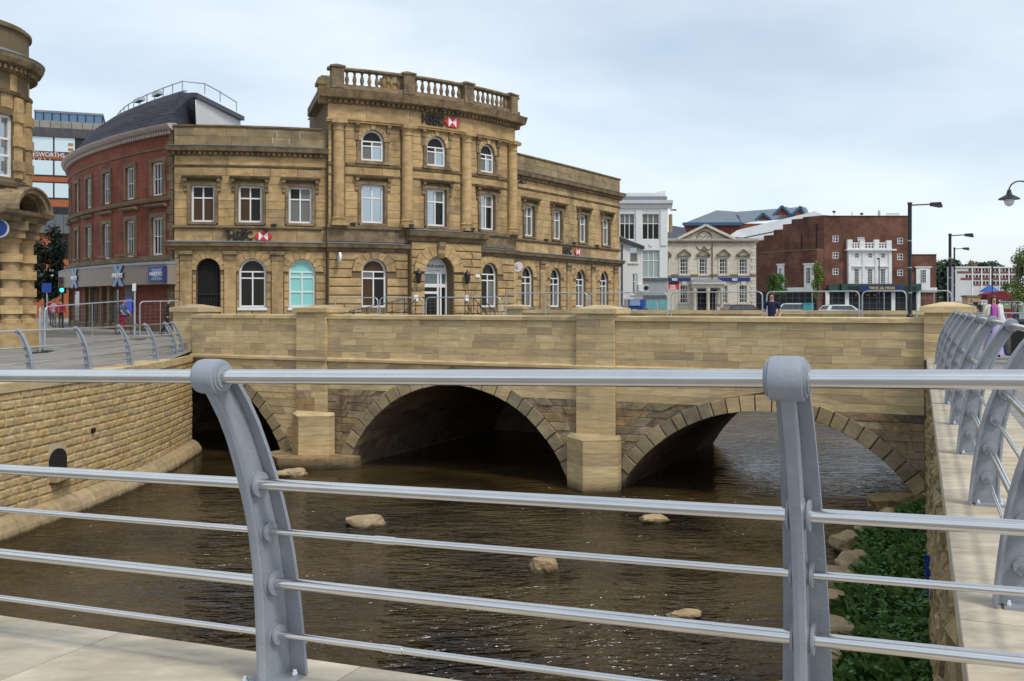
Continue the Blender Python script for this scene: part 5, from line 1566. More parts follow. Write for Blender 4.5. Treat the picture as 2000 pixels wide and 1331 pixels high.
MB().sweep(Mp, [(-1.2, 4.58), (.62, 4.58), (.70, 4.74), (.95, 4.82), (1.0, 4.96), (-1.2, 5.0)], -.5, Lp + .35, 1).build('entablature', S_TRIM, lbd)
m = MB(); n = 14; c0 = Lp - 1.15
prof = [(c0 - 1.18 * math.cos(PI * k / n), 4.98 + .88 * math.sin(PI * k / n)) for k in range(n + 1)]
inn = [(c0 - .98 * math.cos(PI * k / n), 4.98 + .70 * math.sin(PI * k / n)) for k in range(n + 1)]
for k in range(n):
    m.poly([prof[k], prof[k + 1], inn[k + 1], inn[k]], Mp, -1.4, .95, back=True)
Mp2 = lambda s, z, o: pb + nv * (-s * .9) + dv * (o + .15) + Vector((0, 0, z))
for k in range(n):
    o_ = [(c0 + (x - c0) * 1.07, 4.98 + (z - 4.98) * 1.08) for x, z in (prof[k], prof[k + 1])]
    m.poly([o_[0], o_[1], prof[k + 1], prof[k]], Mp, .62, 1.06, back=True)
    i_ = [(c0 + (x - c0) * .90, 4.98 + (z - 4.98) * .90) for x, z in (inn[k + 1], inn[k])]
    m.poly([inn[k], inn[k + 1], i_[0], i_[1]], Mp, .1, .70, back=True)
m.build('segmental_hood', S_TRIM, lbd)
MB().poly([(x, z) for x, z in reversed(inn)], Mp, -1.2, -.1, back=True).build('hood_tympanum', S_BANK, lbd)
# round blue sign on the wall
p = gp(-2, 36.8, 4.25)
m = MB().tube([p, p + Vector((.3, -1, 0)).normalized() * .12], .36, 28); rsg = m.build('round_sign', mat('pale_rim', (.55, .56, .58), .4), lbd)
m = MB().tube([p + Vector((.3, -1, 0)).normalized() * .12, p + Vector((.3, -1, 0)).normalized() * .14], .30, 28); m.build('sign_face', BLUE, rsg)

# ================================================================== ORANGE BRICK OFFICE BEHIND
ob = empty('office_building', (-42, 98, 0), 'orange brick office with window bands and blue glass top floor behind the red building', 'building')
Mo = plane_map((-52.0, 93.5), R(20)); so = lambda px: solve_s(Mo, px, 40)
LO, HI = 0, 22
def bandz(y): return 1.4 + (HY - y) * 96 / FPX
MB().sbox(Mo, LO, HI, -.2, bandz(262), -8, 0).build('wall', B_ORG, ob)
for ya, yb in ((268, 296), (314, 342), (358, 386)):
    za, zb = bandz(yb), bandz(ya)
    f = MB().sbox(Mo, LO, HI, za - .12, zb + .14, .0, .05).build('window_band', BLACKM, ob)
    k = 0; s_ = LO + .1; e0 = so(134) if ya == 268 else HI
    while s_ < e0 - 1.0:
        MB().sbox(Mo, s_ + .05, s_ + 1.85, za, zb, .05, .07).build('pane', mat('office_glass', (.62, .72, .74), .08, .35, spec=.8), f); s_ += 1.95
for k, (ya, yb) in enumerate(((278, 284), (288, 294))): MB().sbox(Mo, so(133), so(143), bandz(yb), bandz(ya), 0, .09).build('buff_panel', B_BUFF, ob)
MB().sbox(Mo, LO, HI, bandz(418), bandz(404), 0, .12).build('dark_band', BLACKM, ob)
m = MB()
for k in range(28): m.sbox(Mo, LO + k * .8, LO + k * .8 + .77, bandz(456), bandz(419), 0, .35)
m.build('metal_cladding', painted('grey_cladding', (.13, .14, .16), .5, .2, .1), ob, kind='stuff')
MB().sbox(Mo, LO, HI, bandz(505), bandz(494), 0, .06).build('buff_band', B_BUFF, ob)
c = so(123); MB().sbox(Mo, c - .8, c + 2.0, bandz(505), bandz(458), 0, .08).build('tall_window', GL_DARK, ob)
c = so(104); sg_ = MB().sbox(Mo, c - 1.9, c + 3, bandz(548), bandz(527), 0, .2).build('white_shop_sign', WHITE, ob)
text('lettering', 'Cool', .95, face_matrix(Mo, so(112), bandz(538), .21), BLACK, sg_, .01)
text('lettering', 'DLESWORTHS', .66, face_matrix(Mo, so(88), bandz(303), .06), WHITE, ob, .03, sx=.82)
text('lettering', 'S   O   L   I', .34, face_matrix(Mo, so(82), bandz(312), .06), WHITE, ob, .03)
MB().sbox(Mo, LO, HI, bandz(268), bandz(250), -8, .25).build('dark_parapet', painted('stained_metal', (.075, .07, .075), .7, 0, .3, 1.5), ob)
m = MB()
for k in range(24): m.sbox(Mo, LO + k * .95, LO + k * .95 + .9, bandz(250), bandz(236), -6, .1)
m.build('zinc_parapet', painted('streaked_zinc', (.27, .25, .22), .7, 0, .3, 1.2), ob, kind='stuff')
m = MB(); a, b_ = so(66), so(199)
gl = mat('blue_tinted_glass', (.10, .19, .30), .12, .3, spec=.8)
pen = m.sbox(Mo, a, b_, bandz(236), bandz(204) - .6, -6, -1.2).build('glass_penthouse', gl, ob)
for k in range(9): s_ = a + (b_ - a) * k / 8; MB().sbox(Mo, s_ - .05, s_ + .05, bandz(236), bandz(206) - .5, -1.25, -1.12).build('mullion', BLACKM, pen)
MB().sbox(Mo, a - .1, b_ + .1, bandz(204) - .6, bandz(204) - .4, -6.1, -1.1).build('roof_edge', LEAD, pen)

# ================================================================== WHITE BUILDINGS BEYOND THE BANK
d0 = 88.0
wd_ = empty('white_building', ((1262 - 1000) / FPX * d0, d0 + 4, 0), 'tall white tiled building with large windows right of the bank', 'building')
Mw = plane_map((0, d0), 0.0); X = lambda px: (px - 1000) / FPX * d0; Z = lambda y: EYE + (HY - y) * d0 / FPX
def rect_building(M, x0, x1, z0, z1, depth, ops, mt, root, dp=.2):
    b = MB(); wall_band(b, M, x0, x1, z0, z1, 0, ops, dp, 5)
    b.add([M(x0, z0, 0), M(x0, z0, -depth), M(x0, z1, -depth), M(x0, z1, 0)], [(0, 1, 2, 3)]); b.add([M(x1, z0, 0), M(x1, z0, -depth), M(x1, z1, -depth), M(x1, z1, 0)], [(0, 1, 2, 3)])
    b.add([M(x0, z1, 0), M(x1, z1, 0), M(x1, z1, -depth), M(x0, z1, -depth)], [(0, 1, 2, 3)])
    return b.build('wall', mt, root)
XA, XB = X(1180), X(1304)
wops = [(X(1225), 1.30, Z(468), Z(418), False), (X(1271), 1.5, Z(468), Z(418), False), (X(1225), 1.3, Z(543), Z(489), False), (X(1271.5), 1.55, Z(543), Z(489), False)]
b = MB()
for za, zb, ops in ((-.2, Z(545), []), (Z(545), Z(478), wops[2:]), (Z(478), Z(392), wops[:2])): wall_band(b, Mw, XA, XB, za, zb, 0, ops, .25, 5)
b.add([Mw(XB, -.2, 0), Mw(XB, -.2, -9), Mw(XB, Z(392), -9), Mw(XB, Z(392), 0)], [(0, 1, 2, 3)])
b.build('wall', FAIENCE, wd_)
for c, w_, zb, zt, _ in wops: sash(wd_, Mw, c, w_, zb, zt, -.2, [GL_DARK, GL_DARK, GL_DARK, GL_MID, GL_MID, GL_MID] if zb > Z(500) else mat('green_blind_glass', (.30, .36, .33), .15, spec=.7), cols=3, rows=(.62,), fw=.05, mid=.06)
MB().sweep(Mw, [(-.1, Z(408)), (.1, Z(407)), (.15, Z(401)), (.45, Z(398)), (.5, Z(392)), (-.1, Z(391))], XA, XB + .4, 1).build('cornice', FAIENCE, wd_)
MB().sbox(Mw, XA, XB, Z(391), Z(383), -8, -.3).build('lead_roof', LEAD, wd_)
MB().sbox(Mw, XA, XB - .1, Z(383), Z(375.5), -8, -.6).build('parapet', FAIENCE, wd_)
MB().sbox(Mw, X(1290), X(1303), Z(376), Z(371), -2, -1).build('chimney', FAIENCE, wd_)
for px in (1248, 1296): MB().sbox(Mw, X(px) - .28, X(px) + .28, Z(480), Z(412), 0, .10).build('pilaster', FAIENCE, wd_)
for px in (1234, 1271): p = Mw(X(px), Z(478), .02); MB().tube([p, p + Vector((0, -.06, 0))], .17, 16).build('roundel', FAIENCE, wd_)
MB().sbox(Mw, X(1256), XB, Z(577), Z(546), 0, .12).build('grey_panel', painted('grey_shop_panel', (.33, .34, .35), .5, 0, .08), wd_)
MB().sbox(Mw, X(1256), XB, Z(547), Z(543), 0, .3).build('canopy_edge', painted('dark_grey_trim', (.12, .125, .13), .5), wd_)
MB().sbox(Mw, X(1256), XB, Z(584), Z(577), 0, .14).build('shop_fascia', painted('dark_shop_fascia', (.10, .105, .11), .5), wd_)
for a, b_ in ((1258, 1284), (1287, 1303)): MB().sbox(Mw, X(a), X(b_), Z(605), Z(586), 0, .1).build('shop_window', mat('teal_shop_glass', (.12, .33, .34), .12, spec=.7), wd_)
m = MB(); p = Mw(X(1308), Z(411), .2); m.bar(p, p + Vector((.5, -.2, .02)), .08); m.box(p + Vector((.3, -.1, -.02)), (.5, .2, .08)); m.build('bracket_lamp', BLACKM, wd_)
# small white house in front of it
d1 = 76.0
hs = empty('white_house', ((1234 - 1000) / FPX * d1, d1 + 3, 0), 'small white rendered house with dark sloping roof beside the bank', 'house')
Mh = plane_map((0, d1), 0.0); X1 = lambda px: (px - 1000) / FPX * d1; Z1 = lambda y: EYE + (HY - y) * d1 / FPX
hops = [(X1(1237.5), .62, Z1(513), Z1(483), False), (X1(1240), .42, Z1(575), Z1(535), False)]
b = MB()
wall_band(b, Mh, X1(1200), X1(1255), -.2, Z1(524), 0, [hops[1]], .12, 5); wall_band(b, Mh, X1(1200), X1(1255), Z1(524), Z1(478), 0, [hops[0]], .12, 5)
b.add([Mh(X1(1255), -.2, 0), Mh(X1(1255), -.2, -6), Mh(X1(1255), Z1(480), -6), Mh(X1(1255), Z1(480), 0)], [(0, 1, 2, 3)])
b.add([Mh(X1(1200), Z1(478), 0), Mh(X1(1255), Z1(478), 0), Mh(X1(1200), Z1(458), 0)], [(0, 1, 2)])
b.build('wall', WHITER, hs)
for c, w_, zb, zt, _ in hops: sash(hs, Mh, c, w_, zb, zt, -.1, [GL_MID, GL_SKY], cols=1 if w_ > .5 else 2, rows=(.62,), fw=.05, mid=.04); MB().sbox(Mh, c - w_ / 2 - .1, c + w_ / 2 + .1, zb - .1, zb, -.05, .1).build('sill', WHITER, hs)
m = MB(); za, zb = Z1(459), Z1(484)
m.hexa([Mh(X1(1196), za - .25, .3), Mh(X1(1258), zb - .12, .3), Mh(X1(1258), zb - .12, -6), Mh(X1(1196), za - .25, -6), Mh(X1(1196), za + .05, .3), Mh(X1(1258), zb + .1, .3), Mh(X1(1258), zb + .1, -6), Mh(X1(1196), za + .05, -6)])
m.build('roof', SLATE, hs)
m = MB().tube([Mh(X1(1215), -.2, .08), Mh(X1(1215), Z1(478), .08)], .05, 8); m.build('downpipe', BLACKM, hs)
p = Mh(X1(1248), Z1(563), 0); m = MB(); m.box(p + Vector((.3, -.2, 0)), (.75, .35, .5)); m.build('air_conditioner', WHITER, hs)
MB().tube([p + Vector((.5, -.38, 0)), p + Vector((.5, -.40, 0))], .19, 14).build('fan_grille', BLACKM, hs)

# ================================================================== CREAM BANK WITH THE PEDIMENT
d2 = 100.0
cb_ = empty('bank_building', ((1390 - 1000) / FPX * d2, d2 + 4, 0), 'cream stone bank with pediment and columned porch opposite the bridge', 'building')
Mc2 = plane_map((0, d2), 0.0); X2 = lambda px: (px - 1000) / FPX * d2; Z2 = lambda y: EYE + (HY - y) * d2 / FPX
ups = [(X2(p), .78, Z2(536), Z2(506), False) for p in (1298, 1336, 1373.5, 1413, 1451.5)]; los = [(X2(p), .78, Z2(592), Z2(558), False) for p in (1336, 1413, 1451.5)]
b = MB(); xa, xb = X2(1285), X2(1476)
wall_band(b, Mc2, xa, xb, -.2, Z2(540), 0, los, .2, 5); wall_band(b, Mc2, xa, xb, Z2(540), Z2(468), 0, ups, .2, 5)
b.add([Mc2(xb, -.2, 0), Mc2(xb, -.2, -9), Mc2(xb, Z2(468), -9), Mc2(xb, Z2(468), 0)], [(0, 1, 2, 3)])
pa_, pb_, pt = X2(1324), X2(1432), Z2(443)
b.add([Mc2(pa_, Z2(470), .06), Mc2(pb_, Z2(470), .06), Mc2(X2(1377), pt, .06)], [(0, 1, 2)])
b.build('wall', S_CREAM, cb_)
for c, w_, zb, zt, _ in ups + los:
    sash(cb_, Mc2, c, w_, zb, zt, -.15, [GL_DARK, GL_DARK, GL_MID], cols=3, rows=(.25, .5, .75), fw=.05, mid=.035)
    m = MB(); m.sbox(Mc2, c - w_ / 2 - .14, c - w_ / 2, zb, zt + .12, 0, .07); m.sbox(Mc2, c + w_ / 2, c + w_ / 2 + .14, zb, zt + .12, 0, .07); m.sbox(Mc2, c - w_ / 2 - .2, c + w_ / 2 + .2, zb - .16, zb - .01, 0, .15); m.build('window_surround', S_CREAM, cb_)
for c, w_, zb, zt, _ in ups:
    z = Z2(500); hwd = .62; m = MB()
    m.poly([(c - hwd, z), (c + hwd, z), (c + hwd, z + .1), (c, z + .58), (c - hwd, z + .1)], Mc2, 0, .10); m.build('window_pediment', S_CREAM, cb_)
    m = MB(); m.bar(Mc2(c - hwd - .05, z + .08, .16), Mc2(c, z + .62, .16), .12, .3, (0, 1, 0)); m.bar(Mc2(c + hwd + .05, z + .08, .16), Mc2(c, z + .62, .16), .12, .3, (0, 1, 0)); m.sbox(Mc2, c - hwd - .05, c + hwd + .05, z - .08, z + .03, 0, .22); m.build('pediment_moulding', S_TRIM, cb_)
for c, w_, zb, zt, _ in los:
    p = Mc2(c, Z2(553), .02); MB().tube([p, p + Vector((0, -.1, 0))], .24, 14).build('shell_ornament', S_CREAM, cb_)
MB().sweep(Mc2, [(-.05, Z2(474)), (.12, Z2(473.5)), (.35, Z2(470.5)), (.4, Z2(467)), (-.05, Z2(466))], xa, xb + .25, 1).build('cornice', S_CREAM, cb_)
mb = MB()
for k in range(38): x = xa + (xb - xa) * k / 38; mb.sbox(Mc2, x, x + .13, Z2(475.5), Z2(472.5), 0, .26)
mb.build('dentil_course', S_TRIM, cb_, kind='stuff')
for sa, sb in ((X2(1322), X2(1377)), (X2(1434), X2(1377))):
    m = MB(); m.bar(Mc2(sa, Z2(467.5), .2), Mc2(sb, Z2(440.5), .2), .25, .6, (0, 1, 0)); m.build('raking_cornice', S_CREAM, cb_)
    mb = MB()
    for k in range(14):
        p = Mc2(sa + (sb - sa) * (k + .5) / 14, Z2(467.5) + (Z2(440.5) - Z2(467.5)) * (k + .5) / 14 - .2, .15); mb.box(p, (.11, .3, .12))
    mb.build('dentil_course', S_TRIM, cb_, kind='stuff')
n = 16; c = X2(1375.5); zc = Z2(467)
m = MB()
for k in range(n):
    a, b_ = PI * k / n, PI * (k + 1) / n
    m.poly([(c - .82 * math.cos(a), zc + .82 * math.sin(a)), (c - .82 * math.cos(b_), zc + .82 * math.sin(b_)), (c - .70 * math.cos(b_), zc + .70 * math.sin(b_)), (c - .70 * math.cos(a), zc + .70 * math.sin(a))], Mc2, .05, .14)
for k in range(7): p = Mc2(c - .48 + .16 * k, zc + .22 + .12 * math.sin(k * 2.1), .1); m.lathe([(.0, -.08), (.08, 0), (.0, .08)], p, 6)
m.build('tympanum_relief', S_TRIM, cb_)
for k in range(2):
    pts_ = [Mc2(c - .8 + .8 * k + .8 * q / 8, Z2(482) - .34 * math.sin(PI * q / 8), .05) for q in range(9)]
    MB().tube(pts_, .05, 5).build('swag', S_TRIM, cb_)
m = MB().tube([Mc2(X2(1391), -.2, .07), Mc2(X2(1391), Z2(470), .07)], .05, 6); m.build('downpipe', S_TRIM, cb_)
MB().sweep(Mc2, [(-.02, Z2(540)), (.12, Z2(539.5)), (.14, Z2(536.8)), (-.02, Z2(536))], xa, xb, 1).build('string_course', S_TRIM, cb_)
z = -.1; k = 0
while z < Z2(476):
    MB().sbox(Mc2, xb - (.55 if k % 2 else .38), xb + .03, z + .01, z + .34, 0, .06).build('quoin', S_CREAM, cb_); z += .36; k += 1
SIGNB = mat('royal_blue_sign', (.012, .022, .16), .4)
for a, b_, cxp in ((1296, 1349, 1317), (1403, 1464, 1434)):
    o_ = MB().sbox(Mc2, X2(a), X2(b_), Z2(549.5), Z2(543), 0, .15).build('blue_sign', SIGNB, cb_)
    MB().sbox(Mc2, X2(cxp) - .35, X2(cxp) + .35, Z2(551), Z2(542.5), .1, .2).build('sign_plate', SIGNB, o_)
    text('lettering', 'RBS', .34, face_matrix(Mc2, X2(cxp), Z2(546.5), .21), WHITE, o_, .01, bold=.01)
m = MB(); m.sbox(Mc2, X2(1348), X2(1408), Z2(563), Z2(556), -.02, 1.5); m.sbox(Mc2, X2(1345), X2(1411), Z2(556), Z2(553), -.02, 1.75); m.build('porch_entablature', S_CREAM, cb_)
m = MB(); m.hexa([Mc2(X2(1346), Z2(553), 1.7), Mc2(X2(1410), Z2(553), 1.7), Mc2(X2(1410), Z2(553), 0), Mc2(X2(1346), Z2(553), 0), Mc2(X2(1354), Z2(546), .6), Mc2(X2(1402), Z2(546), .6), Mc2(X2(1402), Z2(546), 0), Mc2(X2(1354), Z2(546), 0)]); m.build('porch_roof', LEAD, cb_)
for px in (1352, 1378, 1404): MB().lathe([(.24, -.1), (.24, .1), (.18, .14), (.16, 2.6), (.22, 2.7), (.22, Z2(563))], Mc2(X2(px), 0, 1.3), 12).build('porch_column', S_CREAM, cb_)
MB().sbox(Mc2, X2(1356), X2(1400), -.1, Z2(566), -.1, .02).build('porch_doorway', DARKROOM, cb_)
MB().sbox(Mc2, X2(1352), X2(1362), -.1, Z2(566), .02, .1).build('porch_wall', S_CREAM, cb_)
m = MB(); m.hexa([Mc2(xa, Z2(466), 0), Mc2(X2(1476), Z2(466), 0), Mc2(X2(1476), Z2(466), -9), Mc2(xa, Z2(466), -9), Mc2(xa, Z2(444), -5), Mc2(X2(1468), Z2(459), -4), Mc2(X2(1468), Z2(459), -5), Mc2(xa, Z2(444), -6)]); m.build('roof', SLATE, cb_)
pl = at(1316, 562, 80); m = MB(); m.box(pl + Vector((0, 0, .15)), (.85, .1, .62)); rd = m.build('letting_board', RED); tag(rd, 'red and black letting board on a pole before the cream bank', 'sign')
MB().box(pl + Vector((0, -.001, .36)), (.86, .11, .20)).build('board_header', BLACK, rd); MB().bar(pl - Vector((-.1, 0, 2.6)), pl + Vector((.1, 0, -.1)), .06).build('pole', GALV, rd)
for k in range(3): MB().box(pl + Vector((-.08, -.052, .16 - k * .13)), (.5 - .1 * (k == 0), .012, .06)).build('white_print', WHITE, rd)

# ================================================================== THE CINEMA (THE REGAL MOON)
d3 = 112.0
ci = empty('cinema_building', ((1690 - 1000) / FPX * d3, d3 + 8, 0), 'brown brick art deco cinema with white central front and green fascia', 'building')
M3 = plane_map((0, d3), 0.0); X3 = lambda px: (px - 1000) / FPX * d3; Z3 = lambda y: EYE + (HY - y) * d3 / FPX
def sq(px, py, w_=.66, h=.72): return (X3(px), w_, Z3(py) - h / 2, Z3(py) + h / 2, False)
sm = [sq(1632, 467), sq(1632, 499), sq(1632, 531), sq(1758, 471), sq(1758, 502), sq(1758, 533)]
b = MB()
for za, zb in ((-.2, Z3(560)), (Z3(560), Z3(517)), (Z3(517), Z3(485)), (Z3(485), Z3(422.5))):
    wall_band(b, M3, X3(1610), X3(1773), za, zb, 0, [q for q in sm if za < q[2] < zb], .15, 6)
b.add([M3(X3(1773), 0, 0), M3(X3(1773), 0, -14), M3(X3(1773), Z3(424), -14), M3(X3(1773), Z3(424), 0)], [(0, 1, 2, 3)])
wall_band(b, M3, X3(1773), X3(1831), -.2, Z3(497), -.3, [(X3(1804), .78, Z3(553), Z3(527), False)], .15, 6)
b.add([M3(X3(1831), -.2, -.3), M3(X3(1831), -.2, -9), M3(X3(1831), Z3(497), -9), M3(X3(1831), Z3(497), -.3)], [(0, 1, 2, 3)])
# angled left flank with its stepped top
fl0, fl1 = M3(X3(1610), 0, 0), Vector(((1474 - 1000) / FPX * 121, 121, 0))
dv3 = (fl0 - fl1).normalized(); L3 = (fl0 - fl1).length; nv3 = Vector((dv3.y, -dv3.x, 0))
M3f = lambda s, z, o: fl1 + dv3 * s + nv3 * o + Vector((0, 0, z))
sf = lambda px, o=0: solve_s(M3f, px, L3 + .5, o)
def zf_(px, y): p = M3f(sf(px), 0, 0); return EYE + (HY - y) * p.y / FPX
steps = [(1474, 1492, 470), (1492, 1511, 460), (1511, 1529, 449), (1529, 1546, 438), (1546, 1568, 428), (1568, 1611, 422.5)]
for a, c_, y in steps:
    z = zf_((a + c_) / 2, y); s0_, s1_ = (0 if a == 1474 else sf(a)), (L3 if c_ == 1611 else sf(c_))
    b.add([M3f(s0_, -.2, 0), M3f(s1_, -.2, 0), M3f(s1_, z, 0), M3f(s0_, z, 0)], [(0, 1, 2, 3)])
    b.add([M3f(s0_, z, 0), M3f(s1_, z, 0), M3f(s1_, z, -6), M3f(s0_, z, -6)], [(0, 1, 2, 3)])
b.build('wall', B_CIN, ci)
MB().sbox(M3, X3(1610), X3(1773), Z3(423), Z3(421.5), -14, .08).build('coping', B_CIN, ci)
MB().sbox(M3, X3(1773), X3(1831.5), Z3(498), Z3(496.5), -9, -.22).build('coping', B_CIN, ci)
MB().sbox(M3, X3(1656), X3(1738), Z3(470), Z3(426), -.02, -.01).build('recess_wall', B_CIN, ci)
LOWB = MB(); z_ = zf_(1540, 493); LOWB.sbox(M3f, .02, L3 - .05, -.2, z_, .05, 1.2); LOWB.build('lower_storey', B_CIN, ci)
MB().sbox(M3f, 0, L3 - .05, z_, z_ + .12, .0, 1.26).build('lower_coping', S_BR, ci)
for px, zt, zb, wd in ((1526, 519, 566, .95), (1581, 518, 570, 1.35)):
    s_ = sf(px, 1.2); zz1, zz0 = zf_(px, zt), zf_(px, zb)
    m = MB().sbox(M3f, s_ - wd / 2, s_ + wd / 2, zz0, zz1, 1.2, 1.34); fr_ = m.build('window_panel', FAIENCE, ci)
    sash(ci, M3f, s_, wd * .5, zz0 + (.9 if px > 1550 else .5), zz1 - .35, 1.35, GL_DARK, cols=3, rows=(.2, .4, .6, .8), fw=.04, mid=.03)
    MB().sbox(M3f, s_ - wd / 2 - .12, s_ + wd / 2 + .12, zz1, zz1 + .14, 1.15, 1.42).build('panel_hood', FAIENCE, fr_)
MB().sbox(M3f, sf(1535, 1.2), L3 - .05, zf_(1580, 570), zf_(1580, 562), 1.2, 1.32).build('white_plinth', FAIENCE, ci)
MB().sbox(M3f, 0, L3 - .05, -.2, zf_(1580, 571), 1.2, 1.3).build('shopfront', mat('dark_shopfront', (.02, .02, .022), .6, spec=.2), ci)
for px, ya, yb in ((1566, 458, 492), (1595, 438, 492)): s_ = sf(px); MB().tube([M3f(s_, zf_(px, yb), .08), M3f(s_, zf_(px, ya), .08)], .06, 6).build('downpipe', BLACKM, ci)
for c, w_, zb, zt, _ in sm: sash(ci, M3, c, w_, zb, zt, -.08, [GL_MID, GL_DARK], cols=2, rows=(.5,), fw=.06, mid=.05)
# white centrepiece
WX0, WX1 = X3(1654), X3(1739)
b = MB()
wop = [(X3(p), 1.05, Z3(545), Z3(517), False) for p in (1670, 1696, 1721)]; wop = [(c, .52, zb, Z3(526), f) for c, w_, zb, zt, f in wop]
wop = [(X3(p), .52, Z3(555), Z3(526), False) for p in (1670.5, 1696.5, 1721.5)]; wop2 = [(X3(p), .45, Z3(505), Z3(495), False) for p in (1671, 1697, 1722)]
Mw3 = lambda s, z, o: M3(s, z, o + .45)
wall_band(b, Mw3, WX0, WX1, Z3(558), Z3(512), 0, wop, .15, 6); wall_band(b, Mw3, WX0, WX1, Z3(512), Z3(489), 0, wop2, .15, 6)
for x in (WX0, WX1): b.add([Mw3(x, Z3(558), 0), Mw3(x, Z3(558), -.6), Mw3(x, Z3(489), -.6), Mw3(x, Z3(489), 0)], [(0, 1, 2, 3)])
cen = b.build('white_front', FAIENCE, ci)
for c, w_, zb, zt, _ in wop: sash(ci, Mw3, c, w_, zb, zt, -.1, GL_DARK, cols=3, rows=(.16, .33, .5, .66, .83), fw=.04, mid=.025)
for c, w_, zb, zt, _ in wop2: sash(ci, Mw3, c, w_, zb, zt, -.1, GL_DARK, cols=3, rows=(.5,), fw=.04, mid=.03)
MB().sbox(Mw3, WX0 - .25, WX1 + .4, Z3(490.5), Z3(487.5), -.5, .35).build('balcony_slab', FAIENCE, ci)
for px in (1657, 1681, 1709, 1733): MB().sbox(Mw3, X3(px) - .28, X3(px) + .28, Z3(488), Z3(469 if px in (1657, 1709) else 470.5), -.4, .12).build('parapet_pier', FAIENCE, ci)
for a, c_ in ((1661, 1676), (1686, 1704), (1713, 1729)):
    w_ = X3(c_) - X3(a); pn = MB()
    pn.sbox(Mw3, X3(a), X3(c_), Z3(488), Z3(485), -.3, .05); pn.sbox(Mw3, X3(a), X3(c_), Z3(481.2), Z3(480), -.3, .05); pn.sbox(Mw3, X3(a), X3(c_), Z3(476.5), Z3(474.5), -.3, .05)
    for k in range(4): x = X3(a) + w_ * k / 3; pn.sbox(Mw3, x - .06, x + .06, Z3(485), Z3(476), -.3, .049)
    pn.build('pierced_parapet', FAIENCE, ci)
for px in (1671, 1697, 1722): MB().sbox(Mw3, X3(px) - .55, X3(px) + .55, Z3(522), Z3(520), 0, .25).build('window_ledge', FAIENCE, ci)
for px in (1657, 1684, 1709, 1735): MB().sbox(Mw3, X3(px) - .16, X3(px) + .16, Z3(557), Z3(491), 0, .10).build('fluted_strip', FAIENCE, ci)
sash(ci, M3, X3(1681), .75, Z3(472), Z3(464.5), .06, GL_MID, cols=3, rows=(.5,), fw=.06, mid=.05)
s_ = X3(1804); m = MB().sbox(M3, s_ - .78, s_ + .78, Z3(563), Z3(523), -.3, -.1); rp_ = m.build('window_panel', FAIENCE, ci)
sash(ci, M3, s_, .62, Z3(552), Z3(527), -.08, GL_DARK, cols=3, rows=(.2, .4, .6, .8), fw=.04, mid=.03)
MB().sbox(M3, s_ - .95, s_ + .95, Z3(523), Z3(521), -.3, .0).build('panel_hood', FAIENCE, rp_)
MB().sbox(M3, X3(1790), X3(1831), Z3(571), Z3(562), -.3, -.08).build('white_plinth', FAIENCE, ci)
GREEN = mat('dark_green_fascia', (.018, .060, .042), .4)
fa_ = MB().sbox(M3, X3(1638), X3(1793), Z3(571), Z3(555), .1, .95).build('green_fascia', GREEN, ci)
MB().sbox(M3, X3(1615), X3(1637), Z3(571), Z3(557), .1, .6).build('side_fascia', GREEN, ci)
MB().sbox(M3, X3(1675), X3(1757), Z3(569), Z3(558), .95, 1.0).build('name_board', NAVY, fa_)
for a, c_ in ((1652, 1672), (1760, 1783)): MB().sbox(M3, X3(a), X3(c_), Z3(567), Z3(560), .95, .99).build('menu_board', BLACK, fa_)
text('lettering', 'THE REGAL MOON', .42, face_matrix(M3, X3(1716), Z3(563.5), 1.01), mat('gold_lettering', (.70, .48, .10), .35), fa_, .015, bold=.008, sx=.80)
MB().sbox(M3, X3(1615), X3(1790), -.2, Z3(571), -.1, .3).build('dark_shopfront', mat('dark_shopfront', (.02, .02, .022), .6, spec=.2), ci)
for px in (1614, 1652, 1742, 1791): MB().sbox(M3, X3(px) - .22, X3(px) + .22, -.2, Z3(571), .3, .42).build('white_pier', FAIENCE, ci)
for px in (1668, 1690, 1704): p = M3(X3(px), Z3(576), .55); MB().lathe([(.0, -.2), (.16, -.12), (.18, .05), (.0, .16)], p, 10).build('hanging_lamp', mat('copper_lamp', (.35, .14, .05), .35, .6), ci)
# roof slope of the auditorium, roof clutter
m = MB(); A = [Vector(((px - 1000) / FPX * d, d, EYE + (HY - y) * d / FPX)) for px, y, d in ((1412, 468, 128), (1482, 472, 124), (1612, 418, 116), (1590, 414, 118), (1440, 449, 134))]
A = [at(1405, 474, 130), at(1484, 474, 123), at(1616, 424, 113.5), at(1592, 413, 121), at(1440, 450, 133)]
m.add(A, [(0, 1, 2, 3, 4)]); m.build('white_roof', painted('grey_white_roof', (.56, .56, .55), .6, 0, .08, .4), ci)
MB().bar(at(1447, 466, 126.5), at(1512, 453, 121.8), .3, .1).build('roof_gutter', BLACKM, ci)
for px, y0_, y1_, w_ in ((1664, 423, 414, .08), (1717, 424, 412, .22)): p = at(px, y0_, 116); q = at(px, y1_, 116); MB().bar(p, q, w_).build('roof_mast', GALV, ci)
m = MB()
for px in range(1732, 1757, 4): m.bar(at(px, 425, 118), at(px, 417, 118), .06)
m.bar(at(1731, 418, 118), at(1755, 418, 118), .08); m.build('roof_frame', GALV, ci)
for px, py in ((1629, 414), (1683, 418)): m = MB(); p = at(px, py, 114); m.box(p, (.3, .2, .22), .5); m.bar(p - Vector((0, 0, .6)), p, .05); m.build('roof_floodlight', BLACKM, ci)

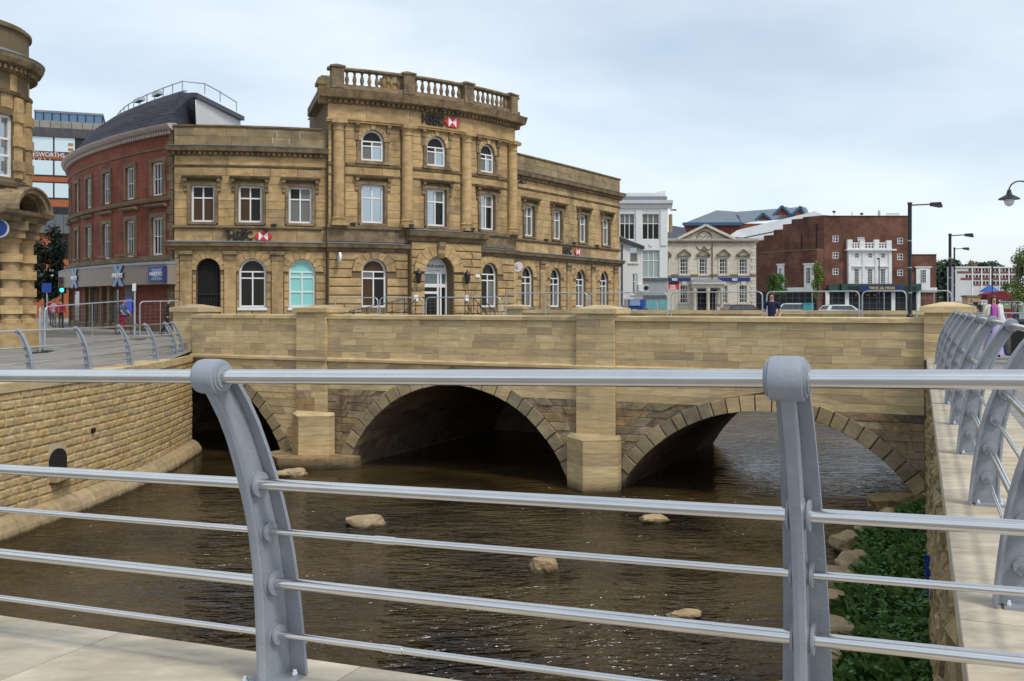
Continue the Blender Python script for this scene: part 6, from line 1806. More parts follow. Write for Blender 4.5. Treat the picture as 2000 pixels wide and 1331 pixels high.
# ================================================================== SLATE ROOFS BEHIND, FAR OFFICE
d4 = 165.0
ro_ = empty('brick_building', ((1450 - 1000) / FPX * d4, d4 + 6, 0), 'large brick building with blue-grey slate roofs and gables behind the cream bank', 'building')
SL2 = painted('blue_grey_slate', (.15, .18, .21), .6, 0, .15, .6)
def at4(px, y, dd=0): return at(px, y, d4 + dd)
m = MB(); m.add([at4(1334, 437), at4(1452, 437), at4(1400, 411, 8)], [(0, 1, 2)]); m.add([at4(1452, 437), at4(1480, 432, 16), at4(1440, 414, 12), at4(1400, 411, 8)], [(0, 1, 2, 3)]); m.add([at4(1440, 414, 8), at4(1570, 404, 14), at4(1572, 425, 4), at4(1448, 436, 0)], [(0, 1, 2, 3)]); m.build('roof', SL2, ro_)
MB().add([at4(1336, 437, .5), at4(1600, 437, .5), at4(1600, 620, .5), at4(1336, 620, .5)], [(0, 1, 2, 3)]).build('wall', B_RED, ro_)
BLUEB = painted('blue_bargeboard', (.03, .10, .20), .5)
MB().bar(at4(1333, 438, -.3), at4(1450, 437.5, -.3), .4, .5).build('blue_eaves', BLUEB, ro_)
for a, c_, t_, y, yt in ((1476, 1506, 1490, 430, 417), (1510, 1545, 1527, 421, 403), (1545, 1572, 1563, 421, 404)):
    gb = MB().add([at4(a, y, -2), at4(c_, y, -2), at4(t_, yt, -2)], [(0, 1, 2)]).build('gable', B_RED, ro_)
    m = MB(); m.bar(at4(a, y, -2.2), at4(t_, yt, -2.2), .35, .4, (0, 1, 0)); m.bar(at4(c_, y, -2.2), at4(t_, yt, -2.2), .35, .4, (0, 1, 0)); m.build('bargeboard', BLUEB, gb)
    MB().add([at4(c_, y, -2), at4(t_, yt, -2), at4(t_ + 12, yt + 2, 9), at4(c_ + 10, y, 6)], [(0, 1, 2, 3)]).build('gable_roof', SL2, gb)
m = MB(); m.add([at(1306, 470, 112), at(1344, 470, 112), at(1338, 445, 118), at(1306, 440, 118)], [(0, 1, 2, 3)]); r2 = m.build('slate_roof', SLATE); tag(r2, 'dark slate roof slope between the white building and the pediment', 'roof')
MB().add([at(1306, 470, 112), at(1344, 470, 112), at(1344, 610, 112), at(1306, 610, 112)], [(0, 1, 2, 3)]).build('wall', B_CIN, r2)
MB().sbox(plane_map((0, 114), 0), (1306 - 1000) / FPX * 114, (1311 - 1000) / FPX * 114, 8, 11.8, 0, .8).build('chimney', S_BANK, r2)
d5 = 250.0
of_ = empty('office_building', ((1925 - 1000) / FPX * d5, d5 + 5, 0), 'far low white and brick three-storey office beyond the market', 'building')
M5 = plane_map((0, d5), R(6)); X5 = lambda px: solve_s(lambda s, z, o: M5(s + 90, z, o), px, 80) + 90; Z5 = lambda y: EYE + (HY - y) * 262 / FPX
x0, x1 = X5(1866), X5(1990)
MB().sbox(M5, x0, x1, -.5, Z5(522), -4, 0).build('wall', painted('grey_white_render', (.55, .55, .55), .8, 0, .1, .3), of_)
B5 = painted('dull_red_panel', (.20, .06, .05), .8, 0, .15, .5)
for ya, yb, a in ((530, 534, 1869), (543, 547, 1876), (555.5, 558, 1900)):
    MB().sbox(M5, X5(a), x1, Z5(yb), Z5(ya), 0, .08).build('brick_panel', B5, of_)
for ya, yb, a in ((524.5, 529.5, 1892), (537.5, 542.5, 1886), (549.5, 555, 1900)):
    s_ = X5(a)
    while s_ < x1:
        MB().sbox(M5, s_, s_ + .62, Z5(yb), Z5(ya), 0, .05).build('window', GL_DARK, of_); s_ += .95
for px in (1899, 1917, 1934, 1952, 1970): MB().sbox(M5, X5(px) - .15, X5(px) + .15, -.5, Z5(522), 0, .16).build('pilaster', WHITEF, of_)
MB().sbox(M5, x0, x1, Z5(523), Z5(521), -4, .3).build('roof_edge', WHITEF, of_)
MB().sbox(M5, X5(1907), X5(1914), Z5(521), Z5(516), -3.5, -1).build('roof_house', B5, of_)
gmd = MB().add([(90, 200, .03), (170, 200, .03), (170, 246, 1.5), (90, 246, 1.5)], [(0, 1, 2, 3)]); gmd.build('grass_slope', painted('grass_field', (.12, .17, .05), .95, 0, .2, .3), kind='structure')
# ================================================================== STREET FURNITURE
def lamp(px, d, ztop, rz, label, arm=.75, r=.058, zb=0.0):
    p = Vector(((px - 1000) / FPX * d, d, zb)); h = ztop - zb
    root = empty('street_lamp', p, label, 'street lamp')
    MB().lathe([(.14, 0), (.14, .04), (.105, .05), (.105, 1.05), (.085, 1.12), (r, 1.14), (r, h - .05), (r + .012, h - .05), (r + .012, h), (.02, h + .01)], p, 16).build('pole', BLACKM, root)
    dv = Vector((math.cos(rz), math.sin(rz), 0))
    a = p + Vector((0, 0, h - .08)); e = a + dv * arm + Vector((0, 0, .03))
    MB().tube([a, e], .022, 8).build('arm', BLACKM, root)
    m = MB(); q = e + dv * .16; u = Vector((-dv.y, dv.x, 0)) * .11
    m.hexa([e - u * .6 + Vector((0, 0, -.05)), q + dv * .16 - u + Vector((0, 0, -.10)), q + dv * .16 + u + Vector((0, 0, -.10)), e + u * .6 + Vector((0, 0, -.05)), e - u * .5 + Vector((0, 0, .05)), q + dv * .12 - u * .8 + Vector((0, 0, .06)), q + dv * .12 + u * .8 + Vector((0, 0, .06)), e + u * .5 + Vector((0, 0, .05))])
    hd = m.build('lamp_head', BLACKM, root)
    MB().add([e - u * .5 + Vector((0, 0, -.056)), q + dv * .14 - u * .8 + Vector((0, 0, -.104)), q + dv * .14 + u * .8 + Vector((0, 0, -.104)), e + u * .5 + Vector((0, 0, -.056))], [(0, 1, 2, 3)]).build('lens', WHITE, hd)
    for z in (1.75, 2.5, 3.3):
        if z < h - .3: MB().lathe([(r + .006, z), (r + .006, z + .03)], p, 14).build('band_clip', GALV, root)
    return root
lamp(1777, 29.5, 1.4 + 200 * 29.5 / FPX, R(0), 'tall black street lamp behind the bridge parapet beside the end pillar', .62)
lamp(1855.5, 40.5, 1.4 + 139 * 40.5 / FPX, R(-8), 'second black street lamp, shorter looking, right of the cinema', .58)
lamp(1864, 56, 1.4 + 112 * 56 / FPX, R(0), 'thin far black lamp post right behind the second street lamp', .5, .045)
lamp(1938, 74, 1.4 + 86 * 74 / FPX, R(90), 'far black lamp post standing before the white office', .3, .05)
lamp(1988, 70, 1.4 + 84 * 70 / FPX, R(80), 'far black lamp post at the right edge by the tree', .3, .04)
lamp(1717, 95, 1.4 + 92 * 95 / FPX, R(80), 'slim black lamp post standing before the white cinema front', .3, .05)
# swan-neck lamp, its post outside the frame
d = 30.0
p = Vector(((2022 - 1000) / FPX * d, d, 0.0)); zt = 1.4 + (HY - 356) * d / FPX
root = empty('street_lamp', p, 'swan-neck lantern with glass bowl hanging in at the upper right', 'street lamp')
MB().lathe([(.16, 0), (.16, .8), (.10, .9), (.07, 1.0), (.06, zt - .35)], p, 14).build('pole', BLACKM, root)
hx = (1971 - 1000) / FPX * d - p.x; zl = 1.4 + (HY - 372) * d / FPX
arc = [Vector((0, 0, zt - .4))] + [Vector((hx / 2 + -hx / 2 * math.cos(PI * k / 12), 0, zt - .42 + .36 * math.sin(PI * k / 12) - (zt - .42 - zl) * k / 12)) for k in range(1, 13)]
MB().tube([p + q for q in arc], .022, 8).build('arm', BLACKM, root)
lp_ = p + Vector((hx, 0, 0))
sh_ = MB().lathe([(.05, zl + .02), (.07, zl - .07), (.09, zl - .13), (.30, zl - .25), (.31, zl - .28), (.2, zl - .27)], lp_, 20).build('lamp_shade', BLACKM, root)
glassm = mat('clear_bowl', (.75, .78, .8), .08, 0, spec=.6)
MB().lathe([(.15, zl - .27), (.15, zl - .34), (.11, zl - .44), (.03, zl - .49)], lp_, 16).build('glass_bowl', glassm, sh_)

# ---- temporary fence panels
def fence_panel(p0, p1, h, label, mesh=True):
    p0, p1 = Vector(p0), Vector(p1); t = (p1 - p0).normalized(); L = (p1 - p0).length; Zv = Vector((0, 0, 1))
    root = empty('fence_panel', (p0 + p1) / 2, label, 'fence', 'temporary fence panels')
    r = .025; c = .18; pts = [p0 + Zv * .08]
    for k in range(6): a = PI / 2 * k / 5; pts.append(p0 + t * (c - c * math.cos(a)) + Zv * (h - c + c * math.sin(a)))
    for k in range(6): a = PI / 2 * k / 5; pts.append(p1 - t * (c - c * math.sin(a)) + Zv * (h - c + c * math.cos(a)))
    pts.append(p1 + Zv * .08)
    MB().tube(pts, r, 8).build('frame', GALV, root)
    MB().tube([p0 + Zv * .2, p1 + Zv * .2], .016, 6).build('lower_rail', GALV, root)
    MB().tube([(p0 + p1) / 2 + Zv * .2, (p0 + p1) / 2 + Zv * h], .013, 6).build('upright', GALV, root)
    m = MB(); n = int(L / .22)
    for k in range(1, n): q = p0 + t * L * k / n; m.tube([q + Zv * .2, q + Zv * (h - .02)], .0016, 3, False)
    for k in range(1, 9): m.tube([p0 + Zv * (.2 + (h - .25) * k / 9), p1 + Zv * (.2 + (h - .25) * k / 9)], .0016, 3, False)
    m.build('wire_mesh', GALV, root, kind='stuff')
    for q in (p0, p1):
        m = MB(); m.box(q + Zv * .06, (.62, .22, .12), math.atan2(t.y, t.x) + PI / 2); m.build('foot_block', mat('rubber_foot', (.03, .03, .03), .8), root)
def sb(px, o):                                # a on the bridge for a pixel column on the line o behind its face
    return solve_s(Mb, px, 30, o)
fpx = [(655, 738, 'nearest the left pier cap'), (742, 826, 'left of the bank door'), (832, 978, 'in front of the bank door'), (988, 1147, 'before the right wing of the bank'), (1152, 1303, 'before the small white house'), (1311, 1489, 'before the cream pedimented bank'), (1498, 1678, 'behind the man in navy'), (1684, 1770, 'before the cinema front'), (1790, 1858, 'behind the right end pillar')]
for a, b_, w_ in fpx:
    o = -8.2
    p0, p1 = Mb(sb(a, o), 0, o), Mb(sb(b_, o), 0, o)
    hh = 1.88 if a > 980 else 1.72
    fence_panel(p0, p1, hh, f'grey steel temporary fence panel on the bridge, {w_}')
fence_panel(gp(88, 37.0, -.42), gp(262, 41.5, -.15), 1.75, 'grey steel fence panel in the street before the blue X shop sign')
fence_panel(gp(273, 42.0, -.12), gp(352, 43.5, -.08), 1.66, 'grey steel fence panel by the left end pillar of the bridge')
fence_panel(gp(78, 36.2, -.44), gp(86, 38.8, -.44), 1.75, 'grey steel fence panel seen edge-on by the round stone building')
fence_panel(gp(1850, 48, 0), gp(1998, 44, 0), 1.55, 'grey steel fence panel behind the woman in the pink top')
fence_panel(gp(1905, 35, 0), gp(2030, 33, 0), 1.12, 'low steel barrier right behind the woman')
# traffic signal and sign in the left street
p = gp(122, 58, .1); root = empty('traffic_light', p, 'traffic light showing green at the corner of the red building', 'traffic light')
MB().lathe([(.06, 0), (.06, 2.1)], p, 10).build('pole', BLACKM, root); MB().box(p + Vector((0, 0, 2.45)), (.34, .25, .95)).build('signal_head', BLACKM, root)
for k, (nm, mt) in enumerate((('red_lens', mat('off_red_lens', (.10, .01, .01), .3)), ('amber_lens', mat('off_amber_lens', (.12, .06, .01), .3)), ('green_lens', mat('lit_green_lens', (.02, .5, .42), .3, 0, (.05, .95, .75), 1.6)))):
    q = p + Vector((.03, -.13, 2.75 - .29 * k)); MB().tube([q, q + Vector((0, -.04, 0))], .12, 14).build(nm, mt, root)
p = gp(92, 52, .1); root = empty('street_sign', p, 'small blue street sign on a thin post before the dark tree', 'sign')
MB().lathe([(.04, 0), (.04, 2.3)], p, 8).build('pole', GALV, root); MB().box(p + Vector((0, -.05, 2.2)), (.5, .04, .5)).build('sign_plate', BLUE, root)
p = gp(263, 45, .0); root = empty('bus_stop_post', p, 'slim post with white sign plate before the red shopfront', 'sign')
MB().lathe([(.05, 0), (.05, 2.4)], p, 8).build('pole', GALV, root); MB().box(p + Vector((0, -.06, 2.2)), (.16, .04, .34)).build('sign_plate', WHITE, root)
# kerbs of the left street: pavement edge and road sheet
rd = MB()
rdp = [gp(40, 44, 0), gp(150, 43.2, 0), gp(330, 44.5, 0), gp(335, 46.6, 0), gp(200, 47.2, 0), gp(40, 49, 0)]
for q in rdp: q.z = ground_z(q.x, q.y) + .012
rd.add(rdp, [tuple(range(len(rdp)))]); rd.build('road', ASPH, kind='structure')
for i in range(len(rdp) - 1):
    if i == 2: continue
    MB().bar(rdp[i] + Vector((0, 0, .03)), rdp[i + 1] + Vector((0, 0, .03)), .16, .1).build('kerb', PAVE, kind='structure')

# ================================================================== VEHICLES
TYRE = mat('tyre_rubber', (.02, .02, .02), .8)
CGLASS = mat('car_glass', (.03, .035, .04), .05, 0, spec=.9)
def car(p, rz, paint, L, H, label, van=False):
    root = empty('parked_car' if not van else 'parked_van', p, label, 'car' if not van else 'van')
    M3_ = Matrix.Rotation(rz, 3, 'Z'); T = lambda x, y, z: Vector(p) + M3_ @ Vector((x, y, z)); W = .86
    if van: prof = [(-L / 2, .35), (-L / 2, H - .1), (-L / 2 + .12, H), (L * .18, H), (L * .36, H * .62), (L * .48, H * .52), (L / 2, .75), (L / 2, .35)]
    else: prof = [(-L / 2, .35), (-L / 2, .82), (-L * .44, .92), (-L * .36, H - .06), (-L * .26, H), (L * .04, H), (L * .13, H - .05), (L * .27, .95), (L * .45, .82), (L / 2, .66), (L / 2, .35)]
    m = MB(); n = len(prof)
    def yw(z): return W * (1 - .16 * max(0, (z - .9)) / max(.1, H - .9))
    m.add([T(x, -yw(z), z) for x, z in prof] + [T(x, yw(z), z) for x, z in prof], [tuple(range(n)), tuple(range(2 * n - 1, n - 1, -1))] + [(i, (i + 1) % n, n + (i + 1) % n, n + i) for i in range(n)])
    m.build('body', paint, root)
    for sgn in (-1, 1):
        zs0, zs1 = (.98, H - .1); xs0, xs1 = (-L * .36, L * .20) if not van else (L * .08, L * .30)
        y0, y1 = sgn * (yw(zs0) + .006), sgn * (yw(zs1) + .006)
        MB().add([T(xs0, y0, zs0), T(xs1, y0, zs0), T(xs1 - .38, y1, zs1), T(xs0 + .18, y1, zs1)], [(0, 1, 2, 3)]).build('side_window', CGLASS, root)
    xr = -L * .40 if not van else -L / 2
    MB().add([T(xr - .012 - (.12 if not van else 0), -.62, .98), T(xr - .012 - (.12 if not van else 0), .62, .98), T(xr + (.11 if not van else -.012), .56, H - .12), T(xr + (.11 if not van else -.012), -.56, H - .12)], [(0, 1, 2, 3)]).build('rear_window', CGLASS, root)
    xa_, za_, xb_, zb_ = (L * .27, .96, L * .13, H - .06) if not van else (L * .36, H * .63, L * .19, H - .03)
    MB().add([T(xa_ + .012, -.62, za_ + .02), T(xa_ + .012, .62, za_ + .02), T(xb_ + .02, .55, zb_), T(xb_ + .02, -.55, zb_)], [(0, 1, 2, 3)]).build('windscreen', CGLASS, root)
    for x in (-L * .31, L * .31):
        for y in (-W + .06, W - .06):
            wz = MB().tube([T(x, y - .1, .31), T(x, y + .1, .31)], .31, 18).build('wheel', TYRE, root)
            MB().tube([T(x, y - .108, .31), T(x, y + .108, .31)], .19, 12).build('rim', GALV, wz)
    for y in (-.6, .6):
        MB().box(T(-L / 2 - .005, y, .74), (.05, .2, .14), rz).build('tail_light', RED, root); MB().box(T(L / 2 + .002, y, .68), (.05, .26, .13), rz).build('headlight', WHITE, root)
    return root
SILV = painted('silver_car_paint', (.62, .64, .66), .25, .3, .03); BLUEP = painted('blue_van_paint', (.015, .075, .33), .3, 0, .05); DRED = painted('dark_car_paint', (.06, .025, .03), .25, 0, .05)
car(gp(1541, 90, .0), R(165), SILV, 4.2, 1.56, 'silver hatchback parked beyond the bridge by the man in navy')
car(gp(1645, 91, .0), R(10), SILV, 4.4, 1.42, 'pale silver saloon parked in front of the cinema')
car(gp(1452, 89, .0), R(15), DRED, 4.2, 1.45, 'dark red car parked before the cream bank')
v = car(gp(1242, 70, .0), R(8), BLUEP, 2.4, 1.35, 'bright blue delivery van beside the small white house', van=True)
MB().box(gp(1244, 69.0, 1.55), (1.25, .05, .48), 0).build('sign_board', BLUE, v); MB().box(gp(1240, 68.95, 1.55), (.72, .05, .40), 0).build('sign_panel', PALEBLUE, v); MB().box(gp(1240, 69.05, .98), (.34, .06, .2), 0).build('white_label', WHITE, v)
MB().box(gp(1224, 69.2, 1.5), (.36, .3, .62), 0).build('roof_cooler', painted('dusty_grey', (.30, .29, .27), .7), v)
p = gp(1577, 89, 0); m = MB(); m.box(p + Vector((0, 0, .75)), (.95, .6, 1.5)); m.box(p + Vector((0, 0, 1.53)), (1.02, .66, .08)); tag(m.build('utility_cabinet', mat('teal_cabinet', (.03, .26, .28), .45)), 'teal utility cabinet standing beside the silver hatchback', 'cabinet')
# market stalls and kiosk on the right
p = gp(1948, 108, 0); MAROON = painted('maroon_canvas', (.16, .012, .018), .7, 0, .15)
root = empty('market_stall', p, 'maroon canopied market stall beyond the woman', 'stall')
m = MB(); n = 10
m.poly([(-1.55, 1.95)] + [(1.55, 1.95)] + [(1.55 - 3.1 * k / n, 2.55 + .35 * math.sin(PI * k / n)) for k in range(n + 1)], plane_map((p.x, p.y), 0), -1.2, 1.0, back=True); m.build('canopy', MAROON, root)
for x in (-1.45, 1.45): MB().bar(p + Vector((x, -.9, 0)), p + Vector((x, -.9, 1.96)), .08).build('leg', BLACKM, root)
MB().box(p + Vector((0, -.7, .5)), (2.9, .8, 1.0)).build('counter', MAROON, root)
p = gp(1897, 100, 0); root = empty('kiosk', p, 'small tan kiosk with brown roof left of the maroon stall', 'kiosk')
MB().box(p + Vector((0, 0, 1.1)), (1.3, 1.2, 2.2)).build('wall', S_BANK, root); MB().box(p + Vector((0, 0, 2.28)), (1.5, 1.4, .16)).build('roof', S_BR, root); MB().box(p + Vector((.1, -.62, 1.35)), (.6, .04, .7)).build('hatch', DARKROOM, root)
p = gp(1933, 116, 0); root = empty('market_umbrella', p, 'blue market umbrella rising above the maroon stall', 'umbrella')
MB().lathe([(1.2, 2.9), (.6, 3.4), (.03, 3.75)], p, 10, False).build('canopy', mat('blue_canvas', (.03, .12, .40), .7), root); MB().lathe([(.03, 0), (.03, 3.6)], p, 6).build('pole', GALV, root)

# ================================================================== TREES
BARK = painted('tree_bark', (.06, .045, .032), .9, 0, .3, 6)
def tree(px, d, zc, rx, rz, nleaf, lm, label, cat='tree', leaf=.12, zb=0.0, ry=None, clumps=16, name='tree'):
    rng = random.Random(int(px * 7 + d))
    p = Vector(((px - 1000) / FPX * d, d, zb)); root = empty(name, p, label, cat)
    m = MB(); top = p + Vector((0, 0, zc + rz * .3 - zb)); th = max(.05, rx * .07)
    m.tube([p, p + Vector((.03, 0, (zc - rz - zb) * .6 + .2)), top], [th * 1.3, th, th * .35], 8)
    for k in range(7):
        a = 6.28 * k / 7 + rng.uniform(-.3, .3); z0 = zc - rz * .7 + rng.uniform(0, rz * .7)
        m.tube([p + Vector((0, 0, z0 - zb)), p + Vector((math.cos(a) * rx * .35, math.sin(a) * rx * .35, z0 - zb + rz * .25)), p + Vector((math.cos(a) * rx * .75, math.sin(a) * rx * .75, z0 - zb + rz * .6))], [th * .5, th * .35, th * .12], 5)
    m.build('trunk', BARK, root)
    cl = []
    for k in range(clumps):
        a = rng.uniform(0, 6.28); u = rng.uniform(-.9, .95); q = math.sqrt(max(0, 1 - u * u)) * rng.uniform(.45, .85)
        cl.append((Vector((math.cos(a) * q * rx, math.sin(a) * q * (ry or rx), u * rz * .85)), rng.uniform(.28, .5)))
    m = MB()
    for k in range(nleaf):
        c, cr_ = cl[rng.randrange(len(cl))]
        v = Vector((rng.gauss(0, 1), rng.gauss(0, 1), rng.gauss(0, 1))).normalized() * (rng.random() ** .45) * cr_
        q = p + Vector((0, 0, zc - zb)) + c + Vector((v.x * rx, v.y * (ry or rx), v.z * rz * .8))
        n_ = (v + Vector((rng.uniform(-.6, .6), rng.uniform(-.6, .6), rng.uniform(0, .9)))).normalized(); t = n_.cross(Vector((rng.uniform(-1, 1), rng.uniform(-1, 1), rng.uniform(-1, 1)))).normalized(); s_ = n_.cross(t)
        l = leaf * rng.uniform(.6, 1.4)
        m.add([q - t * l, q - s_ * l * .5, q + t * l, q + s_ * l * .5], [(0, 1, 2, 3)])
    m.build('crown', lm, root)
LF1 = leaf_mat('street_tree_leaves', (.045, .12, .02), (.10, .20, .04)); LF2 = leaf_mat('dark_tree_leaves', (.008, .022, .010), (.020, .045, .018)); LF3 = leaf_mat('far_tree_leaves', (.030, .065, .040), (.055, .10, .055)); LF4 = leaf_mat('yellow_green_leaves', (.11, .17, .025), (.17, .22, .045))
tree(88, 68, 4.3, 1.5, 2.6, 5000, LF2, 'dark leafy tree between the round stone building and the red building', leaf=.14, zb=.1, clumps=24)
tree(1517, 100, 3.2, 1.0, 1.35, 4200, LF1, 'round bright green street tree before the cinema flank', leaf=.09)
tree(1597, 97, 3.85, .72, 1.75, 3000, LF4, 'tall narrow yellow-green street tree before the cinema', leaf=.08, clumps=22)
tree(2003, 84, 3.8, 1.35, 2.5, 5200, LF4, 'airy yellow-green tree at the right edge of the square', leaf=.10, clumps=22)
tree(1976, 120, 2.6, 1.4, 1.9, 1800, LF1, 'small green tree before the far office', leaf=.12)
for px, zc, rx, rz, w_ in ((1846, 7.5, 5.5, 6.5, 'directly right of the cinema'), (1893, 8.4, 5.0, 4.2, 'behind the left end of the far office'), (1912, 9.4, 5.5, 4.4, 'highest above the far office'), (1938, 9.2, 4.8, 4.4, 'behind the middle of the far office'), (1832, 6.0, 4.0, 5.0, 'half hidden by the cinema wing')):
    tree(px, 285, zc, rx, rz, 3600, LF3, f'distant dark green tree {w_}', leaf=.75, clumps=26)

# ================================================================== PEOPLE
SKIN = mat('skin', (.52, .29, .20), .5)
def person(loc, rz, H, label, cols, pose=None, hair=(.03, .02, .015), hair_len=0.0, skirt=None, fingers=True, sleeve=.45, headturn=0.0, female=False, bend=0.0):
    """one continuous skinned body; cols: top, legs, shoes. Faces -Y before turning."""
    k = H / 1.75; J = {}; E = []
    sw = .165 if female else .19
    J['pelvis'] = (0, 0, .95, .135 if not female else .14); J['spine'] = (0, .0, 1.13, .115 if female else .135); J['chest'] = (0, 0, 1.34, .13 if female else .15); J['collar'] = (0, .01, 1.45, .085); J['neck'] = (0, .0, 1.515, .052)
    J['jaw'] = (0, -.025, 1.575, .066); J['skull'] = (0, -.012, 1.655, .090); J['crown'] = (0, .0, 1.705, .070)
    J['nose'] = (0, -.112, 1.625, .014)
    E += [('pelvis', 'spine'), ('spine', 'chest'), ('chest', 'collar'), ('collar', 'neck'), ('neck', 'jaw'), ('jaw', 'skull'), ('skull', 'crown'), ('skull', 'nose')]
    P = dict(elbow_l=(-.25, .03, 1.15), wrist_l=(-.26, -.07, .92), elbow_r=(.25, .03, 1.15), wrist_r=(.26, -.07, .92), knee_l=(-.10, -.03, .50), ankle_l=(-.10, .03, .09), knee_r=(.10, -.03, .50), ankle_r=(.10, .03, .09))
    P.update(pose or {})
    for s_, sg in (('l', -1), ('r', 1)):
        J['sh_' + s_] = (sg * sw, .01, 1.425, .062 if female else .072); J['elbow_' + s_] = (*P['elbow_' + s_], .042); J['wrist_' + s_] = (*P['wrist_' + s_], .030)
        e, w_ = Vector(P['elbow_' + s_]), Vector(P['wrist_' + s_]); dn = (w_ - e).normalized(); hc = w_ + dn * .07
        J['hand_' + s_] = (*hc, .036)
        E += [('collar', 'sh_' + s_), ('sh_' + s_, 'elbow_' + s_), ('elbow_' + s_, 'wrist_' + s_), ('wrist_' + s_, 'hand_' + s_)]
        if fingers:
            ac = dn.cross(Vector((sg, 0, 0))).normalized() if abs(dn.x) < .9 else Vector((0, 1, 0))
            for f, (of, ln) in enumerate(((-.03, .07), (-.01, .085), (.011, .08), (.03, .062))):
                b0 = hc + dn * .03 + ac * of; b1 = b0 + dn * ln * .55; b2 = b1 + dn * ln * .4 + Vector((-sg * .02, 0, 0))
                J[f'f{f}a_' + s_] = (*b1, .0095); J[f'f{f}b_' + s_] = (*b2, .008); E += [('hand_' + s_, f'f{f}a_' + s_), (f'f{f}a_' + s_, f'f{f}b_' + s_)]
            b1 = hc - dn * .01 - ac * .055 - Vector((sg * .01, 0, 0)); b2 = b1 + dn * .04 - ac * .008
            J['ta_' + s_] = (*b1, .011); J['tb_' + s_] = (*b2, .009); E += [('hand_' + s_, 'ta_' + s_), ('ta_' + s_, 'tb_' + s_)]
        J['hip_' + s_] = (sg * .092, 0, .89, .098); J['knee_' + s_] = (*P['knee_' + s_], .058); J['ankle_' + s_] = (*P['ankle_' + s_], .040)
        a = Vector(P['ankle_' + s_]); J['toe_' + s_] = (a.x + sg * .015, a.y - .17, a.z - .045, .038)
        E += [('pelvis', 'hip_' + s_), ('hip_' + s_, 'knee_' + s_), ('knee_' + s_, 'ankle_' + s_), ('ankle_' + s_, 'toe_' + s_)]
    names = list(J); idx = {n: i for i, n in enumerate(names)}
    def bent(v):
        x, y, z = v
        if bend and z > .95:
            a = bend; dz = z - .95
            return Vector((x, y * math.cos(a) - dz * math.sin(a), .95 + dz * math.cos(a) + y * math.sin(a)))
        return Vector((x, y, z))
    me = bpy.data.meshes.new('body'); me.from_pydata([bent(J[n][:3]) * k for n in names], [(idx[a], idx[b]) for a, b in E], []); me.update()
    tmp = bpy.data.objects.new('body', me); COL.objects.link(tmp)
    md = tmp.modifiers.new('skin', 'SKIN'); md.use_smooth_shade = True; md.branch_smoothing = .6
    for i, n in enumerate(names):
        sv = me.skin_vertices[0].data[i]; r = J[n][3] * k; sy = .72 if n in ('pelvis', 'spine', 'chest') else 1.0
        sv.radius = (r * (1.12 if sy < 1 else 1), r * (1.12 if sy < 1 else 1)) if sy == 1 else (r * 1.12, r * .86)
        sv.use_root = n == 'pelvis'
    sd = tmp.modifiers.new('sub', 'SUBSURF'); sd.levels = 1; sd.render_levels = 1
    dg = bpy.context.evaluated_depsgraph_get(); ev = bpy.data.meshes.new_from_object(tmp.evaluated_get(dg))
    bpy.data.objects.remove(tmp)
    bones = []
    for a, b in E:
        z = 'skin'
        if a in ('pelvis', 'spine', 'chest') and not b.startswith('hip'): z = 'top'
        if b == 'neck': z = 'skin'
        if b.startswith(('sh_',)): z = 'top'
        if a.startswith('sh_'): z = 'sleeve'
        if a.startswith('elbow'): z = 'forearm'
        if b.startswith('hip') or a.startswith('hip') or a.startswith('knee'): z = 'legs'
        if a.startswith('ankle'): z = 'shoes'
        bones.append((bent(J[a][:3]) * k, bent(J[b][:3]) * k, z))
    order = ['top', 'legs', 'shoes', 'skin']
    ev.materials.clear()
    for q in (cols[0], cols[1], cols[2], SKIN): ev.materials.append(q)
    for f in ev.polygons:
        c = f.center; best = None
        for a, b, z in bones:
            ab = b - a; t = max(0, min(1, (c - a).dot(ab) / max(1e-9, ab.length_squared))); dd = (c - (a + ab * t)).length
            if best is None or dd < best[0]: best = (dd, z, t)
        z = best[1]
        if z == 'sleeve': z = 'top' if best[2] < sleeve * 2 or sleeve >= .5 else 'skin'
        if z == 'forearm': z = 'top' if sleeve >= .9 else 'skin'
        f.material_index = order.index(z); f.use_smooth = True
    root = bpy.data.objects.new('person', ev); COL.objects.link(root); root.location = loc; root.rotation_euler = (0, 0, rz); ORG[root.name] = Vector((0, 0, 0))
    tag(root, label, 'person')
    # hair: a cap over the skull, longer at the back where worn long
    hc = bent((0, .012, 1.675)) * k; m = MB(); n = 14
    prof = []
    for i in range(9):
        el = PI / 2 - i * (PI / 2 + .35) / 8
        prof.append((max(.002, .103 * math.cos(el)), .108 * math.sin(el)))
    b0 = len(m.v)
    for i, (r, z) in enumerate(prof):
        for j in range(n):
            a = 2 * PI * j / n; front = max(0, -math.sin(a))
            zz = z if z > .02 else z + front * (.03 - z) * 1.0
            rr = r * (1 - .06 * front)
            m.v.append(hc + Vector((rr * .92 * math.cos(a), rr * 1.05 * math.sin(a), zz)) * k)
    for i in range(len(prof) - 1):
        for j in range(n): j2 = (j + 1) % n; m.f.append((b0 + i * n + j, b0 + i * n + j2, b0 + (i + 1) * n + j2, b0 + (i + 1) * n + j)); m.sm.append(True)
    if hair_len:
        for a in range(-80, 261, 20):
            t = R(a)
            if math.sin(t) < -.55: continue
            q = hc + Vector((.094 * math.cos(t), .098 * math.sin(t) + .005, .03)) * k
            m.tube([q, q + Vector((.012 * math.cos(t), .012 * math.sin(t), -hair_len * .5)), q + Vector((.03 * math.cos(t), .02 * math.sin(t), -hair_len))], [.03 * k, .032 * k, .016 * k], 6)
    m.build('hair', mat(f'hair_{round(hair[0] * 1000)}', hair, .6), root)
    e = MB()
    for x in (-.033, .033): e.lathe([(.001, -.008), (.011, -.004), (.011, .004), (.001, .008)], bent((x, -.093, 1.645)) * k, 6)
    e.build('eyes', BLACK, root, kind='stuff')
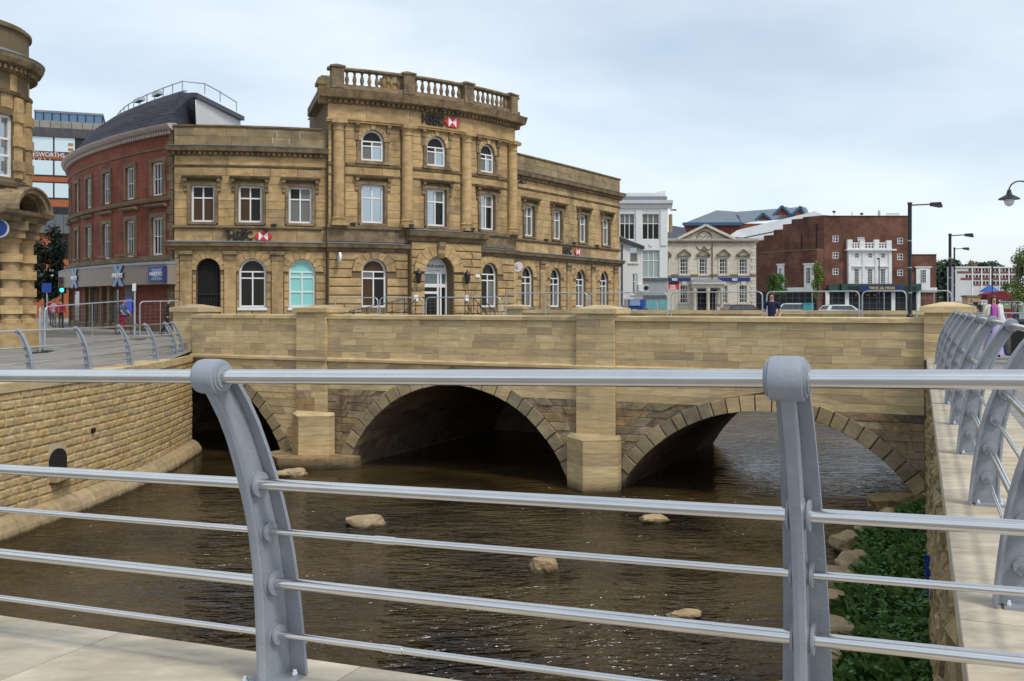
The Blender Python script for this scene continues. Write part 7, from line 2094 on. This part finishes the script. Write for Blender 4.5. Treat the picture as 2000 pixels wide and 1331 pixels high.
    mo = MB(); mo.box(bent((0, -.089, 1.585)) * k, (.045 * k, .012, .010)); mo.build('mouth', mat('lips', (.35, .12, .10), .5), root)
    if skirt:
        m = MB(); m.lathe([(.150 * k, 1.0 * k), (.19 * k, .85 * k), (.22 * k, .5 * k), (.29 * k, skirt * k), (.27 * k, skirt * k)], (0, 0, 0), 22)
        for i, v_ in enumerate(m.v):
            if v_.z < .9 * k: a = math.atan2(v_.y, v_.x); f = 1 + .09 * math.sin(a * 7 + 1) * (1 - v_.z / (.95 * k)); v_.x *= f; v_.y *= f * .85
        m.build('skirt', cols[1], root)
    return root
cloth = lambda n, c: painted(n, c, .85, 0, .12, 8, bump=.2)
NAVYC = cloth('navy_polo', (.014, .012, .055)); DENIM = cloth('denim', (.05, .07, .13)); PINKT = cloth('magenta_top', (.50, .10, .46)); LILAC = cloth('lilac_skirt', (.42, .38, .72)); BLKC = cloth('black_cloth', (.014, .014, .016)); REDC = cloth('red_jacket', (.33, .012, .03)); ROSE = cloth('rose_jacket', (.55, .25, .33)); WHITEC = cloth('white_cardigan', (.74, .70, .70)); BLUEC = cloth('dull_blue_top', (.06, .11, .20)); GREYC = cloth('grey_cloth', (.12, .12, .13))
person(gp(1507.5, 30.6, -.02), R(-22), 1.80, 'man in a navy polo shirt walking behind the bridge parapet', (NAVYC, DENIM, BLKC), dict(elbow_l=(-.23, .06, 1.15), wrist_l=(-.20, -.17, 1.10), elbow_r=(.23, .05, 1.15), wrist_r=(.22, -.10, .94), knee_l=(-.1, -.14, .5), ankle_l=(-.1, -.02, .1), knee_r=(.1, .02, .5), ankle_r=(.1, .2, .12)), hair=(.035, .022, .015), sleeve=.30)
wp = gp(1941, 26.2, 0.0)
wo_ = person(wp, R(-12), 1.64, 'red-haired woman in a magenta top, white cardigan and long lilac skirt', (PINKT, LILAC, BLKC), dict(elbow_l=(-.23, .05, 1.15), wrist_l=(-.20, -.12, 1.0), elbow_r=(.24, .05, 1.15), wrist_r=(.27, -.02, .93), knee_l=(-.09, -.12, .5), ankle_l=(-.09, -.08, .09)), hair=(.085, .018, .014), hair_len=.26, skirt=.10, female=True, sleeve=.2)
for sg in (-1, 1):                            # the open cardigan: shoulders and sleeves
    m = MB(); s0_ = Vector((sg * .155, .01, 1.345)); m.tube([Vector((sg * .07, -.02, 1.39)), s0_, Vector((sg * .225, .045, 1.09)), Vector((sg * (.19 if sg < 0 else .255), -.09 if sg < 0 else 0, .96))], [.05, .068, .052, .046], 10)
    m.tube([Vector((sg * .12, -.045, 1.34)), Vector((sg * .14, -.05, 1.15)), Vector((sg * .15, -.03, .98))], [.045, .055, .06], 8); m.build('cardigan', WHITEC, wo_)
m = MB(); q = wp + Vector((-.27, -.12, .82)); m.hexa([q + Vector((-.15, -.05, -.14)), q + Vector((.15, -.05, -.14)), q + Vector((.15, .05, -.14)), q + Vector((-.15, .05, -.14)), q + Vector((-.08, -.04, .12)), q + Vector((.08, -.04, .12)), q + Vector((.08, .04, .12)), q + Vector((-.08, .04, .12))])
hb = m.build('handbag', BLKC); tag(hb, 'black handbag with red flap hanging at the woman\'s hip', 'bag')
MB().box(q + Vector((.05, -.058, -.04)), (.17, .03, .13)).build('flap', REDC, hb); MB().tube([q + Vector((-.05, 0, .12)), wp + Vector((-.12, -.10, 1.15)), wp + Vector((-.10, -.06, 1.36))], .014, 6).build('strap', BLKC, hb)
q = wp + Vector((.42, -.1, 0)); m = MB(); m.lathe([(.13, .06), (.19, .12), (.18, .42), (.10, .56)], q, 10); sb_ = m.build('shopping_bag', GREYC); tag(sb_, 'dark grey shopping bag carried low beside the lilac skirt', 'bag'); MB().tube([q + Vector((-.06, 0, .55)), q + Vector((-.12, .04, .80)), q + Vector((.05, 0, .55))], .01, 5).build('handle', WHITEC, sb_)
p = gp(1996, 24, 0); root = empty('litter_bin', p, 'black litter bin at the right edge behind the railing', 'bin')
MB().lathe([(.24, 0), (.26, .05), (.26, .92), (.29, .94), (.29, 1.0), (.2, 1.06)], p, 18).build('drum', BLACKM, root); MB().box(p + Vector((0, -.262, .82)), (.3, .03, .14)).build('slot', DARKROOM, root)
person(gp(119, 54, .1), R(175), 1.62, 'person in a dark red jacket and black trousers walking up the left street', (REDC, BLKC, BLKC), hair=(.03, .02, .015), sleeve=1.0, fingers=False)
person(gp(105, 56, .1), R(160), 1.60, 'person in a pale pink jacket beside the red-jacketed walker', (ROSE, GREYC, BLKC), hair=(.20, .14, .07), sleeve=1.0, fingers=False)
person(gp(95, 60, .1), R(185), 1.68, 'person in red and white further up the left street', (REDC, DENIM, BLKC), hair=(.03, .02, .015), fingers=False)
person(gp(237, 46.0, -.02), R(70), 1.70, 'cyclist in a blue and red top standing by the shopfront', (BLUEC, REDC, BLKC), dict(elbow_l=(-.22, -.12, 1.2), wrist_l=(-.2, -.36, 1.08), elbow_r=(.22, -.12, 1.2), wrist_r=(.2, -.36, 1.08)), bend=.25, fingers=False)
person(gp(325, 44.2, -.05), R(100), 1.78, 'person in black walking behind the left end pillar', (BLKC, BLKC, BLKC), dict(knee_l=(-.1, -.16, .52), ankle_l=(-.1, -.1, .1), knee_r=(.1, .05, .5), ankle_r=(.1, .3, .16)), sleeve=1.0, fingers=False, bend=.15)
for px, d_, c1, c2, lb in ((1898, 62, BLUEC, BLKC, 'far walker in a blue top left of the maroon stall'), (1957, 84, WHITEC, DENIM, 'far walker in white before the maroon stall'), (1982, 58, GREYC, BLKC, 'far walker in grey near the right edge'), (1915, 90, BLKC, BLKC, 'far walker in black by the kiosk')):
    person(gp(px, d_, 0), R(random.uniform(0, 360)), 1.7, lb, (c1, c2, BLKC), fingers=False, sleeve=1.0)
# the bicycle
p = gp(250, 45.6, -.03); root = empty('bicycle', p, 'dark bicycle held by the cyclist before the shopfront', 'bicycle')
for x in (-.5, .5):
    c = p + Vector((x * .35, x * .9, .34)); ring_ = [c + Vector((.34 * math.cos(2 * PI * k / 20) * .35, .34 * math.cos(2 * PI * k / 20) * .9, .34 * math.sin(2 * PI * k / 20))) for k in range(21)]
    wq = MB().tube(ring_, .02, 6, False).build('wheel', TYRE, root)
    sp2_ = MB()
    for k in range(8): sp2_.tube([c, ring_[k * 2]], .003, 3, False)
    sp2_.build('spokes', GALV, wq, kind='stuff')
fr2 = lambda t, z: p + Vector((t * .35, t * .9, z))
m = MB()
for a, b_ in (((-.5, .34), (-.15, .8)), ((-.5, .34), (-.05, .32)), ((-.05, .32), (-.17, .9)), ((-.05, .32), (.38, .78)), ((-.16, .78), (.36, .85)), ((.34, .95), (.5, .34))): m.tube([fr2(*a), fr2(*b_)], .018, 6)
m.build('frame', REDC, root); MB().box(fr2(-.18, .93), (.12, .26, .06), 1.2).build('saddle', BLKC, root); MB().tube([fr2(.33, 1.0) + Vector((-.26, .1, 0)), fr2(.33, 1.0) + Vector((.26, -.1, 0))], .015, 6).build('handlebar', BLKC, root)
